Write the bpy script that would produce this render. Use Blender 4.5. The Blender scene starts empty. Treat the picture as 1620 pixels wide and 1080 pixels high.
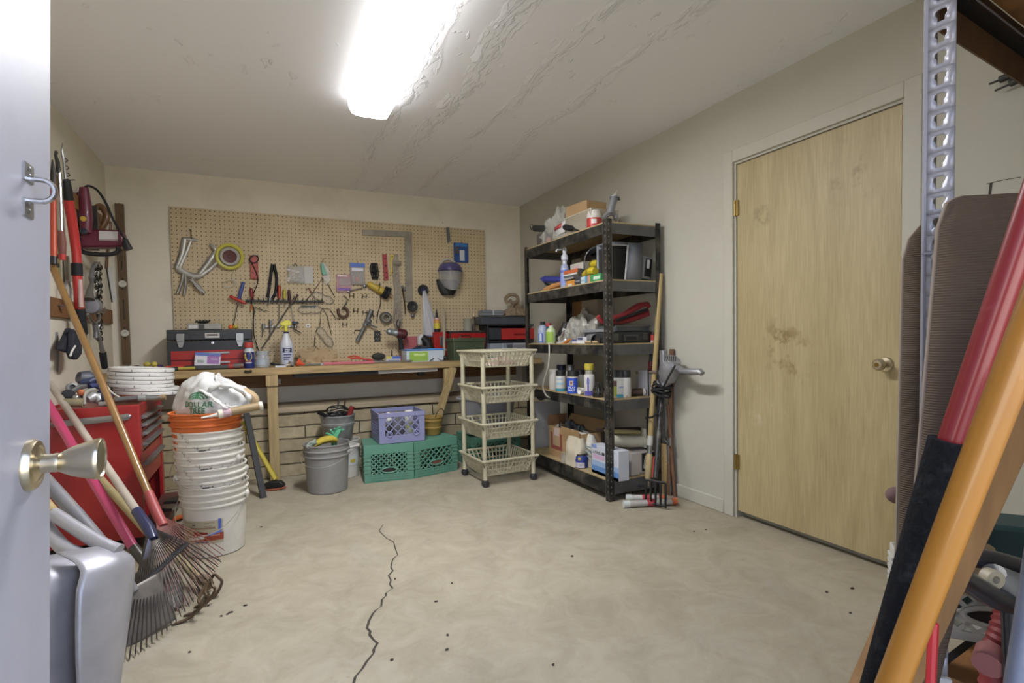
import bpy, bmesh, math, random
from mathutils import Vector, Matrix, Euler, Quaternion
PI = math.pi
rnd = random.Random(11)
sc = bpy.context.scene
COL = sc.collection
V = Vector

# ------------------------------------------------------------------ camera
F_PX, CY_PX, YAW, PITCH, ROLL, EYE = 842.5, 567.66, .444517, -.0392143, -.0188446, 1.0783
_f = V((math.sin(YAW)*math.cos(PITCH), math.cos(YAW)*math.cos(PITCH), math.sin(PITCH)))
_r = V((math.cos(YAW), -math.sin(YAW), 0))
_u = _r.cross(_f)
CR = _r*math.cos(ROLL)+_u*math.sin(ROLL)
CU = -_r*math.sin(ROLL)+_u*math.cos(ROLL)
EYEP = V((0, 0, EYE))
cam = bpy.data.cameras.new('camera')
camo = bpy.data.objects.new('camera', cam)
COL.objects.link(camo)
M3 = Matrix((CR, CU, -_f)).transposed()
camo.matrix_world = Matrix.Translation(EYEP) @ M3.to_4x4()
cam.sensor_width = 36
cam.lens = F_PX/1620*36
cam.shift_y = (CY_PX-540)/1620
cam.clip_start = .02
sc.camera = camo

def ray(px, py): return CR*((px-810)/F_PX)+CU*((CY_PX-py)/F_PX)+_f
def onz(px, py, z=0.): d = ray(px, py); return EYEP+d*((z-EYE)/d.z)
def onx(px, py, x): d = ray(px, py); return EYEP+d*(x/d.x)
def ony(px, py, y): d = ray(px, py); return EYEP+d*(y/d.y)

# ------------------------------------------------------------------ measures of the room (metres)
XL, XR, YF, YB, ZC = -1.005, 2.51, .10, 5.017, 2.447
YS = 4.62          # front of the block stem wall
PEG = 4.992        # front of the pegboard
BT, BY = .885, 4.48  # bench top height, bench front edge
def peg(px, py, off=0.): return ony(px, py, PEG-off)
def bx(px, Y, py=565): return ony(px, py, Y).x

# ------------------------------------------------------------------ materials
def lin(h):
    if not isinstance(h, str): return tuple(h)
    c = [int(h[i:i+2], 16)/255 for i in (0, 2, 4)]
    return tuple((x/12.92 if x <= .04045 else ((x+.055)/1.055)**2.4) for x in c)
MATS = {}
def mat(name, col, rough=.55, metal=0., var=0., vs=6., bump=0., bs=60., dirt=None, da=.5, ds=5., dp=.5, alpha=1., trans=0., emit=0., stretch=None, spec=.5, coat=0.):
    if name in MATS: return MATS[name]
    m = bpy.data.materials.new(name); m.use_nodes = True
    nt = m.node_tree; N = nt.nodes; L = nt.links
    b = N['Principled BSDF']
    c = lin(col)
    b.inputs['Base Color'].default_value = (*c, 1)
    b.inputs['Roughness'].default_value = rough
    b.inputs['Metallic'].default_value = metal
    b.inputs['Alpha'].default_value = alpha
    b.inputs['Transmission Weight'].default_value = trans
    b.inputs['Specular IOR Level'].default_value = spec
    b.inputs['Coat Weight'].default_value = coat
    if emit:
        b.inputs['Emission Color'].default_value = (*c, 1); b.inputs['Emission Strength'].default_value = emit
    tc = None
    def coords(scale):
        nonlocal tc
        if tc is None:
            tc = N.new('ShaderNodeTexCoord')
        mp = N.new('ShaderNodeMapping'); mp.inputs['Scale'].default_value = scale
        L.new(tc.outputs['Object'], mp.inputs['Vector'])
        return mp.outputs['Vector']
    st = stretch or (1, 1, 1)
    out = None
    if var:
        n = N.new('ShaderNodeTexNoise'); n.inputs['Scale'].default_value = vs; n.inputs['Detail'].default_value = 5
        L.new(coords(st), n.inputs['Vector'])
        rp = N.new('ShaderNodeValToRGB')
        rp.color_ramp.elements[0].position = .3; rp.color_ramp.elements[1].position = .7
        rp.color_ramp.elements[0].color = (*[max(0, x*(1-var)) for x in c], 1)
        rp.color_ramp.elements[1].color = (*[min(1, x*(1+var)) for x in c], 1)
        L.new(n.outputs['Fac'], rp.inputs['Fac']); out = rp.outputs['Color']
    if dirt:
        n = N.new('ShaderNodeTexNoise'); n.inputs['Scale'].default_value = ds; n.inputs['Detail'].default_value = 8; n.inputs['Roughness'].default_value = .7
        L.new(coords(st), n.inputs['Vector'])
        rp = N.new('ShaderNodeValToRGB'); e = rp.color_ramp.elements
        e[0].position = dp; e[0].color = (0, 0, 0, 1); e[1].position = dp+(.18 if dp < .56 else .06); e[1].color = (da, da, da, 1)
        L.new(n.outputs['Fac'], rp.inputs['Fac'])
        mx = N.new('ShaderNodeMixRGB'); mx.inputs['Color2'].default_value = (*lin(dirt), 1)
        if out: L.new(out, mx.inputs['Color1'])
        else: mx.inputs['Color1'].default_value = (*c, 1)
        L.new(rp.outputs['Color'], mx.inputs['Fac']); out = mx.outputs['Color']
    if out: L.new(out, b.inputs['Base Color'])
    if bump:
        n = N.new('ShaderNodeTexNoise'); n.inputs['Scale'].default_value = bs; n.inputs['Detail'].default_value = 4
        L.new(coords(st), n.inputs['Vector'])
        bp = N.new('ShaderNodeBump'); bp.inputs['Strength'].default_value = bump; bp.inputs['Distance'].default_value = .01
        L.new(n.outputs['Fac'], bp.inputs['Height']); L.new(bp.outputs['Normal'], b.inputs['Normal'])
    MATS[name] = m
    return m

def nodes(m):
    nt = m.node_tree
    return nt.nodes, nt.links, nt.nodes['Principled BSDF']

WHITE = mat('white_plastic', 'd9d7d0', .4)
def pm(hexc, rough=.42, **k):          # plain plastic / paint in a colour
    return mat('plain_'+hexc+'_%d' % int(rough*100), hexc, rough, **k)
BLACKP = mat('black_plastic', '1c1c1d', .45)
BLACKR = mat('black_rubber', '18181a', .75)
STEEL = mat('steel', '9a9a98', .35, .9, var=.12)
DSTEEL = mat('dark_steel', '55534f', .45, .85, var=.2)
CHROME = mat('chrome', 'cfcfd0', .18, 1.)
BRASS = mat('brass', 'c8bda4', .28, 1., var=.1, vs=20)
WOODL = mat('pale_wood', 'a98f63', .6, var=.22, vs=5, stretch=(1.5, 12, 12), bump=.1)
WOODV = mat('bench_wood', 'a58c60', .6, var=.3, vs=4, stretch=(1, 14, 14), bump=.15, dirt='5c4426', da=.35, ds=3)
WOODZ = mat('stud_wood', 'a58f64', .6, var=.25, vs=4, stretch=(14, 14, 1), bump=.12)
WOODB = mat('brown_beam', '7a5433', .6, var=.25, vs=4, stretch=(1, 12, 12))
HANDLE = mat('handle_wood', 'a98451', .45, var=.22, vs=6, stretch=(6, 6, 1.2))
HANDLEP = mat('pale_handle_wood', 'b39c6e', .6, var=.2, vs=6, stretch=(6, 6, 1.2))
GREYWOOD = mat('weathered_wood', '9d9382', .7, var=.25, vs=9)
RED = mat('red_paint', 'a3201f', .4, var=.08, dirt='6a1716', da=.5, ds=4)
CARD = mat('cardboard', 'a88a62', .8, var=.1, dirt='7c6243', da=.3)
PRINT = mat('print_grey', '6a6a6c', .6)

# ------------------------------------------------------------------ mesh builder
class MB:
    def __init__(s): s.v = []; s.f = []; s.mi = []; s.cur = 0; s.g = []
    def add(s, vs, fs, M=None):
        o = len(s.v); s.g.append((o, len(s.f)))
        s.v += [(M @ V(p)) if M else V(p) for p in vs]
        s.f += [[i+o for i in f] for f in fs]; s.mi += [s.cur]*len(fs)
        return s
    def m(s, i): s.cur = i; return s
    def xf(s, M): s.v = [M @ p for p in s.v]; return s
    def box(s, c, d, M=None, rz=0., taper=1.):
        x, y, z = d[0]/2, d[1]/2, d[2]/2; t = taper
        vs = [(-x, -y, -z), (x, -y, -z), (x, y, -z), (-x, y, -z), (-x*t, -y*t, z), (x*t, -y*t, z), (x*t, y*t, z), (-x*t, y*t, z)]
        fs = [(3, 2, 1, 0), (4, 5, 6, 7), (0, 1, 5, 4), (1, 2, 6, 5), (2, 3, 7, 6), (3, 0, 4, 7)]
        T = Matrix.Translation(V(c)) @ Matrix.Rotation(rz, 4, 'Z')
        return s.add(vs, fs, (M @ T) if M else T)
    def bb(s, x0, x1, y0, y1, z0, z1): return s.box(((x0+x1)/2, (y0+y1)/2, (z0+z1)/2), (abs(x1-x0), abs(y1-y0), abs(z1-z0)))
    def tube(s, pts, r, n=8, cap=True, closed=False, flat=1., up=None):
        pts = [V(p) for p in pts]; k = len(pts)
        rs = list(r) if hasattr(r, '__len__') else [r]*k
        vs = []; T = []
        for i in range(k):
            a = pts[(i-1) % k] if (closed or i > 0) else pts[i]
            b = pts[(i+1) % k] if (closed or i < k-1) else pts[i]
            d = (b-a); T.append(d.normalized() if d.length > 1e-9 else V((0, 0, 1)))
        u = V(up) if up else (V((0, 0, 1)) if abs(T[0].z) < .9 else V((1, 0, 0)))
        nrm = (u-T[0]*u.dot(T[0])).normalized()
        for i in range(k):
            nrm = (nrm-T[i]*nrm.dot(T[i])); nrm = nrm.normalized() if nrm.length > 1e-6 else T[i].orthogonal().normalized()
            bi = T[i].cross(nrm)
            for j in range(n):
                a = 2*PI*(j+.5)/n
                vs.append(pts[i]+(nrm*math.cos(a)*flat+bi*math.sin(a))*rs[i])
        fs = []
        for i in range(k if closed else k-1):
            for j in range(n):
                a = i*n+j; b = i*n+(j+1) % n; c = ((i+1) % k)*n
                fs.append((a, b, c+(j+1) % n, c+j))
        if cap and not closed:
            fs.append(tuple(range(n-1, -1, -1))); fs.append(tuple((k-1)*n+j for j in range(n)))
        return s.add(vs, fs)
    def lathe(s, prof, n=24, M=None, a0=0., a1=2*PI, capb=True, capt=True):
        full = abs(a1-a0) > 2*PI-1e-4; vs = []; fs = []
        cols = n if full else n+1
        for r, z in prof:
            for j in range(cols):
                a = a0+(a1-a0)*j/n
                vs.append((r*math.cos(a), r*math.sin(a), z))
        for i in range(len(prof)-1):
            for j in range(n):
                a = i*cols+j; b = i*cols+(j+1) % cols
                fs.append((a, b, b+cols, a+cols))
        if full and capb and prof[0][0] > 1e-5: fs.append(tuple(range(n-1, -1, -1)))
        if full and capt and prof[-1][0] > 1e-5: fs.append(tuple((len(prof)-1)*cols+j for j in range(n)))
        return s.add(vs, fs, M)
    def prism(s, poly, h, M=None):
        k = len(poly)
        area = sum(poly[i][0]*poly[(i+1) % k][1]-poly[(i+1) % k][0]*poly[i][1] for i in range(k))
        if area < 0: poly = list(reversed(poly))
        vs = [(p[0], p[1], 0) for p in poly]+[(p[0], p[1], h) for p in poly]
        fs = [tuple(range(k-1, -1, -1)), tuple(range(k, 2*k))]+[(i, (i+1) % k, k+(i+1) % k, k+i) for i in range(k)]
        return s.add(vs, fs, M)
    def ball(s, c, r, n=14, m=9, M=None):
        r = r if hasattr(r, '__len__') else (r, r, r)
        vs = [(c[0], c[1], c[2]-r[2])]
        for i in range(1, m):
            t = PI*i/m
            for j in range(n):
                a = 2*PI*j/n
                vs.append((c[0]+r[0]*math.sin(t)*math.cos(a), c[1]+r[1]*math.sin(t)*math.sin(a), c[2]-r[2]*math.cos(t)))
        vs.append((c[0], c[1], c[2]+r[2])); e = len(vs)-1
        fs = [(0, 1+(j+1) % n, 1+j) for j in range(n)]
        for i in range(m-2):
            for j in range(n):
                a = 1+i*n+j; b = 1+i*n+(j+1) % n
                fs.append((a, b, b+n, a+n))
        fs += [(e, 1+(m-2)*n+j, 1+(m-2)*n+(j+1) % n) for j in range(n)]
        return s.add(vs, fs, M)
    def grid(s, fn, nu, nv, M=None, cu=False):
        vs = [fn(i/nu, j/nv) for j in range(nv+1) for i in range(nu if cu else nu+1)]
        w = nu if cu else nu+1
        fs = [(j*w+i, j*w+(i+1) % w, (j+1)*w+(i+1) % w, (j+1)*w+i) for j in range(nv) for i in range(nu)]
        return s.add(vs, fs, M)
    # outline given in pixels of the photograph's view of the wall plane y=Y, extruded back to the wall
    def outline(s, pix, Y, t):
        P = [ony(px, py, Y) for px, py in pix]
        return s.prism([(p.x, p.z) for p in P], t, Matrix(((1, 0, 0, 0), (0, 0, 1, Y), (0, 1, 0, 0), (0, 0, 0, 1))))

INV = {}
def obj(name, mb, mats, parent=None, local=False, bevel=0., solid=0., sub=0, ang=38, seg=2):
    me = bpy.data.meshes.new(name)
    vs = mb.v
    base = V((0, 0, 0))
    if parent is not None:
        if not local:
            I = INV[parent.name]; vs = [I @ p for p in vs]
    elif not local:
        xs = [p.x for p in vs]; ys = [p.y for p in vs]; zs = [p.z for p in vs]
        base = V(((min(xs)+max(xs))/2, (min(ys)+max(ys))/2, min(zs)))
        vs = [p-base for p in vs]
    me.from_pydata([tuple(p) for p in vs], [], mb.f)
    if not isinstance(mats, (list, tuple)): mats = [mats]
    for m in mats: me.materials.append(m)
    if len(mats) > 1:
        me.polygons.foreach_set('material_index', mb.mi)
    bm = bmesh.new(); bm.from_mesh(me); bmesh.ops.recalc_face_normals(bm, faces=bm.faces); bm.to_mesh(me); bm.free()
    me.polygons.foreach_set('use_smooth', [True]*len(me.polygons))
    me.update()
    try: me.set_sharp_from_angle(angle=math.radians(ang))
    except Exception: pass
    o = bpy.data.objects.new(name, me); COL.objects.link(o)
    o.location = base
    if parent is not None:
        o.parent = parent; INV[o.name] = INV[parent.name]
    else:
        INV[o.name] = Matrix.Translation(-base)
    if solid:
        md = o.modifiers.new('solid', 'SOLIDIFY'); md.thickness = solid; md.offset = 0
    if bevel:
        md = o.modifiers.new('bevel', 'BEVEL'); md.width = bevel; md.segments = seg; md.limit_method = 'ANGLE'; md.angle_limit = math.radians(40)
    if sub:
        md = o.modifiers.new('sub', 'SUBSURF'); md.levels = sub; md.render_levels = sub
    return o
def objs(name, mb, *a, **k):          # one object for every piece added to the builder
    g = mb.g+[(len(mb.v), len(mb.f))]; out = []
    for (v0, f0), (v1, f1) in zip(g, g[1:]):
        q = MB(); q.v = mb.v[v0:v1]; q.f = [[i-v0 for i in f] for f in mb.f[f0:f1]]; q.mi = mb.mi[f0:f1]
        out.append(obj(name, q, *a, **k))
    return out
def tag(o, label, cat, group=None, kind=None):
    o['label'] = label; o['category'] = cat
    if group: o['group'] = group
    if kind: o['kind'] = kind
    return o
def thing(name, label, cat, loc=(0, 0, 0), rz=0., group=None, rot=None):
    o = bpy.data.objects.new(name, None); COL.objects.link(o)
    o.empty_display_size = .05
    o.location = loc; o.rotation_euler = rot if rot else (0, 0, rz)
    M = Matrix.Translation(V(loc)) @ (Euler(rot).to_matrix().to_4x4() if rot else Matrix.Rotation(rz, 4, 'Z'))
    INV[o.name] = M.inverted()
    return tag(o, label, cat, group)
def struct(name, mb, mats, parent=None, **k):
    o = obj(name, mb, mats, parent, **k)
    if parent is None: o['kind'] = 'structure'
    return o
def dup(root, loc, rz=None, label=None, group=None):
    r = root.copy(); COL.objects.link(r); r.location = loc
    if rz is not None: r.rotation_euler = (0, 0, rz)
    if label: r['label'] = label
    if group: r['group'] = group
    for ch in list(root.children):
        c = ch.copy(); COL.objects.link(c); c.parent = r
        for g in list(ch.children):
            d = g.copy(); COL.objects.link(d); d.parent = c
    return r

# flat lettering as a mesh: verts in (x right, y up), centred
def text_mb(s, size, bold=True, Mfn=None, ext=.0004, spacing=1.):
    cu = bpy.data.curves.new('t', 'FONT'); cu.body = s; cu.size = size; cu.align_x = 'CENTER'; cu.align_y = 'CENTER'
    cu.extrude = ext; cu.offset = size*.02 if bold else 0; cu.resolution_u = 3; cu.space_character = spacing; cu.space_line = .8
    ob = bpy.data.objects.new('t', cu); COL.objects.link(ob)
    bpy.context.view_layer.update()
    dg = bpy.context.evaluated_depsgraph_get()
    me = bpy.data.meshes.new_from_object(ob.evaluated_get(dg))
    mb = MB(); mb.add([Mfn(V(v.co)) if Mfn else V(v.co) for v in me.vertices], [list(p.vertices) for p in me.polygons])
    bpy.data.objects.remove(ob); bpy.data.curves.remove(cu); bpy.data.meshes.remove(me)
    return mb
def wrap(r, z, a0):          # puts flat lettering round a standing cylinder, centred at angle a0
    def fn(p):
        a = a0+p.x/r; q = r+.0006+p.z
        return V((q*math.cos(a), q*math.sin(a), z+p.y))
    return fn
def planeM(c, right, up):   # local x,y,z -> right, up, normal
    right = V(right).normalized(); up = V(up); up = (up-right*up.dot(right)).normalized(); n = right.cross(up)
    M = Matrix((right, up, n)).transposed().to_4x4(); M.translation = V(c); return M
def align(a, b):             # local z axis from a to b
    a = V(a); b = V(b); d = (b-a)
    M = d.to_track_quat('Z', 'Y').to_matrix().to_4x4(); M.translation = a; return M, d.length
def arc(c, r, a0, a1, n, ax=(1, 0, 0), ay=(0, 0, 1)):
    c = V(c); ax = V(ax); ay = V(ay)
    return [c+ax*(r*math.cos(a0+(a1-a0)*i/n))+ay*(r*math.sin(a0+(a1-a0)*i/n)) for i in range(n+1)]
def smoothpts(pts, k=4):
    pts = [V(p) for p in pts]; out = []
    for i in range(len(pts)-1):
        p0 = pts[max(i-1, 0)]; p1 = pts[i]; p2 = pts[i+1]; p3 = pts[min(i+2, len(pts)-1)]
        for j in range(k):
            t = j/k
            out.append(.5*((2*p1)+(p2-p0)*t+(2*p0-5*p1+4*p2-p3)*t*t+(3*p1-p0-3*p2+p3)*t**3))
    return out+[pts[-1]]
from mathutils import noise as _ns
def nz(x, y, z=0., s=1.): return _ns.noise(V((x*s, y*s, z*s)))
LAMP, SKY, EXPO = 46., 2.1, 1.40
# ================================================================== THE ROOM
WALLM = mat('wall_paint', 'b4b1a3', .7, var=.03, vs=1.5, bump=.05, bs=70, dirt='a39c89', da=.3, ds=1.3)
WALLB = mat('wall_paint_lightened', 'dad3c1', .7, var=.03, vs=1.5, bump=.05, bs=70, dirt='b2a88f', da=.3, ds=1.6)  # same wall paint, lightened to stand in for light missing at the back
TRIMM = mat('trim_paint', 'b6b3a5', .6, var=.03, dirt='9d957f', da=.3, ds=3)

def floor_material():
    m = mat('concrete', 'a99f8a', .8); N, L, b = nodes(m)
    tc = N.new('ShaderNodeTexCoord')
    def noise(sc_, det, ro=.6, dist=0.):
        n = N.new('ShaderNodeTexNoise'); n.inputs['Scale'].default_value = sc_; n.inputs['Detail'].default_value = det
        n.inputs['Roughness'].default_value = ro; n.inputs['Distortion'].default_value = dist
        L.new(tc.outputs['Object'], n.inputs['Vector']); return n.outputs['Fac']
    def ramp(f, p0, c0, p1, c1):
        r = N.new('ShaderNodeValToRGB'); e = r.color_ramp.elements
        e[0].position = p0; e[0].color = (*lin(c0), 1); e[1].position = p1; e[1].color = (*lin(c1), 1)
        L.new(f, r.inputs['Fac']); return r.outputs['Color']
    def mix(a, c, f, t='MIX'):
        x = N.new('ShaderNodeMixRGB'); x.blend_type = t
        for s_, q in (('Color1', a), ('Color2', c), ('Fac', f)):
            if hasattr(q, 'is_output') or hasattr(q, 'links'): L.new(q, x.inputs[s_])
            elif isinstance(q, (int, float)): x.inputs[s_].default_value = q
            else: x.inputs[s_].default_value = (*lin(q), 1)
        return x.outputs['Color']
    base = ramp(noise(1.1, 9, .62, .4), .34, '8c836e', .66, 'a69d87')
    fine = ramp(noise(6.5, 10, .72, .8), .36, '857d6c', .62, 'aca492')
    c = mix(base, fine, .4)
    grey = ramp(noise(2.3, 10, .7, 1.2), .55, '000000', .72, 'b0b0b0')
    c = mix(c, '9c978e', grey)
    rust = ramp(noise(.9, 6, .6, .3), .60, '000000', .8, '808080')
    c = mix(c, 'c2a684', rust)
    spots = ramp(noise(34, 3, .5), .70, '000000', .76, '909090')
    c = mix(c, '7c7363', spots)
    L.new(c, b.inputs['Base Color'])
    bp = N.new('ShaderNodeBump'); bp.inputs['Strength'].default_value = .25; bp.inputs['Distance'].default_value = .01
    L.new(noise(9, 9, .65), bp.inputs['Height']); L.new(bp.outputs['Normal'], b.inputs['Normal'])
    return m
CONC = floor_material()
fl = struct('floor', MB().bb(XL-.1, XR+.1, -2.2, YB+.1, -.1, 0), CONC)
crk = [(275,40),(248,80),(270,104),(297,130),(345,155),(352,190),(370,240),(342,262),(335,280),(326,322),(338,342),(310,375),(326,405),(318,432),(338,460),(292,490),(294,508),(268,530),(262,580),(230,600),(208,622),(182,670),(168,720),(190,742),(185,765),(210,795),(237,820),(212,860),(214,882),(165,940),(135,990),(92,1040),(82,1075),(70,1130)]
cm = MB(); cp = [onz(540+a/4.153, 820+b/4.153) for a, b in crk]; cvs = []
for i, p in enumerate(cp):
    w = .0022+.0022*min(1, i/20)+.0008*rnd.random(); cvs += [(p.x-w, p.y, .0006), (p.x+w, p.y+rnd.uniform(-.004, .004), .0006)]
cm.add(cvs, [(2*i, 2*i+1, 2*i+3, 2*i+2) for i in range(len(cp)-1)])
ck = struct('crack', cm, mat('crack_dark', '3a342b', .9), fl); ck['label'] = 'jagged dark crack across the concrete'
debris = MB()
for px, py in [(690,952),(707,1028),(708,1005),(625,916),(715,923),(875,1052),(1348,931),(1308,937),(1345,970),(413,834),(330,958),(350,975),(388,958),(360,972),(1098,841),(1117,838),(620,1044),(365,969),(905,880),(300,1032)]:
    p = onz(px, py); debris.ball((p.x, p.y, .003), (rnd.uniform(.004, .011), rnd.uniform(.003, .007), .003), 7, 4)
db = obj('debris', debris, mat('debris_dark', '3b3329', .9)); tag(db, 'scattered dark specks of grit lying on the bare concrete', 'debris', kind='stuff')

def ceiling_material():
    m = mat('ceiling_plaster', 'eeeef0', .55); N, L, b = nodes(m)
    tc = N.new('ShaderNodeTexCoord')
    def noise(scl, st, det, dist=0.):
        mp = N.new('ShaderNodeMapping'); mp.inputs['Scale'].default_value = st; L.new(tc.outputs['Object'], mp.inputs['Vector'])
        n = N.new('ShaderNodeTexNoise'); n.inputs['Scale'].default_value = scl; n.inputs['Detail'].default_value = det; n.inputs['Distortion'].default_value = dist
        L.new(mp.outputs['Vector'], n.inputs['Vector']); return n.outputs['Fac']
    def rmp(f, a, c):
        r = N.new('ShaderNodeValToRGB'); r.color_ramp.elements[0].position = a; r.color_ramp.elements[1].position = c
        L.new(f, r.inputs['Fac']); return r.outputs['Color']
    def ma(op, x, y):
        q = N.new('ShaderNodeMath'); q.operation = op
        for i, t in enumerate((x, y)):
            if isinstance(t, (int, float)): q.inputs[i].default_value = t
            else: L.new(t, q.inputs[i])
        return q.outputs[0]
    # two taped joints running away from the door, with torn ridges; small flakes elsewhere
    sx = N.new('ShaderNodeSeparateXYZ'); L.new(tc.outputs['Object'], sx.inputs[0])
    wob = ma('MULTIPLY', ma('SUBTRACT', noise(1.2, (1, 1, 1), 3), .5), .25)
    h = None
    for x0, w in ((.30, .07), (.62, .05), (.05, .06), (.98, .06)):
        d = ma('ABSOLUTE', ma('SUBTRACT', ma('ADD', sx.outputs['X'], wob), x0), 0)
        band = rmp(ma('SUBTRACT', w, d), .0, .05)
        r = ma('MULTIPLY', band, rmp(noise(5, (5, 1.2, 1), 6, 1.5), .5, .56))
        h = r if h is None else ma('MAXIMUM', h, r)
    flakes = ma('MULTIPLY', rmp(noise(16, (1, .6, 1), 5, .6), .64, .68), rmp(noise(1.6, (1, 1, 1), 2), .52, .6))
    h = ma('ADD', ma('MULTIPLY', h, .7), ma('ADD', ma('MULTIPLY', flakes, .6), ma('MULTIPLY', noise(2.5, (1, 1, 1), 4), .5)))
    bp = N.new('ShaderNodeBump'); bp.inputs['Strength'].default_value = .75; bp.inputs['Distance'].default_value = .012
    L.new(h, bp.inputs['Height']); L.new(bp.outputs['Normal'], b.inputs['Normal'])
    return m
struct('ceiling', MB().bb(XL-.1, XR+.1, -.02, YB+.1, ZC, ZC+.1), ceiling_material())
struct('wall_back', MB().bb(XL-.1, XR+.1, YB, YB+.1, 0, ZC), WALLB)
struct('wall_left', MB().bb(XL-.1, XL, -.02, YB, 0, ZC), WALLB)
DY0, DY1, DZ = 1.345, 2.246, 2.062
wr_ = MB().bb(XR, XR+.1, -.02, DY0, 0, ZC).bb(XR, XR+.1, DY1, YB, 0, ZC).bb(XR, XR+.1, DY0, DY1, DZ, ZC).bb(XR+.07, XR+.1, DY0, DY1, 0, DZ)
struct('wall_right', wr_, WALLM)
ODX0, ODX1 = -.285, .72
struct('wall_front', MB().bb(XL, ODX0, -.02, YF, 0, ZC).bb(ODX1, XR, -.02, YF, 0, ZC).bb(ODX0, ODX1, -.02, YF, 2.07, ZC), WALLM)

# block stem wall below the bench, with a board on its edge
def block_material():
    m = mat('slump_block', 'a09476', .85); N, L, b = nodes(m)
    tc = N.new('ShaderNodeTexCoord'); sx = N.new('ShaderNodeSeparateXYZ'); cx = N.new('ShaderNodeCombineXYZ')
    L.new(tc.outputs['Object'], sx.inputs[0]); L.new(sx.outputs['X'], cx.inputs['X']); L.new(sx.outputs['Z'], cx.inputs['Y'])
    wn = N.new('ShaderNodeTexNoise'); wn.inputs['Scale'].default_value = 7; L.new(tc.outputs['Object'], wn.inputs['Vector'])
    wm = N.new('ShaderNodeMixRGB'); wm.blend_type = 'LINEAR_LIGHT'; wm.inputs['Fac'].default_value = .012; L.new(cx.outputs[0], wm.inputs['Color1']); L.new(wn.outputs['Color'], wm.inputs['Color2'])
    br = N.new('ShaderNodeTexBrick'); L.new(wm.outputs[0], br.inputs['Vector'])
    br.inputs['Scale'].default_value = 1; br.inputs['Brick Width'].default_value = .43; br.inputs['Row Height'].default_value = .1; br.inputs['Mortar Size'].default_value = .006
    br.inputs['Mortar Smooth'].default_value = .3
    br.inputs['Color1'].default_value = (*lin('aea283'), 1); br.inputs['Color2'].default_value = (*lin('978a6d'), 1); br.inputs['Mortar'].default_value = (*lin('4d4334'), 1)
    n = N.new('ShaderNodeTexNoise'); n.inputs['Scale'].default_value = 14; n.inputs['Detail'].default_value = 6; L.new(tc.outputs['Object'], n.inputs['Vector'])
    mx = N.new('ShaderNodeMixRGB'); mx.blend_type = 'OVERLAY'; mx.inputs['Fac'].default_value = .4; L.new(br.outputs['Color'], mx.inputs['Color1']); L.new(n.outputs['Fac'], mx.inputs['Color2'])
    L.new(mx.outputs[0], b.inputs['Base Color'])
    ad = N.new('ShaderNodeMath'); ad.operation = 'MULTIPLY_ADD'; ad.inputs[1].default_value = -1.2; L.new(br.outputs['Fac'], ad.inputs[0]); L.new(n.outputs['Fac'], ad.inputs[2])
    bp = N.new('ShaderNodeBump'); bp.inputs['Strength'].default_value = .8; bp.inputs['Distance'].default_value = .012; L.new(ad.outputs[0], bp.inputs['Height']); L.new(bp.outputs['Normal'], b.inputs['Normal'])
    return m
struct('wall_lower', MB().bb(XL, XR, YS, YB, 0, .515), block_material())
struct('trim_1', MB().bb(XL, XR, YS-.022, YB, .515, .56), mat('ledge_board', 'a2947a', .7, var=.15, vs=4, stretch=(1, 10, 10)), bevel=.004)
struct('baseboard_right', MB().bb(XR-.014, XR, DY1+.075, YS, 0, .085), TRIMM, bevel=.005)
# flat casing of the plywood door
cs = MB().bb(XR-.016, XR+.002, DY1, DY1+.07, 0, DZ+.07).bb(XR-.016, XR+.002, DY0-.07, DY0, 0, DZ+.07).bb(XR-.016, XR+.002, DY0, DY1, DZ, DZ+.07)
struct('trim_2', cs, TRIMM, bevel=.004)
struct('trim_3', MB().bb(XR+.0, XR+.07, DY1-.012, DY1, 0, DZ).bb(XR+.0, XR+.07, DY0, DY0+.012, 0, DZ).bb(XR+.0, XR+.07, DY0+.012, DY1-.012, DZ-.012, DZ), TRIMM)

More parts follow.
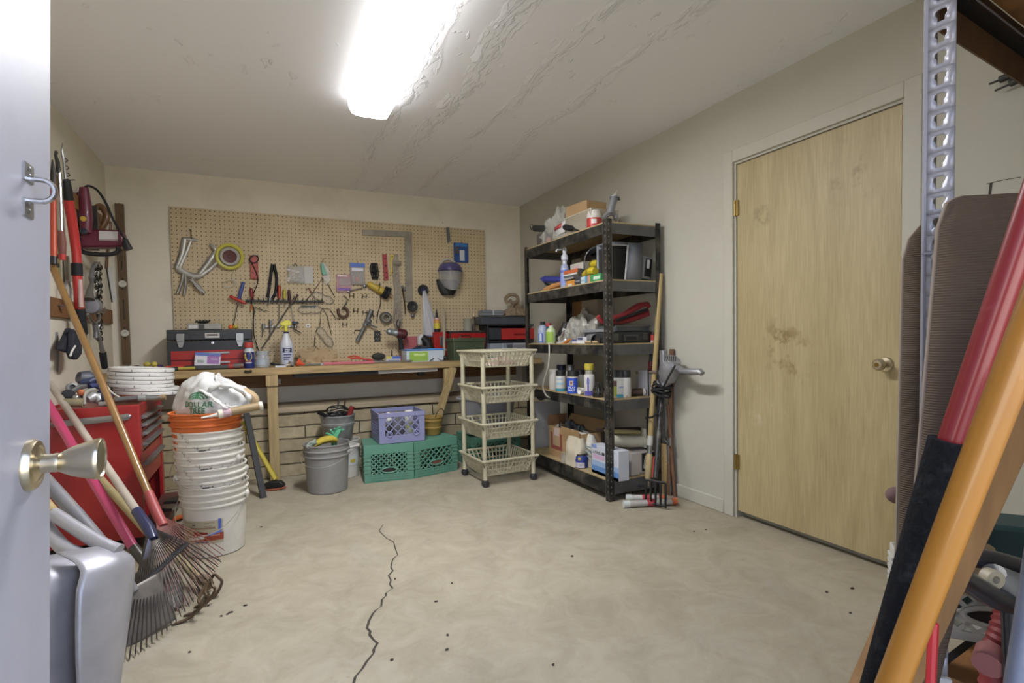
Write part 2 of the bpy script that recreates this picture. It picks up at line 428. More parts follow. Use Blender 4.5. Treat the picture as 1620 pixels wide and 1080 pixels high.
def plywood_door():
    m = mat('plywood_door_skin', 'ad996c', .5); N, L, b = nodes(m)
    tc = N.new('ShaderNodeTexCoord')
    mp = N.new('ShaderNodeMapping'); mp.inputs['Scale'].default_value = (1, 2.6, .45); L.new(tc.outputs['Object'], mp.inputs['Vector'])
    n1 = N.new('ShaderNodeTexNoise'); n1.inputs['Scale'].default_value = 1.5; n1.inputs['Detail'].default_value = 3; n1.inputs['Distortion'].default_value = .6; L.new(mp.outputs[0], n1.inputs['Vector'])
    w = N.new('ShaderNodeMath'); w.operation = 'MULTIPLY'; w.inputs[1].default_value = 26; L.new(n1.outputs['Fac'], w.inputs[0])
    sn = N.new('ShaderNodeMath'); sn.operation = 'SINE'; L.new(w.outputs[0], sn.inputs[0])
    mp2 = N.new('ShaderNodeMapping'); mp2.inputs['Scale'].default_value = (1, 60, 3); L.new(tc.outputs['Object'], mp2.inputs['Vector'])
    n2 = N.new('ShaderNodeTexNoise'); n2.inputs['Scale'].default_value = 2; n2.inputs['Detail'].default_value = 5; L.new(mp2.outputs[0], n2.inputs['Vector'])
    a = N.new('ShaderNodeMath'); a.operation = 'MULTIPLY_ADD'; a.inputs[1].default_value = .10; L.new(sn.outputs[0], a.inputs[0]); L.new(n2.outputs['Fac'], a.inputs[2])
    r = N.new('ShaderNodeValToRGB'); e = r.color_ramp.elements; e[0].position = .1; e[0].color = (*lin('95855c'), 1); e[1].position = .9; e[1].color = (*lin('b8a880'), 1); L.new(a.outputs[0], r.inputs['Fac'])
    col = r.outputs['Color']
    n3 = N.new('ShaderNodeTexNoise'); n3.inputs['Scale'].default_value = 11; n3.inputs['Detail'].default_value = 5; n3.inputs['Roughness'].default_value = .7; L.new(tc.outputs['Object'], n3.inputs['Vector'])
    # handled patch in the middle, worn knot high up, smudges
    for (py_, pz_), rad, thr, c_ in (((.10, .93), .20, .50, '6f5526'), ((.16, 1.02), .12, .5, '725a2c'), ((.27, 1.68), .075, .42, '5c4a2e'), ((-.24, 1.8), .2, .53, '6e6044'), ((.22, .62), .16, .54, 'c3bba4')):
        vd = N.new('ShaderNodeVectorMath'); vd.operation = 'DISTANCE'; L.new(tc.outputs['Object'], vd.inputs[0]); vd.inputs[1].default_value = (0, py_, pz_)
        g = N.new('ShaderNodeMapRange'); g.inputs['From Min'].default_value = rad; g.inputs['From Max'].default_value = rad*.3; L.new(vd.outputs['Value'], g.inputs['Value'])
        t = N.new('ShaderNodeMapRange'); t.inputs['From Min'].default_value = thr; t.inputs['From Max'].default_value = thr+.12; L.new(n3.outputs['Fac'], t.inputs['Value'])
        mu = N.new('ShaderNodeMath'); mu.operation = 'MULTIPLY'; L.new(g.outputs[0], mu.inputs[0]); L.new(t.outputs[0], mu.inputs[1])
        m2 = N.new('ShaderNodeMath'); m2.operation = 'MULTIPLY'; m2.inputs[1].default_value = .6; L.new(mu.outputs[0], m2.inputs[0])
        mx = N.new('ShaderNodeMixRGB'); L.new(m2.outputs[0], mx.inputs['Fac']); L.new(col, mx.inputs['Color1']); mx.inputs['Color2'].default_value = (*lin(c_), 1); col = mx.outputs[0]
    L.new(col, b.inputs['Base Color'])
    return m
d2 = struct('door_2', MB().bb(XR+.006, XR+.042, DY0+.016, DY1-.016, .04, DZ-.016), plywood_door(), bevel=.002)
kz = .931; ky = DY0+.075
kM = Matrix.Translation((XR+.006, ky, kz)) @ Matrix.Rotation(-PI/2, 4, 'Y')
kn = struct('door_knob', MB().lathe([(.034, 0), (.034, .004), (.030, .009), (.014, .012), (.012, .03), (.022, .036), (.027, .046), (.026, .058), (.018, .065), (0, .066)], 28, kM), BRASS, d2)
struct('keyhole', MB().lathe([(.009, .066), (.009, .069), (0, .069)], 14, kM), mat('old_brass', '8d7440', .35, 1.), d2)
for z in (1.80, .33):
    hm = MB().tube([(XR-.004, DY1-.006, z-.045), (XR-.004, DY1-.006, z+.045)], .007, 10).bb(XR-.004, XR+.006, DY1-.03, DY1+.012, z-.043, z+.043)
    struct('hinge', hm, mat('hinge_brass', '9a8450', .4, .9, var=.2), d2)

# white door standing open beside the camera
DXF = -.2625; DEY = .953
PAINTD = mat('door_white_paint', 'a8a8b1', .45, var=.04, vs=3, dirt='9d9aa2', da=.5, ds=5)
DSH = Matrix(((1, 0, .042, -.042*EYE), (0, 1, 0, 0), (0, 0, 1, 0), (0, 0, 0, 1)))   # the door hangs a little out of plumb
d1 = struct('door_1', MB().bb(DXF-.036, DXF, .135, DEY, .012, 2.04).xf(DSH), PAINTD, bevel=.0025)
kp = onx(66, 729, DXF); kM = DSH @ Matrix.Translation((DXF, DEY-.078, kp.z)) @ Matrix.Rotation(PI/2, 4, 'Y')
struct('rosette', MB().lathe([(.033, 0), (.033, .004), (.030, .009), (.024, .0105), (.022, .009), (.016, .011), (.0125, .014)], 36, kM), BRASS, d1)
struct('door_knob', MB().lathe([(.0125, .012), (.0118, .024), (.0125, .027), (.012, .031), (.0145, .035), (.0195, .045), (.0235, .057), (.0268, .069), (.0275, .073), (.0262, .0755), (.024, .0762), (.0225, .074), (.012, .072), (0, .0715)], 40, kM), BRASS, d1)
hz = onx(44, 300, DXF+.009).z; hy = onx(44, 300, DXF+.009).y
hp = MB().bb(DXF, DXF+.002, hy-.014, hy+.016, hz-.034, hz-.012).bb(DXF, DXF+.002, hy-.014, hy+.016, hz+.010, hz+.032)
for z in (-.027, -.019, .017, .026): hp.ball((DXF+.0025, hy, hz+z), (.0015, .003, .003), 8, 5)
struct('hasp_plate', hp.xf(DSH), STEEL, d1)
st = arc((DXF+.014, hy, hz), .0135, -PI/2, PI/2, 10, (1, 0, 0), (0, 0, 1))
struct('hasp_staple', MB().tube([(DXF, hy, hz-.0135)]+st+[(DXF, hy, hz+.0135)], .0034, 8).xf(DSH), CHROME, d1)
struct('hinge', MB().tube([(DXF-.002, .137, 1.75), (DXF-.002, .137, 1.84)], .006, 8).tube([(DXF-.002, .137, .25), (DXF-.002, .137, .34)], .006, 8), BRASS, d1)

# ceiling light: wraparound fluorescent
lx0, lx1, ly1, ly0 = .503, .742, 3.14, 1.92
lt = thing('ceiling_light', 'long white wraparound fluorescent fixture glowing on the ceiling', 'light', ((lx0+lx1)/2, (ly0+ly1)/2, ZC-.092))
prof = [(lx0, ZC-.005), (lx0+.004, ZC-.05), (lx0+.02, ZC-.082), (lx0+.05, ZC-.092), (lx1-.05, ZC-.092), (lx1-.02, ZC-.082), (lx1-.004, ZC-.05), (lx1, ZC-.005)]
dm = MB(); n_ = len(prof)
dm.add([(x, ly0, z) for x, z in prof[3:5]]+[(x, ly1, z) for x, z in prof[3:5]], [(0, 1, 3, 2)])
obj('diffuser', dm, mat('lamp_diffuser', 'f6f7fb', .4, emit=LAMP), lt)
for s_ in (prof[:4], prof[-4:]): obj('side_lens', MB().add([(x, y, z) for y in (ly0, ly1) for x, z in s_], [(i, i+1, i+5, i+4) for i in range(3)]), mat('lamp_side', 'f3f3f5', .4, emit=2.2), lt)
for y in (ly0, ly1): obj('end_cap', MB().add([(x, y-.003, z) for x, z in prof]+[(x, y+.003, z) for x, z in prof], [tuple(range(n_)), tuple(range(2*n_-1, n_-1, -1))]+[(i, i+1, n_+i+1, n_+i) for i in range(n_-1)]), mat('lamp_end', 'f0f0f2', .4, emit=2.2), lt)
obj('base', MB().bb(lx0+.03, lx1-.03, ly0+.01, ly1-.01, ZC-.02, ZC), WHITE, lt)
# ================================================================== WORKBENCH
wb_ = thing('workbench', 'long wooden workbench with worn plank top along the back wall', 'workbench', ((XL+XR)/2, BY+.26, 0))
obj('benchtop', MB().bb(XL+.004, XR-.06, BY, YB-.004, BT-.056, BT), WOODV, wb_, bevel=.004)
rail = mat('under_bench_wood', '7d5a38', .65, var=.25, vs=4, stretch=(1, 12, 12))
obj('back_rail', MB().bb(XL+.02, XR-.1, YB-.05, YB-.004, .70, BT-.058), rail, wb_)
obj('leg', MB().bb(.052, .125, BY+.012, BY+.05, 0, BT-.058), WOODZ, wb_, bevel=.003)
obj('leg', MB().bb(1.475, 1.56, BY+.012, BY+.05, .62, BT-.058), WOODZ, wb_, bevel=.003)
obj('cleat', MB().bb(.045, .13, BY-.006, BY+.011, BT-.14, BT-.057), WOODZ, wb_, bevel=.002)
objs('bracket', MB().bb(.128, .15, BY+.02, BY+.055, BT-.13, BT-.09).bb(1.36, 1.42, YB-.09, YB-.052, .74, .80), DSTEEL, wb_)
kn_ = MB(); p = ony(392, 584, BY); kn_.prism([(-.03, -.008), (-.012, -.014), (.02, -.012), (.03, .0), (.024, .014), (.006, .008), (-.02, .012)], .002, planeM((p.x, BY-.0012, BT-.022), (1, 0, 0), (0, 0, 1)))
obj('knot', kn_, mat('knot_dark', '33241a', .8), wb_)
bb_ = obj('flat_board', MB().bb(.25, .90, BY+.03, BY+.40, BT-.085, BT-.0575), mat('black_board', '151515', .6), wb_)
bb_['label'] = 'black board tucked under the bench top'
wb2 = obj('flat_board', MB().bb(.905, 1.42, BY+.03, BY+.42, BT-.085, BT-.0575), mat('white_board', 'b9b6ae', .6), wb_)
wb2['label'] = 'off white board tucked under the bench top'
# leaning stud in front of the right end
t = thing('leaning_stud', 'short wooden stud with a torn paper label leaning under the right bench end', 'lumber', (1.55, BY-.02, 0))
a, b = ony(689, 698, BY-.055), ony(717, 586, BY-.022)
M, ln = align((a.x-.01, BY-.05, .30), (b.x, BY-.022, BT-.058))
obj('stud', MB().box((0, 0, ln/2), (.075, .038, ln), M), WOODZ, t, bevel=.002)
obj('paper_label', MB().box((-.03, -.0195, ln*.78), (.012, .001, ln*.38), M), mat('paper_label', 'c9c9cc', .7, dirt='5a5a66', da=.9, ds=40), t)

# ================================================================== PEGBOARD
def pegboard_material():
    m = mat('pegboard_hardboard', '9b7f52', .6); N, L, b = nodes(m)
    tc = N.new('ShaderNodeTexCoord'); sx = N.new('ShaderNodeSeparateXYZ'); L.new(tc.outputs['Object'], sx.inputs[0])
    def ma(op, x, y=0.):
        q = N.new('ShaderNodeMath'); q.operation = op
        for i, t_ in enumerate((x, y)):
            if isinstance(t_, (int, float)): q.inputs[i].default_value = t_
            else: L.new(t_, q.inputs[i])
        return q.outputs[0]
    P_ = .0338
    fx = ma('SUBTRACT', ma('FRACT', ma('DIVIDE', sx.outputs['X'], P_)), .5); fz = ma('SUBTRACT', ma('FRACT', ma('DIVIDE', sx.outputs['Z'], P_)), .5)
    d = ma('SQRT', ma('ADD', ma('MULTIPLY', fx, fx), ma('MULTIPLY', fz, fz)))
    hole = ma('LESS_THAN', d, .13)
    n = N.new('ShaderNodeTexNoise'); n.inputs['Scale'].default_value = 3.; n.inputs['Detail'].default_value = 6; L.new(tc.outputs['Object'], n.inputs['Vector'])
    r = N.new('ShaderNodeValToRGB'); r.color_ramp.elements[0].position = .35; r.color_ramp.elements[0].color = (*lin('b5a380'), 1); r.color_ramp.elements[1].position = .65; r.color_ramp.elements[1].color = (*lin('c7b492'), 1); L.new(n.outputs['Fac'], r.inputs['Fac'])
    mx = N.new('ShaderNodeMixRGB'); L.new(hole, mx.inputs['Fac']); L.new(r.outputs[0], mx.inputs['Color1']); mx.inputs['Color2'].default_value = (*lin('35281a'), 1)
    L.new(mx.outputs[0], b.inputs['Base Color'])
    return m
pb = thing('pegboard', 'large brown perforated hardboard fixed to the back wall above the bench', 'pegboard', (.75, PEG+.01, BT))
obj('board', MB().bb(-.596, 2.098, PEG, PEG+.006, BT+.002, 2.168), pegboard_material(), pb)
obj('batten', MB().bb(-.59, 2.09, PEG+.006, YB-.001, 2.12, 2.16).bb(-.59, 2.09, PEG+.006, YB-.001, 1.0, 1.04), WOODZ, pb)
sm = MB()
for px, py in [(439,341),(525,422),(700,352),(346,498),(610,360)]:
    q = peg(px, py); sm.ball((q.x, PEG-.001, q.z), (.006, .003, .006), 8, 5)
objs('screw', sm, CHROME, pb)
HK = mat('hook_steel', '3b372f', .5, .7)
def hook(px, py, k=0, group='empty double pegboard hooks', label='small empty wire double hook on the pegboard below the hanging tools'):
    p = peg(px, py); m = MB(); w = .018
    for s in (-1, 1):
        m.tube([(p.x+s*w, PEG, p.z), (p.x+s*w, PEG-.035, p.z-.004), (p.x+s*w, PEG-.042, p.z+.006), (p.x+s*w, PEG-.042, p.z+.022)], .0022, 6)
        m.tube([(p.x+s*w, PEG-.003, p.z-.022), (p.x+s*w, PEG-.003, p.z+.022)], .0022, 6)
    m.tube([(p.x-w, PEG-.003, p.z), (p.x+w, PEG-.003, p.z)], .0022, 6)
    tag(obj('peg_hook', m, HK), label, 'hook', group)
hk = [((556,468),'small empty double wire hook under the purple package'), ((576,469),'small empty double wire hook under the yellow lamp head'),
      ((562,492),'small empty double wire hook just right of the clamp'), ((577,495),'small empty double wire hook above the grey pipe tool'),
      ((545,514),'small empty double wire hook below the clamp'), ((593,500),'small empty double wire hook left of the tape roll')]
for (px, l) in hk: hook(px[0], px[1], label=l)

def ptube(m, pix, r, off, n=8, **k): return m.tube([peg(x, y, off) for x, y in pix], r, n, **k)
def pbox(m, px0, px1, py0, py1, o0, o1):
    a = peg(px0, py0); b = peg(px1, py1)
    return m.bb(a.x, b.x, PEG-o1, PEG-o0, b.z, a.z)

# --- two locking C-clamps hung in one place
LOCK = mat('clamp_steel', 'a09d95', .38, .75, var=.2, vs=14)
def locking_clamp(label, jaw1, jaw2, body, h1, h2, off):
    p = peg(*body[0])
    t = thing('locking_clamp', label, 'clamp', (p.x, PEG-off, p.z), group='locking clamps on the pegboard')
    m = MB(); 
    for J in (jaw1, jaw2): m.tube([peg(x, y, off) for x, y in J], [.020]*(len(J)-2)+[.015, .009], 8, flat=.5, up=(0, 1, 0))
    obj('jaw', m, LOCK, t)
    obj('body', MB().tube([peg(x, y, off) for x, y in body], .026, 8, flat=.5, up=(0, 1, 0)), LOCK, t)
    obj('handle', MB().tube(smoothpts([peg(x, y, off+.004) for x, y in h1]), .012, 8), LOCK, t)
    obj('handle', MB().tube(smoothpts([peg(x, y, off+.004) for x, y in h2]), .011, 8), LOCK, t)
locking_clamp('steel locking clamp hanging upright at the left of the pegboard', [(279,424),(288,400),(291,377),(303,378),(313,380)], [(282,426),(296,395),(302,379)], [(280,424),(292,432),(302,438)], [(290,432),(288,446),(281,464)], [(294,434),(294,450),(291,467)], .014)
locking_clamp('steel locking clamp hanging tilted to the right with one jaw toward the yellow reel', [(313,437),(328,417),(342,397),(337,390),(332,386)], [(316,436),(332,425),(346,412),(350,408)], [(298,434),(307,437),(316,436)], [(304,440),(310,452),(319,461)], [(300,442),(312,450),(324,464)], .034)
m = MB(); ptube(m, [(299,362),(302,366),(303,378)], .003, .02); m.tube([peg(302,366,.0), peg(302,366,.05), peg(302,362,.055)], .0025, 6)
tag(obj('peg_hook', m, HK), 'single long hook carrying the two locking clamps', 'hook')

# --- yellow reel with a coil of clear line on it
p = peg(364, 407)
t = thing('cord_reel', 'yellow rimmed plastic reel hanging on the pegboard beside the locking clamps', 'reel', (p.x, PEG-.04, p.z))
RM = planeM((p.x, PEG-.05, p.z), (1, 0, 0), (0, -.18, 1))
obj('rim', MB().lathe([(.082, -.012), (.106, -.008), (.106, .010), (.096, .016), (.080, .012), (.079, -.004), (.082, -.012)], 36, RM), mat('reel_yellow', 'bdb54a', .4), t)
obj('spool', MB().lathe([(.052, -.02), (.072, -.018), (.074, .022), (.066, .03), (.052, .026), (.050, -.02)], 32, RM), pm('a7a39c', .5), t)
obj('hub', MB().lathe([(.051, -.01), (.051, .012), (.012, .008), (.01, .02), (0, .021)], 28, RM), mat('reel_hub', '5a2a24', .5), t)
m = MB(); 
lp = [peg(x, y, .03) for x, y in [(372,425),(368,437),(371,446),(374,448)]]; m.tube(smoothpts(lp), .0028, 6)
for k in range(2):
    c = peg(363, 448, .03+.006*k); m.tube(arc(c, .052-.004*k, 0, 2*PI, 24, (1, 0, .15), (0, 0, .62))[:-1], .0018, 5, closed=True)
obj('line', m, mat('clear_line', 'cfcabb', .2, alpha=.75), t)

# --- red insulated cable bundle, black pouch pliers, screwdrivers etc.
p = peg(400, 405)
t = thing('test_lead', 'red banded test tool with a looped black lead hanging down the pegboard', 'test lead', (p.x, PEG-.02, p.z))
m = MB(); pbox(m, 395, 409, 404, 442, .001, .022); obj('body', m, mat('red_banded', 'a8483a', .5, dirt='3a1714', da=.9, ds=30), t, bevel=.004)
m = MB(); c = peg(402, 410, .03); m.tube(arc(c, .034, 0, 2*PI, 20, (1, 0, .2), (0, 0, .9))[:-1], .0045, 7, closed=True)
m.tube(smoothpts([peg(x, y, .028) for x, y in [(396,412),(405,430),(408,445),(402,462),(398,475),(402,490),(401,508),(402,530),(406,545),(411,560)]]), .0042, 7)
obj('lead', m, BLACKR, t)
obj('clip', MB().tube([peg(x, y, .03) for x, y in [(398,482),(397,492)]], [.009, .004], 7), pm('c2612c'), t)
t = thing('nippers', 'black handled long nippers hanging closed on the pegboard', 'pliers', peg(430, 440, .02))
for pix in ([(431,418),(428,440),(425,462),(423,470)], [(433,418),(438,440),(436,462),(431,472)]):
    obj('handle', MB().tube(smoothpts([peg(x, y, .022) for x, y in pix]), .018, 8, flat=.7), BLACKR, t)
obj('head', MB().tube([peg(x, y, .022) for x, y in [(428,468),(426,480),(422,482)]], [.012, .012, .004], 8, flat=.6), STEEL, t)
# tool rack bar with screwdrivers standing in it
rk = MB(); a = peg(388, 473); b = peg(512, 480)
rk.bb(a.x, b.x, PEG-.05, PEG-.001, a.z-.02, a.z-.015).bb(a.x, b.x, PEG-.004, PEG-.001, a.z-.024, a.z-.006)
for k in range(16): 
    x = a.x+(b.x-a.x)*(k+.5)/16; rk.tube([(x, PEG-.048, a.z-.014), (x, PEG-.048, a.z+.012)], .0035, 6)
tag(obj('tool_rack', rk, BLACKP), 'narrow black rack bar across the pegboard holding screwdrivers', 'tool rack')
def screwdriver(label, px, hy0, hy1, by, r, hm, hr=.012, off=.034, px1=None, px2=None):
    px1 = px if px1 is None else px1; px2 = px1 if px2 is None else px2
    A = peg(px, hy0, off); B = peg(px1, hy1, off); Cc = peg(px2, by, off)
    t = thing('screwdriver', label, 'screwdriver', tuple(B), group='screwdrivers in the black rack')
    M, ln = align(B, A)
    obj('handle', MB().lathe([(hr*.55, 0), (hr*.8, ln*.06), (hr*.72, ln*.14), (hr, ln*.3), (hr, ln*.85), (hr*.8, ln*.97), (hr*.3, ln)], 10, M), hm, t)
    obj('shaft', MB().tube([B, Cc], [r, r*.9], 7), STEEL, t)
screwdriver('screwdriver with clear orange red handle in the rack, middle of a close trio', 442, 451, 473, 506, .0042, pm('a3422c', .25), .014)
screwdriver('short screwdriver with black and yellow striped handle in the rack', 450, 457, 474, 486, .0035, mat('stripe_yellow', 'b8ad3a', .4, dirt='151515', da=1., ds=45), .012)
screwdriver('screwdriver with dark maroon handle in the rack, its shaft slanting right', 457, 458, 476, 512, .003, pm('4a2a2a', .35), .012, px1=459, px2=466)
screwdriver('screwdriver with dark red handle at the left end of the rack', 397, 455, 474, 482, .0035, pm('7a1c22', .3), .014, px1=400)
t = thing('hex_driver', 'blue handled driver pushed through a red crosswise grip', 'driver', peg(380, 470, .04))
M, ln = align(peg(378, 474, .05), peg(385, 446, .05))
obj('handle', MB().lathe([(.010, 0), (.015, ln*.1), (.012, ln*.2), (.0145, ln*.4), (.0135, ln*.95), (.008, ln)], 10, M), mat('grip_blue', '3b4a86', .4), t)
obj('shaft', MB().tube([peg(377, 478, .05), peg(369, 517, .03)], .0033, 7), DSTEEL, t)
M, ln = align(peg(363, 468, .045), peg(389, 480, .06))
obj('cross_grip', MB().lathe([(.008, 0), (.014, ln*.08), (.0135, ln*.9), (.008, ln)], 10, M), mat('grip_red', 'b03a30', .4), t)
p = peg(415, 490); tag(obj('hex_key', MB().tube([peg(x, y, .02) for x, y in [(404,485),(408,488),(423,492)]], .003, 6), DSTEEL), 'small bent hex key poking right below the rack', 'hex key')
# long t-handle extension leaning from the rack to the jar
t = thing('long_driver', 'long steel rod tool slanting down the pegboard to the bench, wooden ended', 'rod', tuple(peg(413, 552, .05)))
obj('rod', MB().tube([peg(414, 551, .07), peg(460, 480, .04)], .0055, 8), DSTEEL, t)
M, ln = align(peg(459, 482, .04), peg(471, 466, .04))
obj('handle', MB().lathe([(.010, 0), (.013, ln*.2), (.012, ln*.7), (.007, ln*.8), (.007, ln*.9), (.013, ln*.92), (.013, ln), (0, ln*1.05)], 10, M), mat('old_wood_handle', '4a3a34', .5), t)
# socket clips and drivers low on the board
for i, (px, l) in enumerate([((417,512,524,533),'steel socket on a peg rail, left of a pair'),((428,506,526,536),'large steel socket with ratchet head on the peg rail')]):
    x, y0, y1, y2 = px; m = MB(); m.tube([peg(x, y0, .03), peg(x, y0+8, .03), peg(x, y0+9, .03), peg(x, y1, .03)], [.014, .014, .008, .007], 9); m.tube([peg(x-1, y1, .02), peg(x-2, y2, .02)], .0035, 6)
    tag(obj('socket', m, STEEL), l, 'socket', 'sockets on the peg rail')
m = MB(); a = peg(416, 516); b = peg(470, 520); m.bb(a.x, b.x, PEG-.02, PEG-.001, a.z-.008, a.z)
for k in range(7): m.ball((a.x+(b.x-a.x)*k/6, PEG-.024, a.z-.004), .008, 8, 5)
tag(obj('socket_rail', m, STEEL), 'short steel peg rail low on the pegboard behind the spray bottle', 'rail')
t = thing('ratchet_wrench', 'dark blue headed driver slanting out beside the spray bottle top', 'driver', tuple(peg(470, 515, .03)))
obj('head', MB().tube([peg(462, 509, .035), peg(466, 511, .035), peg(472, 510, .035)], [.008, .014, .007], 8), pm('23304a', .4), t)
obj('shaft', MB().tube([peg(466, 512, .035), peg(465, 520, .03), peg(477, 527, .03)], [.009, .007, .004], 7), DSTEEL, t)
t = thing('ring_magnet', 'small round white and black button stuck on the pegboard', 'button', tuple(peg(487, 515, .01)))
q = peg(487, 515); obj('disc', MB().lathe([(.019, 0), (.019, .012), (.006, .014)], 18, planeM((q.x, PEG, q.z), (1, 0, 0), (0, 0, 1))), WHITE, t)
obj('centre', MB().lathe([(.007, .012), (.007, .016), (0, .016)], 12, planeM((q.x, PEG, q.z), (1, 0, 0), (0, 0, 1))), BLACKP, t)

# --- blister packs and bags
CLEAR = mat('clear_plastic', 'd9d9d4', .12, alpha=.13, spec=.8)
HAZE = mat('hazy_plastic', 'd6d4cc', .22, alpha=.3, spec=.7, bump=.5, bs=30)
p = peg(468, 432)
t = thing('hardware_bag', 'clear bag of white and grey fittings hanging on the pegboard', 'bag', tuple(peg(468, 448, .02)))
def pillow(px0, py0, px1, py1, d, bul, nu=10, nv=10, lump=.25, seed=0., off=.003):
    a = peg(px0, py0); b = peg(px1, py1)
    def fn(u, v):
        e = (math.sin(PI*min(max(u, 0), 1))*math.sin(PI*min(max(v, 0), 1)))**.45
        return (a.x+(b.x-a.x)*u, PEG-off-d-bul*e*(1+lump*nz(u*4+seed, v*4, seed)), b.z+(a.z-b.z)*v)
    return MB().grid(fn, nu, nv)
obj('back_card', MB().bb(peg(455,0).x, peg(481,0).x, PEG-.006, PEG-.002, peg(0,447).z if 0 else peg(468,448).z, peg(468,421).z), pm('b7b4ae', .6), t)
obj('pouch', pillow(454, 420, 482, 449, .006, .035, 14, 14, .5, 3.), HAZE, t, solid=.001)
m = MB()
for k in range(15): 
    q = peg(457+rnd.random()*18, 427+rnd.random()*18, .02); m.tube([q, q+V((rnd.uniform(-.03, .03), 0, rnd.uniform(-.01, .01)))], .010, 7)
objs('fitting', m, pm('d2d0cb', .4), t)
p = peg(467, 418); m = MB().tube([peg(464, 421, .03), peg(467, 416, .03), peg(470, 421, .03)], .004, 6); obj('tie', m, BLACKP, t)

t = thing('tape_pack', 'green cased tool in a clear blister pack hanging tilted', 'package', tuple(peg(512, 445, .02)))
m = MB().outline([(506,416),(511,414),(516,418),(523,430),(523,444),(516,452),(511,440)], PEG-.028, .027); obj('blister', m, HAZE, t, bevel=.006)
m = MB().outline([(508,417),(511,416),(515,428),(517,434),(511,435),(508,426)], PEG-.036, .02); obj('case', m, pm('4f9a78', .4), t, bevel=.004)
m = MB().tube([peg(510, 415, .01), peg(511, 410, .02), peg(513, 409, .02)], .0025, 6); obj('hanger', m, HK, t)

def goggles(label, c1, c2, seed):
    A, B = peg(*c1, .02), peg(*c2, .02); t = thing('safety_goggles', label, 'goggles', tuple(peg(c1[0], c1[1], .03)), group='safety goggles on the pegboard')
    d = (B-A); L_ = d.length; ang = math.atan2(d.z, d.x)
    M = Matrix.Translation((A+B)/2) @ Matrix.Rotation(-ang, 4, 'Y')
    def fn(u, v):
        x = (u-.5)*L_; hh = .038*(1-(abs(2*u-1))**4)*(.72+.28*abs(math.cos(PI*(u))))
        a = PI*v
        return (x, -.04*math.sin(a)*(1-.5*abs(2*u-1)**3), hh*math.cos(a))
    obj('lens', MB().grid(fn, 16, 10, M), CLEAR, t)
    fr = [V(M @ V(fn(u/20, 0))) for u in range(21)]+[V(M @ V(fn(1-u/20, 1))) for u in range(21)]
    obj('frame', MB().tube(fr, .004, 6), mat('smoke_frame', '8d8678', .3, alpha=.6), t)
    return t, A, B
tg, A, B = goggles('clear safety goggles hanging highest of three, below the green pack', (494,464), (528,478), 1)
obj('strap', MB().tube([A, peg(488, 455, .02), peg(484, 459, .02)], .004, 6), pm('6f3226', .6), tg)
tg, A, B = goggles('clear safety goggles hanging in the middle with teal inner edge', (471,490), (510,489), 2)
obj('seal', MB().tube([peg(476, 484, .03), peg(500, 485, .035)], .006, 7), pm('3d5a5c', .5), tg)
tg, A, B = goggles('clear safety goggles hanging lowest, tilted down to the bench', (502,517), (526,548), 3)
# black wire arms of the goggle rack
m = MB()
for pix in ([(510,440),(494,464),(479,480)], [(518,448),(530,470)], [(511,440),(510,478)], [(512,490),(518,500),(524,528)], [(508,494),(506,516),(499,524),(497,548)], [(508,488),(522,489),(530,502),(538,505)]):
    m.tube([peg(x, y, .018) for x, y in pix], .003, 6)
tag(obj('wire_rack', m, HK), 'thin black wire arms spread on the pegboard behind the goggles', 'rack')
# --- C clamp
t = thing('iron_clamp', 'small rusty brown clamp with a C shaped frame on the pegboard', 'clamp', tuple(peg(545, 500, .03)))
c = peg(543, 494, .025); fr = arc(c, .042, math.radians(155), math.radians(430), 16)
obj('frame', MB().tube([fr[0]+V((-.012, 0, .014))]+fr+[fr[-1]+V((-.014, 0, .012))], .018, 8, flat=.7), mat('rusty_iron', '5c463a', .6, .5, var=.25, vs=25), t)
obj('screw', MB().tube([peg(541, 490, .025), peg(549, 477, .025)], .006, 8).tube([peg(543, 467, .025), peg(552, 475, .025)], .004, 6), DSTEEL, t)
# --- purple and red packages
def pack(name, label, px0, py0, px1, py1, body, parts, d=.02, cat='package', group=None):
    t = thing(name, label, cat, tuple(peg((px0+px1)/2, py1, .01)), group=group)
    m = MB(); pbox(m, px0, px1, py0, py1, .002, d); obj('card', m, body, t, bevel=.003)
    for nm, q, mt, dd in parts:
        m = MB(); pbox(m, q[0], q[2], q[1], q[3], d, d+dd); obj(nm, m, mt, t, bevel=min(.003, dd*.3))
    q = peg((px0+px1)/2, py0, .0); obj('hanger', MB().tube([q+V((0, 0, -.006)), q+V((0, -d-.012, -.004)), q+V((0, -d-.014, .014))], .0022, 6), HK, t)
    return t
pack('bit_package', 'pink and purple blister package of parts on the pegboard', 531, 434, 556, 462, mat('pack_pink', 'a8807e', .4, dirt='6d2f5e', da=.6, ds=25), [('blister', (536, 440, 553, 452), HAZE, .012), ('band', (533, 455, 554, 460), pm('77509a'), .004), ('label', (534, 435, 549, 438), pm('d0b9b4'), .001)])
pack('bit_package', 'tall blister package with a bright blue header card', 553, 416, 577, 451, mat('pack_grey', '8f8580', .4), [('header', (553, 416, 577, 423), pm('3f66b8'), .002), ('lettering', (556, 424, 574, 429), pm('cfd3dc'), .001), ('blister', (556, 430, 573, 449), HAZE, .012), ('insert', (561, 438, 567, 446), pm('b0605a'), .008)])
t = thing('coiled_cord', 'bundled black power cord hanging on the pegboard', 'cord', tuple(peg(592, 442, .02)))
for k in range(4):
    x0 = 587+k*2.5; obj('loop', MB().tube(smoothpts([peg(x, y, .012+.006*k) for x, y in [(x0+1,416),(x0-1.5,425),(x0+1,435),(x0+2.5,442),(x0+4,434),(x0+3,424),(x0+2,416)]], 3), .0055, 7), BLACKR, t)
obj('tie', MB().tube([peg(586, 430, .035), peg(598, 428, .035)], .006, 7), BLACKP, t)
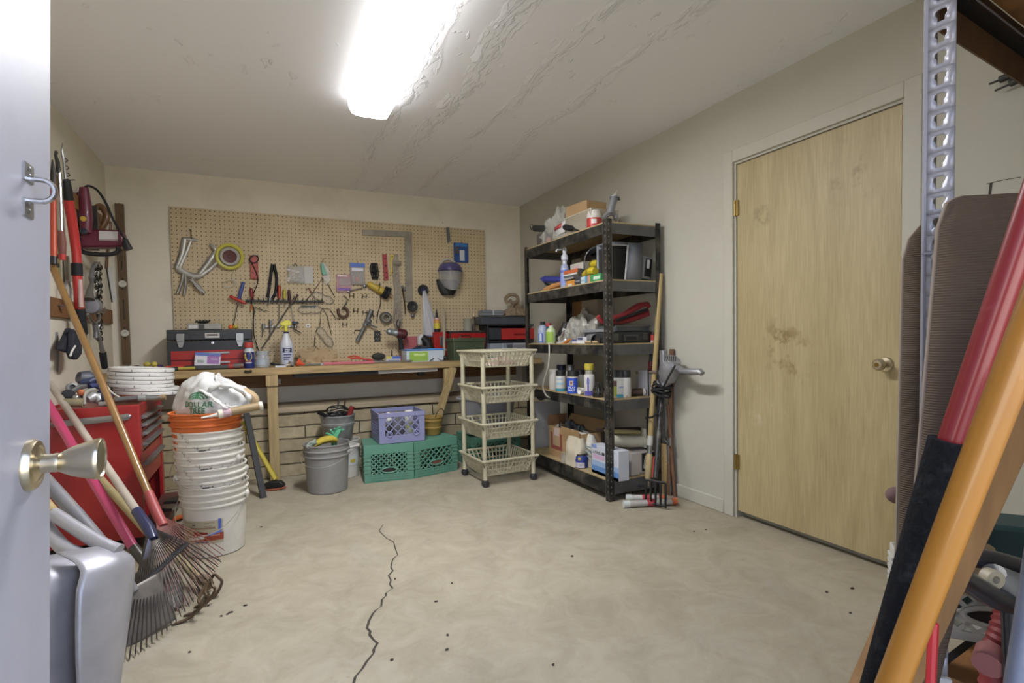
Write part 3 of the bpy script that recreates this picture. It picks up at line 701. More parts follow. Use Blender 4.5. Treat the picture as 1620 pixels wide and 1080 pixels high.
# --- red torpedo level, yellow bracket
t = thing('torpedo_level', 'short red level with dark vials hanging on the pegboard', 'level', tuple(peg(609, 442, .01)))
m = MB().outline([(605,402),(612,402),(615,442),(608,444)], PEG-.022, .02); obj('body', m, mat('level_red', '9c3a3a', .4), t, bevel=.003)
m = MB()
for y in (409, 420, 431, 439): q = peg(609+(y-402)*.07, y, .024); m.ball(q, (.007, .004, .011 if y in (420,) else .007), 8, 6)
objs('vial', m, mat('vial_dark', '40201f', .3), t)
t = thing('cable_bracket', 'yellow ended bracket hanging beside the rope on the pegboard', 'bracket', tuple(peg(620, 433, .01)))
obj('plate', MB().outline([(617,403),(623,402),(624,408),(620,412),(620,424),(624,427),(624,434),(617,434),(618,426),(617,415),(617,408)], PEG-.016, .008), mat('bracket_yellow', 'c9b45a', .4), t, bevel=.002)
m = MB(); 
for y in (406, 431): q = peg(620.5, y, .017); m.ball(q, (.006, .003, .006), 8, 5)
objs('bolt', m, BLACKP, t)
# --- rope hank
ROPE = mat('rope', '9a9182', .85, var=.25, vs=60, bump=.6, bs=160)
t = thing('rope_hank', 'long knotted hank of grey rope hanging down the pegboard', 'rope', tuple(peg(630, 520, .03)))
for k in range(5):
    dx = (k-2)*2.0; pts = smoothpts([peg(627+dx*.3, 402, .02), peg(626+dx*.8, 416, .03), peg(627+dx, 440, .03), peg(629+dx, 462, .03), peg(629+dx*1.1, 485, .03), peg(629+dx*1.6, 505, .03), peg(630+dx*.4, 519, .03)], 4)
    obj('strand', MB().tube(pts, .008, 7), ROPE, t)
obj('knot', MB().tube(arc(peg(628, 416, .035), .03, 0, 2*PI, 14, (1, 0, .2), (0, .8, .25))[:-1], .011, 7, closed=True), ROPE, t)
obj('tail', MB().tube(smoothpts([peg(630, 505, .045), peg(627, 512, .05), peg(631, 518, .05), peg(633, 508, .045)]), .006, 7), DSTEEL, t)
# --- large framing square
GALV = mat('old_aluminium', '8f897a', .5, .5, var=.25, vs=9, dirt='5e4a34', da=.6, ds=4)
t = thing('framing_square', 'large weathered right angled square hanging at the top of the pegboard', 'square', tuple(peg(645, 475, .006)))
sq = obj('blade', MB().outline([(640.5,371),(651.5,370),(653,476),(642,478)], PEG-.012, .010), GALV, t, bevel=.001)
obj('tongue', MB().outline([(573,363),(641,365.5),(652,367),(652,374),(641,374.5),(573,372)], PEG-.0125, .010), GALV, t, bevel=.001)
# --- trouble light (yellow)
t = thing('work_light', 'yellow handled trouble lamp with a black guard hanging on the pegboard', 'lamp', tuple(peg(600, 465, .04)))
M, ln = align(peg(581, 448, .04), peg(606, 461, .04)); obj('handle', MB().lathe([(.012, 0), (.028, ln*.15), (.028, ln*.4), (.032, ln*.5), (.036, ln)], 12, M), mat('lamp_yellow', 'b9a03c', .45), t)
M, ln = align(peg(606, 460, .04), peg(615, 465, .04)); obj('guard', MB().lathe([(.034, 0), (.056, ln*.1), (.056, ln*.35), (.046, ln*.4), (.058, ln*.5), (.058, ln)], 14, M), BLACKR, t)
obj('prongs', MB().tube([peg(615, 463, .05), peg(622, 468, .06)], .004, 6).tube([peg(614, 467, .05), peg(620, 473, .06)], .004, 6), mat('copper', 'a9765a', .4, .8), t)
obj('ring', MB().tube(arc(peg(599, 455, .04), .038, 0, 2*PI, 14, (.3, 0, 1), (0, 1, 0))[:-1], .004, 6, closed=True), BLACKP, t)
obj('cord', MB().tube(smoothpts([peg(x, y, .03) for x, y in [(602,466),(602,480),(598,494),(596,510)]]), .0042, 7), BLACKR, t)
t = thing('wrench', 'slim steel wrench hanging level left of the yellow lamp', 'wrench', tuple(peg(565, 458, .02)))
obj('shaft', MB().tube([peg(552, 460, .02), peg(574, 455, .02)], .0055, 7), STEEL, t)
obj('jaw', MB().ball(peg(577, 452, .02), (.020, .010, .018), 10, 6).ball(peg(551, 461, .02), (.012, .007, .010), 8, 6), STEEL, t)
# --- grey caulking-style tool, tape roll, outlet
t = thing('flaring_tool', 'grey pipe shaped tool crossed by a flat bar on the pegboard', 'pipe tool', tuple(peg(573, 540, .04)))
GREYM = mat('grey_cast', '6f6f6e', .5, .4, var=.15)
obj('pipe', MB().tube([peg(565, 539, .04), peg(576, 518, .04)], [.018, .018], 10).tube([peg(577, 516, .04), peg(588, 490, .04)], [.021, .021], 10), GREYM, t)
obj('bar', MB().tube([peg(578, 511, .05), peg(597, 518, .05)], [.017, .014], 8, flat=.5), GREYM, t)
obj('clamp_body', MB().ball(peg(583, 508, .05), (.03, .022, .024), 10, 7), GREYM, t)
obj('edge_wire', MB().tube([peg(x, y, .01) for x, y in [(560,527),(562,522),(570,522)]], .003, 6), HK, t)
t = thing('tape_roll', 'roll of grey duct tape hanging on the pegboard', 'tape', tuple(peg(608, 511, .04)))
q = peg(609, 502); TM_ = planeM((q.x, PEG-.004, q.z), (1, 0, 0), (0, -.1, 1))
obj('tape', MB().lathe([(.036, 0), (.053, 0), (.053, .048), (.036, .048), (.036, 0)], 30, TM_), mat('duct_tape', '4f4c47', .5), t)
obj('core', MB().lathe([(.032, .002), (.036, .002), (.037, .050), (.032, .050), (.032, .002)], 30, TM_), pm('a39b88', .7), t)
q = peg(597, 532)
t = thing('wall_outlet', 'black outlet plate set in the lower pegboard', 'outlet', (q.x, PEG-.004, q.z-.05))
obj('plate', MB().bb(q.x-.029, q.x+.029, PEG-.006, PEG, q.z-.05, q.z+.05), BLACKP, t, bevel=.003)
m = MB()
for dz in (-.02, .02): m.bb(q.x-.014, q.x-.010, PEG-.0068, PEG-.005, q.z+dz-.006, q.z+dz+.006).bb(q.x+.008, q.x+.012, PEG-.0068, PEG-.005, q.z+dz-.006, q.z+dz+.006).ball((q.x, PEG-.0062, q.z+dz-.011), (.003, .001, .003), 8, 4)
objs('slot', m, pm('b5b2aa', .5), t)
# --- right half: small bar, blue pack, face shield, wheels and strap, bag
t = thing('metal_strip', 'short grey notched metal strip near the top edge of the pegboard', 'strip', tuple(peg(709, 382, .01)))
obj('strip', MB().outline([(706,360),(711,359),(713,382),(708,383)], PEG-.016, .010), GREYM, t, bevel=.002)
obj('hanger', MB().tube([peg(708, 359, .0), peg(708, 358, .03)], .0025, 6), HK, t)
pack('glove_package', 'blue and white carded package hanging above the face shield', 717, 384, 740, 416, pm('2c4c86', .4), [('label', (726, 396, 734, 413), pm('c4c8cc'), .002), ('header', (719, 385, 738, 391), pm('3f78b4'), .002), ('contents', (718, 391, 725, 402), mat('pack_dark', '4c4a52', .5), .012)])
q = peg(716, 444, .12)
fs = thing('face_shield', 'purple topped clear face shield hanging on the right of the pegboard', 'face shield', (q.x, PEG-.10, peg(716, 472).z))
cz, cx_ = peg(716, 440).z, q.x
def crown(u, v):
    a = PI*(1.0-u)*1.0; rr = .118*math.cos(v*PI/2*.96)**.55; sq_ = 1.0
    return (cx_+rr*math.cos(a), PEG-.045-.125*math.sin(a)*math.cos(v*PI/2*.96)**.55, cz+.062+.078*math.sin(v*PI/2))
obj('crown', MB().grid(crown, 22, 8), mat('shield_purple', '4b4674', .3, coat=.4), fs, solid=.003)
def visor(u, v):
    a = PI*(.98-.96*u); rr = .116-.02*v*v; tap = 1-.5*max(0, v-.55)/.45*(abs(2*u-1)**2)
    return (cx_+rr*math.cos(a)*(1 if v < .6 else 1-.18*((v-.6)/.4)**2), PEG-.045-.123*math.sin(a)+.02*v, cz+.062-.185*v*(1-.32*abs(2*u-1)**2.2*v))
obj('visor', MB().grid(visor, 26, 12), mat('scuffed_visor', 'b9b9b6', .25, alpha=.4, spec=.6, dirt='6d6a68', da=.5, ds=9), fs, solid=.002)
obj('brow', MB().tube([V(crown(i/26, 0)) for i in range(27)], .008, 8), mat('brow_purple', '3a3560', .3), fs)
obj('edge', MB().tube([V(visor(i/30, 1)) for i in range(31)], .0025, 6), pm('a8a7a6', .4), fs)
obj('headband', MB().tube(arc((cx_, PEG-.05, cz+.05), .095, 0, 2*PI, 24, (1, 0, 0), (0, .45, .12))[:-1], .010, 8, closed=True, flat=.5).tube(smoothpts([(cx_-.10, PEG-.04, cz+.08), (cx_-.07, PEG-.03, cz+.155), (cx_, PEG-.02, cz+.18), (cx_+.06, PEG-.03, cz+.15)]), .010, 8), pm('bdbab3', .5), fs)
obj('chin_guard', MB().grid(lambda u, v: (cx_+(.105-.05*v*v)*math.cos(PI*(1-u))*1.05-.02, PEG-.022-.045*math.sin(PI*u), cz-.02-.15*v), 14, 8), mat('shield_black', '242424', .6), fs, solid=.003)
WH = mat('wheel_rubber', '201f20', .55)
def wheel(label, c, r, off, hubm):
    q = peg(*c); t = thing('swivel_roller', label, 'caster', (q.x, PEG-off, q.z-r), group='rubber casters on the pegboard'); M = planeM((q.x, PEG-off, q.z), (1, .0, 0), (0, -.1, 1))
    obj('tire', MB().lathe([(r*.5, 0), (r*.92, -.004), (r, .006), (r, .022), (r*.9, .032), (r*.55, .03), (r*.5, 0)], 28, M), WH, t)
    obj('hub', MB().lathe([(r*.5, .006), (r*.5, .016), (r*.2, .014), (r*.16, .028), (0, .029)], 18, M), hubm, t)
    return t
wheel('black wheel with dark blue hub at the top of the clear bag', (668, 459), .052, .02, pm('2a3050', .4))
wheel('black wheel with steel hub hanging below the big square', (650, 485), .05, .045, DSTEEL)
t = thing('caster_bracket', 'worn steel caster fork hanging behind the lower black wheel', 'bracket', tuple(peg(645, 500, .03)))
obj('arm', MB().tube([peg(637, 456, .03), peg(639, 470, .03), peg(641, 488, .035), peg(641, 496, .035)], [.014, .012, .010, .008], 8, flat=.6), mat('dark_rust', '4b3a34', .6, .4), t)
obj('fork', MB().ball(peg(653, 499, .04), (.02, .014, .018), 10, 7).tube([peg(636, 452, .02), peg(640, 460, .03)], [.012, .016], 8), GREYM, t)
# clear bag of rods
def bagfn(u, v):
    a = 2*PI*u; w = .012+.062*v**.8; fold = 1+.16*math.sin(a*7+v*3)*v**.3
    c0 = peg(670, 460, .05); c1 = peg(683, 532, .06)
    x = c0.x+(c1.x-c0.x)*v; z = c0.z+(c1.z-c0.z)*v
    return (x+w*math.cos(a)*fold, PEG-.065-.035*v**.5*math.sin(a)*fold, z+.012*nz(u*6, v*3))
t = thing('poly_bag', 'long clear plastic bag gathered at its neck hanging down the pegboard', 'bag', tuple(peg(683, 532, .06)))
obj('film', MB().grid(bagfn, 42, 16, cu=True), mat('poly_film', 'cfcfd4', .25, alpha=.6, spec=.6, bump=.4, bs=25), t)
obj('hem', MB().tube([V(bagfn(i/42, .985)) for i in range(42)], .004, 6, closed=True), mat('bag_blue', '3a4a9a', .4), t)
# ================================================================== ON THE BENCH
def zt(px, py, Y): return ony(px, py, Y).z
def span(px0, px1, Y, py=565):
    a, b = bx(px0, Y, py), bx(px1, Y, py); return (a+b)/2, b-a
def carton(name, label, cat, xy, w, d, h, z0, m, panels=(), rz=0., group=None, bevel=.003, side=(), top=(), body='body', taper=1.):
    """box with its front on local -y, left side on local -x; panels as fractions of the face"""
    t = thing(name, label, cat, (xy[0], xy[1], z0), rz, group)
    obj(body, MB().box((0, 0, h/2), (w, d, h), taper=taper), m, t, local=True, bevel=bevel)
    for nm, (u0, v0, u1, v1), mt, *dd in panels:
        e = dd[0] if dd else .0012
        obj(nm, MB().bb((u0-.5)*w, (u1-.5)*w, -d/2-e, -d/2+.0004, v0*h, v1*h), mt, t, local=True, bevel=min(e*.3, .002) if e > .003 else 0)
    for nm, (u0, v0, u1, v1), mt, *dd in side:
        e = dd[0] if dd else .0012
        obj(nm, MB().bb(-w/2-e, -w/2+.0004, (.5-u0)*d, (.5-u1)*d, v0*h, v1*h), mt, t, local=True)
    for nm, (u0, v0, u1, v1), mt, *dd in top:
        e = dd[0] if dd else .0012
        obj(nm, MB().bb((u0-.5)*w, (u1-.5)*w, (v0-.5)*d, (v1-.5)*d, h-.0004, h+e), mt, t, local=True)
    return t
def lettering(t, s, size, M, m=None, label=None, mfn=None):
    mb = text_mb(s, size, Mfn=mfn if mfn else (lambda p: M @ p))
    o = obj('lettering', mb, m or PRINT, t, local=True)
    return o
def frontM(x, y, z): return planeM((x, y, z), (1, 0, 0), (0, 0, 1))      # faces -y
def sideM(x, y, z): return planeM((x, y, z), (0, -1, 0), (0, 0, 1))      # faces -x
def can(label, xy, r, h, z0, body, cap, bands=(), group=None, a0=-2.2, name='spray_can', cat='spray can', cap_h=.22, text=None):
    t = thing(name, label, cat, (xy[0], xy[1], z0), 0, group)
    c = 1-cap_h
    obj('body', MB().lathe([(r*.95, 0), (r, .004), (r, h*c*.9), (r*.9, h*c*.97), (r*.62, h*c), (0, h*c)], 22), body, t, local=True)
    if cap: obj('cap', MB().lathe([(r*.93, h*c*.93), (r*.93, h*.985), (r*.88, h), (0, h)], 22), cap, t, local=True)
    for nm, f0, f1, mt, *aa in bands:
        d = aa[0] if aa else None
        ang = (0, 2*PI) if d is None else (a0-d, a0+d)
        obj(nm, MB().lathe([(r+.0008, h*c*.9*f0), (r+.0008, h*c*.9*f1)], 22, None, ang[0], ang[1], False, False), mt, t, local=True)
    if text:
        for s, size, f, mt in text: obj('lettering', text_mb(s, size, Mfn=wrap(r+.0012, h*c*.9*f, a0)), mt, t, local=True)
    return t
def bottle(name, label, cat, xy, z0, prof, body, cap=None, bands=(), group=None, a0=-2.0, capm=None, sx=1.):
    t = thing(name, label, cat, (xy[0], xy[1], z0), 0, group); S = Matrix.Diagonal((1, sx, 1, 1))
    obj('body', MB().lathe(prof, 22).xf(S), body, t, local=True)
    if cap: obj('cap', MB().lathe(cap, 18).xf(S), capm, t, local=True)
    for nm, r, f0, f1, mt, d in bands: obj(nm, MB().lathe([(r+.0008, f0), (r+.0008, f1)], 20, None, a0-d, a0+d, False, False).xf(S), mt, t, local=True)
    return t

# --- black and red toolbox
Y = 4.70; cx, w = span(264, 400, Y, 550); zb = zt(330, 521, Y)
TBK = mat('toolbox_black', '2a2d31', .45, dirt='4a4a48', da=.4, ds=8)
TRD = mat('toolbox_red', 'a52a26', .45, var=.06)
t = thing('toolbox', 'black steel toolbox with two red drawers standing at the left end of the bench', 'toolbox', (cx, Y+.11, BT))
H_ = zb-BT
obj('body', MB().box((0, 0, H_*.36), (w, .22, H_*.72)), TBK, t, local=True, bevel=.004)
lid = obj('lid', MB().box((0, 0, H_*.865), (w, .222, H_*.26)), TBK, t, local=True, bevel=.006)
for k in (0, 1):
    d = obj('drawer', MB().box((0, -.112, H_*(.11+.245*k)), (w*.92, .012, H_*.225)), TRD, t, local=True, bevel=.002)
    obj('handle', MB().box((.01, -.124, H_*(.16+.245*k)), (w*.40, .012, .014)), STEEL, d, local=True, bevel=.002)
for sx in (-.345, .345):
    obj('latch', MB().box((w*sx, -.118, H_*.80), (w*.09, .014, H_*.20)).prism([(w*sx-w*.045, H_*.70), (w*sx+w*.045, H_*.70), (w*sx+w*.022, H_*.55), (w*sx-w*.022, H_*.55)], .008, Matrix(((1, 0, 0, 0), (0, 0, -1, -.114), (0, 1, 0, 0), (0, 0, 0, 1)))), STEEL, t, local=True, bevel=.002)
obj('badge', MB().box((w*.02, -.114, H_*.85), (w*.17, .004, H_*.13)), pm('b9b7b0', .3), t, local=True)
obj('badge_print', MB().box((w*.02, -.1165, H_*.86), (w*.13, .001, H_*.045)), pm('55534f'), t, local=True)
obj('lock', MB().lathe([(.010, 0), (.010, .006), (.004, .007), (0, .005)], 14, frontM(w*.02, -.110, H_*.66)), CHROME, t, local=True)
# things on the toolbox
Z = zb+.001
cx2, w2 = span(296, 350, Y+.06, 515)
t = carton('parts_organizer', 'clear grey parts organizer lying on the black toolbox', 'organizer', (cx2, Y+.12), w2, .12, .045, Z, mat('organizer_clear', 'a8a498', .3, alpha=.8), [('bright_label', (.05, .2, .3, .8), pm('c5c4c0')), ('dark_part', (.33, .1, .5, .9), pm('3c3a36'))], bevel=.006)
m = MB(); p = V((bx(321, Y+.12, 510), Y+.12, Z+.047+.012)); m.ball(p, (.045, .03, .012), 12, 7); 
for k in range(5): m.tube([p+V((-.05+.02*k, -.02, .0)), p+V((-.04+.022*k, .02, .014))], .006, 6)
tag(obj('black_glove', m, BLACKR), 'crumpled black rubber scrap on top of the grey organizer', 'scrap')
for px, c, l in ((365, 'd86a33', 'small orange ball on the right end of the black toolbox'), (372.5, 'bfae4a', 'small yellow and black ball on the right end of the black toolbox')):
    x = bx(px, Y+.1, 516); r = .019
    o = obj('small_ball', MB().ball((x, Y+.1, Z+r), r, 16, 10), mat('ball_'+c, c, .4, dirt='201e1a' if c[0] == 'b' else None, da=1., ds=26), None); tag(o, l, 'ball')
# white and purple box leaning at the drawers
cx2, w2 = span(306, 347, 4.62, 560)
t = carton('supply_box', 'white and purple cardboard box leaning against the red toolbox drawers', 'box', (cx2, 4.635), w2, .03, .105, BT+.019, pm('c9c8cc', .5), [('blue_band', (0, .78, 1, 1), pm('4a5fa8')), ('purple_panel', (.48, .2, .95, .82), pm('8f5a9c')), ('print', (.1, .25, .35, .45), pm('8a9a8c')), ('lines', (.62, .5, .9, .6), pm('c8b4d0'))], rz=.06, bevel=.002)
t.rotation_euler = (-.3, .09, .05)
# hatchet / hammer lying along the front edge
t = thing('hammer', 'hammer with yellow and grey handle lying along the bench front edge', 'hammer', (bx(310, 4.52, 578), 4.52, BT))
hz_ = BT+.018
obj('head', MB().tube([(bx(263, 4.515), 4.515, hz_), (bx(270, 4.515), 4.515, hz_), (bx(281, 4.52), 4.52, hz_)], [.008, .017, .015], 8), DSTEEL, t)
obj('shaft', MB().tube([(bx(280, 4.52), 4.52, hz_), (bx(309, 4.525), 4.525, hz_)], .011, 8), pm('b5a64b', .45), t)
obj('grip', MB().tube([(bx(308, 4.525), 4.525, hz_), (bx(335, 4.53), 4.53, hz_), (bx(361, 4.535), 4.535, hz_)], [.014, .016, .017], 8), pm('4b4b4c', .6), t)
m = MB(); m.tube([(bx(262, 4.60), 4.60, BT+.02), (bx(290, 4.60), 4.60, BT+.02)], [.02, .018], 8); t = tag(obj('red_tool', m, pm('b5382c', .5)), 'red tool handle lying behind the hammer head on the bench', 'handle')
m = MB(); m.tube([(bx(292, 4.585), 4.585, BT+.02), (bx(360, 4.595), 4.595, BT+.018)], [.016, .014], 8); tag(obj('pry_bar', m, mat('dark_bar', '2c2c2c', .5)), 'dark round bar lying in front of the red toolbox', 'bar')
t = thing('putty_tin', 'small red and grey roll lying left of the blue and yellow can', 'roll', (bx(373, 4.54), 4.54, BT))
M, ln = align((bx(362, 4.545), 4.545, BT+.022), (bx(385, 4.545), 4.545, BT+.022))
obj('roll', MB().lathe([(.019, 0), (.021, .004), (.021, ln-.004), (.019, ln), (0, ln)], 16, M), mat('roll_grey', '5c5a55', .5, dirt='8c2a24', da=1., ds=22), t)
obj('end', MB().lathe([(.022, -.003), (.022, ln*.3)], 16, M, capt=False), pm('a5372e', .5), t)
# blue and yellow lubricant can
x = bx(394, 4.56, 560); hc = zt(394, 541, 4.56)-BT
t = can('blue and yellow lubricant spray can with red cap at the bench front edge', (x, 4.56), .037, hc, BT, mat('can_blue', '23306f', .35), None, cap_h=.30, a0=-1.75)
obj('cap', MB().lathe([(.031, hc*.79), (.033, hc*.8), (.032, hc*.985), (.025, hc), (0, hc)], 20), mat('cap_red', 'b0403a', .4), t, local=True)
obj('shoulder', MB().lathe([(.0375, hc*.62), (.035, hc*.69), (.026, hc*.75), (.024, hc*.79)], 22, capb=False), pm('b8bcc4', .3), t, local=True)
dsc = MB(); dsc.add([wrap(.0375, hc*.46, -1.75)(V((.030*math.cos(a), .036*math.sin(a), 0))) for a in [2*PI*k/24 for k in range(24)]], [tuple(range(24))])
obj('yellow_shield', dsc, pm('cdbb3c', .4), t, local=True)
obj('lettering', text_mb('WD-40', .017, Mfn=wrap(.0385, hc*.46, -1.75)), pm('1d2350'), t, local=True)
obj('white_band', MB().lathe([(.0378, hc*.20), (.0378, hc*.24)], 16, None, -2.4, -1.1, False, False), pm('c8c9d4'), t, local=True)
obj('red_band', MB().lathe([(.0378, hc*.26), (.0378, hc*.29)], 16, None, -2.4, -1.1, False, False), pm('b0403a'), t, local=True)
# clear jar and odds
x = bx(415, 4.62, 565)
bottle('plastic_jar', 'cloudy clear plastic jar beside the lubricant can on the bench', 'jar', (x, 4.64), BT, [(.05, 0), (.055, .01), (.055, .075), (.048, .09), (.046, .10)], mat('jar_clear', 'b9c0c4', .2, alpha=.55), [(.049, .098), (.049, .128), (0, .128)], [('jar_label', .0552, .02, .06, pm('a8b4bc'), .8)], capm=mat('jar_cap', 'a9b0b2', .3, alpha=.8))
def strew(name, label, cat, px, Y, dims, m, rz=0., dz=0., group=None):
    o = obj(name, MB().box((bx(px, Y), Y, BT+dims[2]/2+dz), dims, rz=0), m, None, bevel=min(dims)*.2); o.rotation_euler = (0, 0, rz); return tag(o, label, cat, group)
t = thing('black_pliers', 'small black handled pliers lying open near the spray bottle', 'pliers', (bx(434, 4.56), 4.56, BT))
obj('handle', MB().tube(smoothpts([(bx(428, 4.58), 4.58, BT+.03), (bx(434, 4.56), 4.56, BT+.02), (bx(441, 4.545), 4.545, BT+.009)]), .008, 7), BLACKR, t)
obj('handle', MB().tube(smoothpts([(bx(431, 4.62), 4.62, BT+.03), (bx(436, 4.57), 4.57, BT+.02), (bx(446, 4.565), 4.565, BT+.012)]), .008, 7), BLACKR, t)
obj('head', MB().ball((bx(446, 4.55), 4.55, BT+.012), (.02, .012, .01), 8, 5), DSTEEL, t)
strew('eraser_block', 'small white block at the bench edge below the spray bottle', 'block', 443, 4.51, (.075, .03, .014), pm('c3c4cc', .5), .05)
t = thing('brass_fitting', 'small brass and steel pipe fitting lying before the spray bottle', 'fitting', (bx(457, 4.53), 4.53, BT))
obj('elbow', MB().tube([(bx(453, 4.53), 4.53, BT+.014), (bx(458, 4.53), 4.53, BT+.016), (bx(459, 4.53), 4.54, BT+.04)], .012, 9), BRASS, t)
obj('nut', MB().tube([(bx(459, 4.52), 4.52, BT+.012), (bx(464, 4.52), 4.52, BT+.012)], .012, 6), DSTEEL, t)
# spray bottle
Y = 4.66; x = bx(453, Y, 540); zb_ = zt(453, 527, Y)-BT; zh = zt(453, 507, Y)-BT
t = thing('spray_bottle', 'white spray bottle with yellow trigger head standing on the bench', 'spray bottle', (x, Y, BT))
obj('body', MB().lathe([(.047, 0), (.05, .006), (.05, zb_*.62), (.044, zb_*.72), (.027, zb_*.9), (.020, zb_)], 26), mat('bottle_white', 'c3c5cb', .35), t, local=True)
obj('collar', MB().lathe([(.021, zb_-.002), (.021, zb_+.012), (.014, zb_+.014)], 18), pm('2b3050', .4), t, local=True)
obj('trigger_head', MB().tube([(0, 0, zb_+.012), (0, 0, zh-.04)], [.013, .014], 10).prism([(-.045, zh-.03), (-.035, zh-.015), (.0, zh+.004), (.032, zh), (.042, zh-.02), (.04, zh-.034), (.0, zh-.045), (-.02, zh-.04)], .026, Matrix(((1, 0, 0, 0), (0, 0, 1, -.013), (0, 1, 0, 0), (0, 0, 0, 1)))), mat('trigger_yellow', 'cbc53f', .4), t, local=True, bevel=.004)
obj('trigger', MB().tube([(-.022, 0, zh-.04), (-.038, 0, zh-.06), (-.034, 0, zh-.08)], [.007, .006, .005], 8), pm('c2bb3a', .4), t, local=True)
obj('label', MB().lathe([(.0508, zb_*.10), (.0508, zb_*.60)], 20, None, -2.5, -.5, False, False), pm('b9bdc9', .4), t, local=True)
obj('label_band', MB().lathe([(.0514, zb_*.42), (.0514, zb_*.55)], 16, None, -2.2, -.8, False, False), pm('272c52'), t, local=True)
obj('lettering', text_mb('ZEP', .026, Mfn=wrap(.0518, zb_*.485, -1.5)), pm('d6d8de'), t, local=True)
for k, f in enumerate((.34, .26, .20)): obj('print_line', MB().lathe([(.0514, zb_*f), (.0514, zb_*(f+.035))], 12, None, -2.1, -.9-.2*k, False, False), pm('3b4272'), t, local=True)
# brown paper heap
def heap(c, rx, ry, rz, seed, amp=.5, nu=34, nv=14, s=3.):
    def fn(u, v):
        a = 2*PI*u; e = PI/2*v
        k = 1+amp*nz(math.cos(a)*s+seed, math.sin(a)*s, v*s)+.35*amp*nz(math.cos(a)*s*3+seed, math.sin(a)*s*3, v*7)
        return (c[0]+rx*math.cos(a)*math.cos(e)*k, c[1]+ry*math.sin(a)*math.cos(e)*k, c[2]+max(0, rz*math.sin(e)*k))
    return MB().grid(fn, nu, nv, cu=True)
PAPER = mat('brown_paper', 'a58e6c', .7, var=.12, bump=.4, bs=20)
tag(obj('crumpled_paper', heap((bx(500, 4.80), 4.80, BT+.001), .19, .11, .12, 4.2, .45), PAPER, None, ang=25), 'long crumpled heap of brown paper behind the funnel on the bench', 'paper')
t = thing('funnel', 'small orange red plastic funnel lying on the bench before the paper', 'funnel', (bx(473, 4.56), 4.56, BT))
M, ln = align((bx(470, 4.56), 4.56, BT+.034), (bx(482, 4.55), 4.55, BT+.01))
obj('cone', MB().lathe([(.034, 0), (.031, .003), (.008, ln*.75), (.005, ln)], 18, M, capb=False, capt=False), mat('funnel_orange', 'cf5336', .45), t, solid=.002)
t = thing('utility_knife', 'grey utility tool lying along the bench right of the funnel', 'knife', (bx(494, 4.53), 4.53, BT))
obj('handle', MB().tube([(bx(482, 4.53), 4.53, BT+.012), (bx(507, 4.535), 4.535, BT+.012)], [.012, .014], 8, flat=.6), pm('6b6a66', .5), t)
obj('blade', MB().box((bx(510, 4.535), 4.535, BT+.012), (.03, .002, .016)), STEEL, t)
# stack of flat bars in red and tan, pruning shears
RB = mat('pink_red_plastic', 'b8606a', .45)
for k, (px0, px1, Y, z, mt, l) in enumerate([(511, 592, 4.53, .004, RB, 'long pink red flat bar lying along the bench front edge'), (508, 556, 4.58, .03, mat('tan_bar', 'a58d68', .6, var=.1), 'tan flat wooden strip lying on the bench behind the pink bar'), (586, 652, 4.545, .002, mat('grey_bar', '77726a', .5, .4), 'flat grey steel bar lying right of the pink red bar')]):
    cx2, w2 = span(px0, px1, Y); o = obj('flat_bar', MB().box((cx2, Y, BT+z+.011), (w2, .03, .022 if k < 2 else .012)), mt, None, bevel=.003); tag(o, l, 'bar')
t = thing('pruning_shears', 'orange red handled shears lying on the flat bars', 'shears', (bx(570, 4.56), 4.56, BT+.027))
for k, dz in ((0, 0), (1, .016)):
    obj('handle', MB().tube(smoothpts([(bx(552, 4.58), 4.58+.01*k, BT+.045+dz), (bx(562, 4.56), 4.56, BT+.05+dz*1.2), (bx(575, 4.56), 4.56, BT+.042), (bx(589, 4.56-.02*k), 4.56-.02*k, BT+.032)]), .011, 8, flat=.7), mat('shear_red', 'bf4536', .45), t)
obj('blade', MB().tube([(bx(588, 4.56), 4.56, BT+.035), (bx(597, 4.56), 4.56, BT+.03)], [.010, .003], 6, flat=.4), STEEL, t)
# right part of the bench
t = thing('wire_brush', 'dark oval mesh pad leaning among small parts on the bench', 'pad', (bx(599, 4.72), 4.72, BT))
obj('pad', MB().ball((bx(599, 4.72), 4.72, BT+.055), (.062, .025, .032), 16, 9), mat('mesh_dark', '33342f', .8, bump=.8, bs=90), t)
obj('base', MB().box((bx(599, 4.72), 4.72, BT+.012), (.09, .05, .022)), pm('4a4a46', .6), t, bevel=.004)
for i, (px, Y, s) in enumerate([(577,4.70,.018),(582,4.74,.022),(586,4.69,.016),(613,4.73,.020),(618,4.70,.022),(622,4.72,.016)]):
    m = MB(); xx = bx(px, Y); m.tube([(xx-s, Y, BT+s*.62), (xx+s, Y, BT+s*.62)], s*.6, 8); m.ball((xx, Y-.004, BT+s*1.35), s*.6, 8, 6)
    tag(obj('metal_part', m, STEEL), 'small shiny metal fitting lying beside the dark mesh pad on the bench', 'fitting', 'loose metal fittings on the bench')
cx2, w2 = span(611, 634, 4.60, 562)
t = carton('staple_box', 'small white and blue box printed in dark letters on the bench', 'box', (cx2, 4.63), w2, .05, .056, BT, pm('c5c7cc', .5), [('blue_top', (.4, .62, 1, 1), pm('4a62ae')), ('yellow_patch', (0, .62, .38, 1), pm('bdb455')), ('print', (.1, .15, .9, .45), pm('8d95ac'))], rz=-.03)
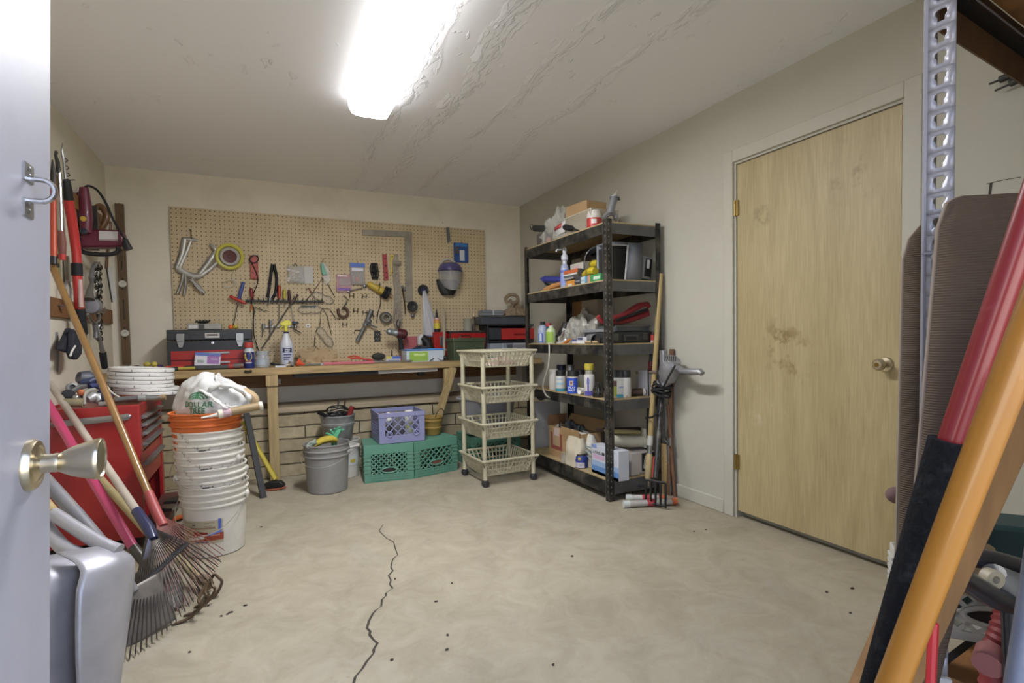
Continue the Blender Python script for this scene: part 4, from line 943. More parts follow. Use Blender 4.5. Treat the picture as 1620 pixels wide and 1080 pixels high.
# cordless drill
Y = 4.80; p = ony(634, 528, Y)
t = thing('cordless_drill', 'dark red and black cordless drill with silver chuck standing on the bench', 'drill', (p.x, Y, BT))
q0, q1 = ony(612, 524, Y-.02), ony(630, 527, Y)
M, ln = align(q1, q0)
obj('chuck', MB().lathe([(.034, -.01), (.034, ln*.3), (.030, ln*.35), (.030, ln*.72), (.025, ln*.9), (.016, ln), (0, ln)], 18, M), mat('chuck_grey', '8e9594', .35, .6), t)
obj('motor', MB().tube([ony(628, 527, Y), ony(634, 528, Y), ony(641, 529, Y), ony(643.5, 530, Y)], [.040, .046, .044, .028], 14), mat('drill_maroon', '4a1a20', .4), t)
obj('grip', MB().tube([ony(632, 531, Y), ony(634, 541, Y), ony(635, 553, Y)], [.030, .025, .028], 12, flat=.8), BLACKR, t)
b_ = ony(635, 556, Y); obj('battery', MB().bb(b_.x-.045, b_.x+.04, Y-.035, Y+.035, BT, BT+.055), mat('drill_red', '7d2428', .45), t, bevel=.008)
obj('bit', MB().tube([q0, q0+V((-.03, -.004, .004))], .004, 6), STEEL, t)
cx2, w2 = span(640, 661, 4.9, 545); strew('pink_board', 'pinkish red flat board standing against the pegboard behind the drill', 'panel', 650, 4.93, (w2, .03, zt(650, 532, 4.9)-BT), pm('a85a5c', .6))
m = MB(); m.lathe([(.02, 0), (.022, .01), (.008, .06), (.004, .10), (0, .105)], 12, Matrix.Translation((bx(620, 4.88), 4.88, BT))); tag(obj('caulk_nozzle', m, BLACKP), 'thin black cone standing on the bench left of the drill', 'nozzle')
# tray with blue rim holding dark gloves
cx2, w2 = span(641, 699, 4.62, 562); h = zt(670, 553, 4.58)-BT
t = thing('plastic_tray', 'white and green tray with bright blue rim near the right of the bench', 'tray', (cx2, 4.66, BT))
m = MB(); d = .17; th = .004
for (x0, x1, y0, y1) in ((-w2/2, w2/2, -d/2, -d/2+th), (-w2/2, w2/2, d/2-th, d/2), (-w2/2, -w2/2+th, -d/2+th, d/2-th), (w2/2-th, w2/2, -d/2+th, d/2-th)): m.bb(x0, x1, y0, y1, 0, h)
m.bb(-w2/2+th, w2/2-th, -d/2+th, d/2-th, 0, th); obj('body', m, pm('b9c3cc', .4), t, local=True)
m = MB().tube([(-w2/2, -d/2, h), (w2/2, -d/2, h), (w2/2, d/2, h), (-w2/2, d/2, h)], .008, 8, closed=True); obj('rim', m, pm('4f86c4', .4), t, local=True)
obj('green_panel', MB().bb(-w2*.42, w2*.08, -d/2-.001, -d/2, h*.08, h*.85), pm('8db04a', .4), t, local=True)
obj('print', MB().bb(-w2*.3, w2*.0, -d/2-.0016, -d/2-.0005, h*.5, h*.7), pm('bcd08c', .4), t, local=True)
tag(obj('work_glove', heap((cx2-.02, 4.66, BT+h*.45), .10, .065, .075, 8.8, .6), mat('glove_navy', '2b2b36', .85, var=.3, vs=14, bump=.4, bs=60), None, ang=25), 'crumpled dark navy work gloves lying in the blue rimmed tray', 'gloves')
Y = 4.84
t = thing('heat_gun', 'black and white hand tool standing behind the tray below the clear bag', 'power tool', (bx(672, Y), Y, BT))
obj('nose', MB().tube([ony(664, 545, Y), ony(664, 535, Y), ony(669, 530, Y)], [.024, .026, .02], 10), pm('b3b3b2', .4), t)
obj('body', MB().tube([ony(667, 533, Y), ony(676, 540, Y), ony(680, 556, Y)], [.035, .045, .045], 12), BLACKP, t)
obj('foot', MB().bb(bx(660, Y), bx(684, Y), Y-.05, Y+.04, BT, BT+.02), BLACKP, t, bevel=.004)
# red metal box with the small yellow bottle on it
cx2, w2 = span(687, 707, 4.83, 540); zr_ = zt(697, 525, 4.82)
t = carton('metal_case', 'red metal case with steel latch standing at the right of the bench under a bottle', 'case', (cx2, 4.90), w2, .13, zr_-BT, BT, RED, [('latch', (.45, .5, .85, .85), STEEL, .01), ('handle_bar', (.2, .32, .95, .40), pm('b9b6b0'), .012)])
x = bx(691, 4.88, 510); hb = zt(691, 490, 4.88)-zr_
t = bottle('glue_bottle', 'yellow labelled bottle with black tip standing on the red case', 'bottle', (x, 4.88), zr_+.001, [(.026, 0), (.029, .004), (.029, hb*.55), (.026, hb*.64), (.012, hb*.68)], mat('bottle_dark', '2a2a2c', .4), [(.012, hb*.67), (.012, hb*.85), (.007, hb*.87), (.006, hb), (0, hb)], [('label', .0292, hb*.14, hb*.40, pm('c9b83a', .4), 1.6), ('label_top', .0292, hb*.40, hb*.55, pm('c98f4a', .4), 1.6), ('label_cap', .0292, hb*.56, hb*.63, pm('c9a8a0', .4), 1.5)], capm=BLACKP)
m = MB(); a_, b2 = ony(702.5, 565, 4.70), ony(702.5, 489, 4.94); m.tube([(a_.x, 4.70, BT), (b2.x+.005, 4.955, b2.z)], .014, 4, flat=.5); tag(obj('ruler_stick', m, mat('grey_stick', '9a917e', .6, var=.1)), 'plain grey wooden stick leaning upright against the pegboard right of the red case', 'stick')
t = thing('glue_gun', 'small white and grey pistol shaped tool at the bench edge left of the ammunition can', 'tool', (bx(698, 4.56), 4.56, BT))
obj('body', MB().tube([(bx(689, 4.6), 4.6, BT+.03), (bx(695, 4.57), 4.57, BT+.035), (bx(700, 4.55), 4.55, BT+.01)], [.010, .014, .012], 9), pm('b5bac2', .4), t)
obj('cable', MB().tube(smoothpts([(bx(689, 4.6), 4.6, BT+.035), (bx(684, 4.56), 4.56, BT+.02), (bx(680, 4.54), 4.54, BT+.006)]), .004, 6), BLACKR, t)
m = MB(); m.ball((bx(704, 4.66), 4.66, BT+.024), (.028, .028, .024), 12, 8).tube([(bx(704, 4.66), 4.64, BT+.02), (bx(706, 4.6), 4.60, BT+.01)], .012, 8); tag(obj('dark_knob', m, DSTEEL), 'dark round metal knob on the bench beside the ammunition can', 'knob')  # round dark metal knob with a short stem
# green ammunition can
cx2, w2 = span(713, 767, 4.60, 550); h = zt(740, 534, 4.58)-BT
AMMO = mat('olive_paint', '46523c', .55, var=.12, dirt='6a6248', da=.5, ds=6)
t = thing('ammunition_can', 'olive green steel ammunition can behind the basket cart', 'can', (cx2, 4.66, BT), .12)
obj('body', MB().box((0, 0, h*.42), (w2*.95, .15, h*.84)), AMMO, t, local=True, bevel=.005)
obj('lid', MB().box((0, 0, h*.91), (w2, .165, h*.17)), AMMO, t, local=True, bevel=.006)
obj('latch', MB().bb(w2*.475, w2*.50, -.02, .02, h*.4, h*.95), DSTEEL, t, local=True)
obj('stencil', MB().bb(-w2*.3, w2*.25, -.0762, -.0755, h*.3, h*.4), pm('8a7d3c', .6), t, local=True)
obj('handle', MB().tube([(-.06, 0, h), (-.05, 0, h+.02), (.05, 0, h+.02), (.06, 0, h)], .005, 6), DSTEEL, t, local=True)
cx2, w2 = span(709, 770, 4.84, 530); h = zt(740, 523, 4.80)-BT
t = carton('toolbox', 'red steel toolbox with dark lid standing behind the ammunition can', 'toolbox', (cx2, 4.88), w2, .16, h*.92, BT, RED, [('edge', (0, .0, .03, 1), DSTEEL), ('latch', (.9, .2, .97, .8), DSTEEL, .008)]); obj('lid', MB().box((0, 0, h*.96), (w2*1.01, .165, h*.08)), DSTEEL, t, local=True, bevel=.003)
ZT = BT+h+.001
x = bx(740, 4.87, 515); m = MB(); k = 16; hh = zt(740, 504, 4.87)-ZT
m.lathe([(.040, 0), (.040, hh)], 28); o = MB()
t = thing('ribbed_cup', 'grey ribbed cup standing on the red toolbox', 'cup', (x, 4.87, ZT)); obj('cup', MB().add([((.038+.0025*(i % 2))*math.cos(2*PI*i/36), (.038+.0025*(i % 2))*math.sin(2*PI*i/36), z) for z in (0, hh) for i in range(36)], [(i, (i+1) % 36, 36+(i+1) % 36, 36+i) for i in range(36)]+[tuple(range(35, -1, -1))]), pm('8d8a7c', .5), t, local=True, solid=.002)
x = bx(749.5, 4.88, 510); t = thing('paint_brush', 'slim brush with pale tip standing upright on the red toolbox', 'brush', (x, 4.88, ZT)); z1 = zt(749.5, 494, 4.88)-ZT
obj('handle', MB().lathe([(.014, 0), (.014, z1*.35), (.010, z1*.45), (.014, z1*.6), (.008, z1*.78)], 12), pm('4c3f34', .5), t, local=True); obj('tip', MB().lathe([(.008, z1*.76), (.007, z1*.9), (.002, z1)], 10), pm('cdb89c', .5), t, local=True)
# drawer unit, organizer tray, cloth sack, clear bins at the right end
cx2, w2 = span(772, 853, 4.74, 525); z0 = BT; h = zt(810, 513, 4.74)-BT
cs_ = thing('drawer_cabinet', 'black parts cabinet with red drawers at the right end of the bench', 'cabinet', (cx2, 4.86, BT))
m = MB(); d = .22; th = .012
m.bb(-w2/2, -w2/2+th, -d/2, d/2, 0, h).bb(w2/2-th, w2/2, -d/2, d/2, 0, h).bb(-w2/2+th, w2/2-th, -d/2, d/2, h-th, h).bb(-w2/2+th, w2/2-th, d/2-th, d/2, 0, h-th).bb(-w2/2+th, w2/2-th, -d/2, d/2-th, h*.48, h*.52)
obj('shell', m, pm('29292a', .5), cs_, local=True, bevel=.003)
dr = obj('drawer', MB().bb(-w2*.24, w2*.44, -d/2-.006, d/2-.03, h*.55, h*.88), mat('drawer_red', 'b02f2c', .45), cs_, local=True, bevel=.003)
obj('handle', MB().bb(w2*.0, w2*.22, -d/2-.016, -d/2-.006, h*.69, h*.73), pm('8d2422', .4), dr, local=True, bevel=.002)
obj('dark_drawer', MB().bb(-w2*.47, -w2*.25, -d/2-.004, d/2-.03, h*.55, h*.90), pm('35383c', .5), cs_, local=True, bevel=.003)
cx3, w3 = span(790, 836, 4.70, 545); t = carton('clear_bin', 'hazy clear plastic bin standing in the black parts cabinet', 'bin', (cx3, 4.83), w3, .12, h*.44, BT+.001, mat('bin_haze', 'a6a6ae', .3, alpha=.7), [('lid_edge', (0, .86, 1, 1), pm('b4b4ba', .4), .004)], taper=1.04)
cx3, w3 = span(772, 808, 4.66, 548); carton('parts_box', 'low blue grey parts box in front of the clear bin', 'box', (cx3, 4.665), w3, .14, zt(790, 543, 4.60)-BT, BT+.001, pm('8b929c', .45), [('divider', (.5, 0, .53, 1), pm('b3b8bf')), ('label', (.7, .6, .95, .9), pm('55585c'))])
m = MB(); a_, b2 = ony(842, 538, 4.72), ony(850, 529, 4.72); m.tube([(a_.x-.03, 4.745, a_.z-.02), (b2.x, 4.72, b2.z)], .006, 7)
TZ = BT+h+.001
cx3, w3 = span(764, 834, 4.74, 505); hh = zt(800, 500, 4.74)-TZ
t = carton('organizer_tray', 'dark grey organizer tray lying on the black parts cabinet', 'tray', (cx3, 4.86), w3, .18, hh, TZ, pm('4a4e55', .45), [('rim', (-.01, .85, 1.01, 1), pm('3a3d42'), .006), ('side_clip', (.98, .3, 1.02, .8), BLACKP, .01)], bevel=.004)
cx3, w3 = span(765, 799, 4.74, 496); carton('parts_organizer', 'grey lidded small organizer lying on the dark tray', 'organizer', (cx3, 4.83), w3, .12, zt(780, 491.5, 4.76)-TZ-hh, TZ+hh+.007, mat('org_grey', '7c7f84', .35), [('seam', (0, .45, 1, .52), pm('4c4f54')), ('clip', (.48, .1, .54, .95), pm('b4b6b8'), .003)], bevel=.005)
CANV = mat('canvas', '8f7d64', .85, var=.15, vs=10, bump=.5, bs=40)
t = thing('canvas_bag', 'slumped tan canvas bag with rolled top on the dark organizer tray', 'bag', (bx(815, 4.86, 490), 4.86, TZ+hh+.008))
obj('sack', heap((bx(815, 4.86, 490), 4.86, TZ+hh+.008), .125, .075, .10, 2.4, .35), CANV, t, ang=25)
obj('rolled_top', MB().tube(smoothpts([ony(x_, y_, 4.84) for x_, y_ in [(803,480),(800,472),(808,466),(817,468),(819,476),(811,479),(806,474)]], 4), [.018]*25, 9), CANV, t)
# left end of the bench: balls and a dark tool
YB_ = mat('ball_yellow', 'b5a64a', .5)
for i, (px, py) in enumerate([(201,580.5),(209,580.5),(224,580),(235,580),(245,580),(232,573.5),(243.5,574)]):
    r = .0215 if i > 1 else .018; Yk = 4.53 if i < 5 else 4.535
    o = obj('yellow_ball', MB().ball((bx(px, Yk), Yk, BT+r+(.034 if i > 4 else 0)), (r, r, r*.92), 14, 9), YB_)
    tag(o, ['dull yellow ball at the far left of the row on the bench corner', 'dull yellow ball second from left in the row on the bench corner', 'dull yellow ball in the middle of the bottom row on the bench corner', 'dull yellow ball in the bottom row under the two upper balls', 'dull yellow ball at the right end of the bottom row on the bench corner', 'left one of two dull yellow balls on top of the row', 'right one of two dull yellow balls on top of the row'][i], 'ball', 'yellow balls on the bench corner')
t = thing('bench_plane', 'dark grey flat hand tool lying behind the yellow balls', 'hand tool', (bx(216, 4.66), 4.66, BT))
obj('body', MB().tube([(bx(206, 4.64), 4.64, BT+.03), (bx(216, 4.66), 4.66, BT+.036), (bx(230, 4.68), 4.68, BT+.022)], [.02, .026, .014], 8, flat=.5), DSTEEL, t)
obj('foot', MB().bb(bx(212, 4.66), bx(222, 4.66), 4.63, 4.69, BT, BT+.03), BLACKP, t, bevel=.004)
m = MB(); m.tube([(bx(247, 4.62), 4.62, BT+.028), (bx(256, 4.62), 4.62, BT+.024)], [.024, .022], 10); tag(obj('purple_roll', m, pm('4a3560', .5)), 'small dark purple roll right of the yellow balls on the bench', 'roll')
# ================================================================== BUCKETS AND CRATES ON THE FLOOR
def bucket(label, xy, z0, r0, r1, h, m, ribs=(), group=None, rib=.008, bail=None, name='bucket', cat='bucket', th=.004, rz=0.):
    """open pail: outer wall with ribs, lip, inner wall; wire bail on two ears"""
    t = thing(name, label, cat, (xy[0], xy[1], z0), rz, group)
    R_ = lambda z: r0+(r1-r0)*z/h
    P = [(r0*.94, 0), (r0, .006)]
    for z in sorted(ribs): P += [(R_(z-.011), z-.011), (R_(z)+rib, z-.005), (R_(z)+rib*1.1, z), (R_(z)+rib, z+.003), (R_(z), z+.006)]
    P += [(R_(h-.012), h-.012), (r1+rib*.8, h-.008), (r1+rib*.9, h-.001), (r1+.001, h), (r1-th, h-.003), (r0-th, .012), (0, .012)]
    obj('body', MB().lathe(P, 40), m, t, local=True)
    if bail:
        ang, drop, zz, mt = bail
        rr = r1+rib+.004; a = math.radians(ang)
        ax = V((math.cos(a), math.sin(a), 0)); ay = V((-math.sin(a), math.cos(a), 0))
        pts = []
        for i in range(19):
            s = PI*i/18; pts.append(ax*(rr*math.cos(s))-ay*((rr+.012)*math.sin(s)**.8)+V((0, 0, zz-drop*math.sin(s))))
        obj('bail', MB().tube(pts, .0021, 6), mt, t, local=True)
        objs('ear', MB().ball(ax*(r1+rib*.6)+V((0, 0, zz)), (.014, .014, .018), 10, 7).ball(ax*-(r1+rib*.6)+V((0, 0, zz)), (.014, .014, .018), 10, 7), m, t, local=True)
    return t
PAIL = mat('pail_white', 'cfcac0', .45, var=.04, dirt='3a3733', da=.9, ds=16, dp=.565)
PAILC = mat('pail_white_clean', 'cbc6ba', .45, var=.03, dirt='aaa294', da=.4, ds=5)
PAILO = mat('pail_orange', 'c9672c', .45, var=.06, dirt='a4532a', da=.5, ds=6)
BC = (-.232, 3.175)
WIREM = mat('bail_wire', 'b5b2ac', .4, .7)
hst = .36; step = .092
labs = ['bottom white plastic bucket of the nested stack, with a printed label', 'second white bucket from the bottom of the nested stack', 'third white bucket from the bottom of the nested stack', 'uppermost white bucket of the nested stack, right under the orange one']
def tilt(k): return (BC[0]-.006*k*(k > 0), BC[1]+.004*k)
for k in range(4):
    rb = (.292, .324) if k else (.262, .293, .325)
    bk = bucket(labs[k], tilt(k), .0+step*k+.001*k, .133, .158, hst, PAIL if k else PAILC, rb, 'nested white buckets', .0075, [(-20, .16, .29, WIREM), (15, .05, .31, WIREM), (-35, .10, .30, WIREM), None][k])
    if k == 0:
        a0 = -1.95; rr = lambda z: .133+.025*z/hst
        def patch(nm, s0, s1, z0, z1, mt, e=.0012, sk=0.):
            s0, s1 = s0*1.16-.006, s1*1.16-.006
            q = MB(); n = 12; R2 = lambda z: rr(z)+.0006+e; r = R2((z0+z1)/2)
            q.add([(R2(z+sk*(i/n-.5))*math.cos(a0+(s0+(s1-s0)*i/n)/r), R2(z+sk*(i/n-.5))*math.sin(a0+(s0+(s1-s0)*i/n)/r), z+sk*(i/n-.5)) for z in (z0, z1) for i in range(n+1)], [(i, i+1, n+2+i, n+1+i) for i in range(n)])
            obj(nm, q, mt, bk, local=True)
        patch('label', -.085, .09, .075, .195, pm('aaa288', .5), .0005)
        patch('label_line', -.08, .06, .183, .185, pm('6d6a66')); patch('label_print', -.035, -.02, .172, .178, pm('33364a')); patch('label_title', -.05, .06, .152, .162, pm('8f7660')); patch('label_line', -.06, .05, .166, .168, pm('6d6a66'))
        patch('label_photo', -.083, -.04, .085, .145, pm('8d8458')); patch('label_brush', -.062, .015, .098, .112, pm('d3d0cc'), .003, .012)
        patch('label_red', -.035, .09, .092, .128, mat('label_red', '8f3a26', .5), .0016, .0); patch('label_red_band', -.03, .03, .118, .140, pm('7a2c22'), .0014, -.012); patch('label_red_line', .0, .075, .118, .123, pm('c79a86'), .002, -.008)
        patch('label_blue', .072, .084, .128, .20, pm('4a5fae'), .0016); patch('label_roller', .03, .084, .124, .134, pm('5f77c0'), .0024, .014); patch('label_blue_text', -.03, .03, .083, .088, pm('3f4a78'), .0012)
ORZ = step*4+.034
ob_ = bucket('orange plastic bucket on top of the nested white stack', tilt(4), ORZ-.03, .134, .163, hst, PAILO, (.298, .33), 'nested buckets', .009)
# extra black dried-paint splashes
sp_ = MB()
OTOP = ORZ-.03+hst
# grocery bag heaped in the orange bucket
BAGM = mat('grocery_bag', 'd3d3d0', .35, alpha=.86, spec=.5, bump=.5, bs=18)
bc = V((tilt(4)[0]+.055, tilt(4)[1]+.05, OTOP-.02))
bg_ = thing('grocery_bag', 'white plastic grocery bag with green print filling the orange bucket', 'bag', tuple(bc))
lw = CR.copy(); lw.z = 0; lw.normalize(); fw = V((-lw.y, lw.x, 0))
def bagsurf(u, v):
    a = 2*PI*u; e = v*PI/2
    rx = .205*math.cos(e)**.75; ry = .135*math.cos(e)**.75
    k = 1+.16*nz(math.cos(a)*2.4+1.7, math.sin(a)*2.4, v*2.2)+.07*nz(math.cos(a)*7, math.sin(a)*7, v*6)
    x = rx*math.cos(a)*k; y = ry*math.sin(a)*k
    z = .175*math.sin(e)**.9*(1+.2*nz(math.cos(a)*3, math.sin(a)*3, v*3))*(1.12-.25*max(0, math.cos(a)))
    if v < .12: z -= .0
    return bc+lw*(x-.015)+fw*y+V((0, 0, z))
obj('sack', MB().grid(bagsurf, 64, 26, cu=True), BAGM, bg_, solid=.0008, ang=50)
def bagpt(u, v, e=.004):
    p = bagsurf(u, v); n = (p-bc); n.z *= .8; return p+n.normalized()*e
# knotted handle loop on the right, with paper in it
hp_ = [bc+lw*x+fw*y+V((0, 0, z)) for x, y, z in [(.02, -.10, .135), (.08, -.10, .150), (.15, -.09, .135), (.195, -.07, .09), (.185, -.06, .045), (.14, -.09, .03), (.10, -.12, .05)]]
obj('handle_loop', MB().tube(smoothpts(hp_, 5), [.020+.007*math.sin(i*1.3) for i in range(31)], 9, flat=.6), BAGM, bg_, ang=60)
obj('fold', MB().tube(smoothpts([bc+lw*x+fw*y+V((0, 0, z)) for x, y, z in [(-.03, -.11, .13), (.03, -.135, .105), (.09, -.14, .06), (.12, -.13, .03)]], 5), [.012+.005*math.sin(i*1.7) for i in range(16)], 8, flat=.5), BAGM, bg_, ang=60)
obj('paper_inside', MB().tube(smoothpts([bc+lw*x+fw*y+V((0, 0, z)) for x, y, z in [(.10, -.02, .10), (.15, -.02, .105), (.195, -.01, .07), (.185, -.01, .03)]], 4), .026, 9), PAPER, bg_)
# green print on the bag: palm-like tree above two lines of lettering, pressed onto the sack
GRN = mat('print_green', '3e7a55', .5)
PM = planeM(bc+lw*(-.035)-fw*.165+V((0, 0, .045)), lw, (0, 0, 1))
from mathutils.bvhtree import BVHTree
_vs = [bagsurf(i/64, j/26) for j in range(27) for i in range(64)]
_fs = [(j*64+i, j*64+(i+1) % 64, (j+1)*64+(i+1) % 64, (j+1)*64+i) for j in range(26) for i in range(64)]
BV = BVHTree.FromPolygons(_vs, _fs)
lz_ = .056
def press(p):                       # lay a flat point of the print onto the sack
    q = bc+lw*(p.x-.035)+V((0, 0, lz_+p.y))
    h = BV.ray_cast(q-fw*.5, fw)
    w = (h[0] if h[0] else q-fw*.12)-fw*(.003+p.z)
    return w
def pressobj(nm, mb, mt):
    mb.v = [press(p) for p in mb.v]; obj(nm, mb, mt, bg_)
lz_ = .040
m_ = text_mb('DOLLAR\nTREE', .040, ext=.0002, spacing=1.05); pressobj('lettering', m_, GRN)
lz_ = .060
for k, (r, w) in enumerate(((.054, .008), (.040, .008), (.026, .008))):
    q = MB(); n = 14; vs = []
    for i in range(n+1):
        a = PI*(.05+.9*i/n); vs += [(r*math.cos(a), .020+r*.75*math.sin(a), 0), ((r-w)*math.cos(a), .020+(r-w)*.75*math.sin(a), 0)]
    q.add([V(p) for p in vs], [(2*i, 2*i+1, 2*i+3, 2*i+2) for i in range(n)]); pressobj('tree_crown', q, GRN)
q = MB(); q.add([V(p) for p in [(-.009, .0285, 0), (.009, .0285, 0), (.009, .04, 0), (-.009, .04, 0), (.006, .056, 0), (-.006, .056, 0)]], [(0, 1, 2, 3), (3, 2, 4, 5)]); pressobj('tree_trunk', q, GRN)
# sealant cartridge lying across the bucket rim
a_ = ony(318, 661, BC[1]-.155); b_2 = ony(415, 641, BC[1]-.10)
t = thing('sealant_tube', 'brown sealant cartridge with white nozzle lying across the orange bucket rim', 'cartridge', tuple(a_))
M, ln = align(a_, b_2); rS = .021
obj('nozzle', MB().lathe([(.004, 0), (.009, ln*.22), (.012, ln*.25)], 12, M), pm('d3cfc4', .4), t)
obj('collar', MB().lathe([(.012, ln*.25), (rS+.001, ln*.27), (rS+.001, ln*.34)], 18, M), pm('cfcabb', .4), t)
obj('tube', MB().lathe([(rS, ln*.34), (rS, ln*.94)], 20, M), mat('cartridge_brown', '8f7a58', .45, var=.1), t)
obj('label_band', MB().lathe([(rS+.0008, ln*.345), (rS+.0008, ln*.47)], 20, M, capb=False, capt=False), mat('cartridge_label', 'b89aa0', .5, dirt='2a2c44', da=1., ds=45), t)
obj('end_cap', MB().lathe([(rS+.001, ln*.94), (rS+.0015, ln), (0, ln*.99)], 18, M), pm('cdc8ba', .5), t)

# grey bucket with gloves in it
GB = (.425, 4.055); gh = .348
gb = bucket('grey plastic bucket holding yellow and green gloves, by the bench leg', GB, 0, .138, .158, gh, mat('pail_grey', '8c8a86', .5, var=.06, dirt='6d6a66', da=.4, ds=4), (gh-.085, gh-.045), None, .007, (-28, .075, gh-.07, WIREM))
GLY = mat('glove_yellow', 'b5a23c', .8, var=.15, vs=14, bump=.4, bs=60); GLG = mat('glove_green', '5aa480', .6, var=.12, vs=12)
t = thing('work_glove', 'yellow and striped cloth work glove stuffed in the grey bucket', 'glove', (GB[0], GB[1], gh-.03))
obj('palm', MB().tube(smoothpts([V((GB[0]-.10, GB[1]-.07, gh-.005)), V((GB[0]-.04, GB[1]-.07, gh+.025)), V((GB[0]+.02, GB[1]-.05, gh+.03)), V((GB[0]+.06, GB[1]-.03, gh+.01))], 4), [.03, .033, .036, .04, .042, .044, .045, .044, .043, .042, .04, .036, .03], 12, flat=.6), GLY, t)
obj('cuff', MB().tube([V((GB[0]-.125, GB[1]-.06, gh-.01)), V((GB[0]-.105, GB[1]-.07, gh+.008)), V((GB[0]-.07, GB[1]-.073, gh+.022))], [.035, .04, .042], 12, flat=.6), mat('glove_stripes', 'a8b0a4', .8, dirt='33584a', da=1., ds=30), t)
t = thing('rubber_glove', 'green rubber glove sticking up out of the grey bucket', 'glove', (GB[0]+.04, GB[1], gh-.03))
q = V((GB[0]+.06, GB[1]-.01, gh))
obj('palm', MB().tube(smoothpts([q+V((-.01, 0, -.03)), q+V((.0, -.01, .03)), q+V((.02, -.01, .07)), q+V((.035, 0, .085))], 4), [.03, .032, .034, .036, .036, .036, .034, .032, .03, .028, .026, .024, .02], 12, flat=.55), GLG, t)
for k in range(5):
    b0 = q+V((.03-.012*k, -.005*k, .075-.012*abs(k-1.5))); f = V((.022-.02*k, -.01, .035+.008*(k % 2)))
    obj('finger', MB().tube(smoothpts([b0, b0+f*.6, b0+f+V((.014, -.008, -.006))], 3), [.010, .010, .0095, .009, .0085, .008, .006], 8), GLG, t)
# galvanised pail on a white bucket behind it
WB = (.60, 4.40)
wb3 = bucket('white plastic bucket standing behind the grey bucket, supporting a metal pail', WB, 0, .10, .115, .30, PAILC, (.25,), None, .006, (-40, .06, .25, WIREM))
obj('label', MB().lathe([(.1085, .10), (.1115, .19)], 14, None, -1.75, -.6, False, False), pm('c9c9c4', .5), wb3, local=True)
obj('label_mark', MB().lathe([(.1105, .125), (.1112, .15)], 8, None, -1.35, -.95, False, False), pm('b5a640', .5), wb3, local=True)
GALVP = mat('galvanised_pail', '9a9b99', .45, .3, var=.18, vs=16)
GPX = (.555, 4.42)
gp = bucket('galvanised metal pail full of cords and black tools under the bench', GPX, .302, .105, .135, .195, GALVP, (.12, .128), None, .003)
t = thing('cord_bundle', 'tangle of black and grey wires heaped in the galvanised pail', 'wires', (GPX[0], GPX[1], .40))
for k in range(14):
    a = rnd.uniform(0, 2*PI); r = rnd.uniform(.02, .09); c = V((GPX[0], GPX[1], .49+.02*(k % 4)))
    p = [c+V((r*math.cos(a+j*.9), r*math.sin(a+j*.9), .012*math.sin(j*2+k))) for j in range(5)]
    obj('wire', MB().tube(smoothpts(p, 3), .0055, 6), [BLACKR, DSTEEL, pm('8f867a'), BLACKP][k % 4], t)
for (x0, z0, x1, z1, mt, l, c) in [(-.02, .44, .02, .62, DSTEEL, 'thin dark tool handle standing up from the pail, left of two', 'handle'), (.04, .44, .065, .615, mat('rusty_tool', '4d3d33', .6, .5), 'thin dark tool handle standing up from the pail, right of two', 'handle')]:
    tag(obj('thin_tool', MB().tube([(GPX[0]+x0, GPX[1]+.02, z0), (GPX[0]+x1, GPX[1]+.02, z1)], [.007, .006], 7), mt), l, c)
m = MB().tube([(GPX[0]+.07, GPX[1]-.06, .46), (GPX[0]+.105, GPX[1]-.07, .56)], [.018, .02], 9); tag(obj('red_grip', m, pm('7d2a26', .4)), 'dark red grip leaning on the right rim of the galvanised pail', 'grip')
m = MB().tube([(GPX[0]-.05, GPX[1]-.06, .47), (GPX[0]-.15, GPX[1]-.10, .535)], [.02, .026], 9, flat=.6); tag(obj('black_grip', m, BLACKP), 'black grip leaning over the left rim of the galvanised pail', 'grip')

# milk crates
def rim(m, x0, x1, y0, y1, z0, z1, t_): m.bb(x0, x1, y0, y0+t_, z0, z1).bb(x0, x1, y1-t_, y1, z0, z1).bb(x0, x0+t_, y0+t_, y1-t_, z0, z1).bb(x1-t_, x1, y0+t_, y1-t_, z0, z1)
def lattice(m, M, w, h, n, bar=.009, th=.006):
    """diagonal lattice in the local x (0..w), z (0..h) plane"""
    s = w/n
    for sg in (1, -1):
        for k in range(-int(h/s)-1, n+int(h/s)+2):
            x0 = k*s; pts = []
            x_at0, x_ath = (x0, x0+sg*h)
            t0, t1 = 0., 1.
            for lo, hi in ((0, w),):
                d = x_ath-x_at0
                ta, tb = (lo-x_at0)/d, (hi-x_at0)/d
                t0, t1 = max(t0, min(ta, tb)), min(t1, max(ta, tb))
            if t1-t0 < .02: continue
            a = V((x_at0+(x_ath-x_at0)*t0, 0, h*t0)); b = V((x_at0+(x_ath-x_at0)*t1, 0, h*t1))
            d = (b-a).normalized(); nn = V((-d.z, 0, d.x))*bar/2; y = V((0, th/2, 0))
            m.add([a-nn-y, b-nn-y, b+nn-y, a+nn-y, a-nn+y, b-nn+y, b+nn+y, a+nn+y], [(0, 1, 2, 3), (7, 6, 5, 4), (0, 4, 5, 1), (1, 5, 6, 2), (2, 6, 7, 3), (3, 7, 4, 0)], M)
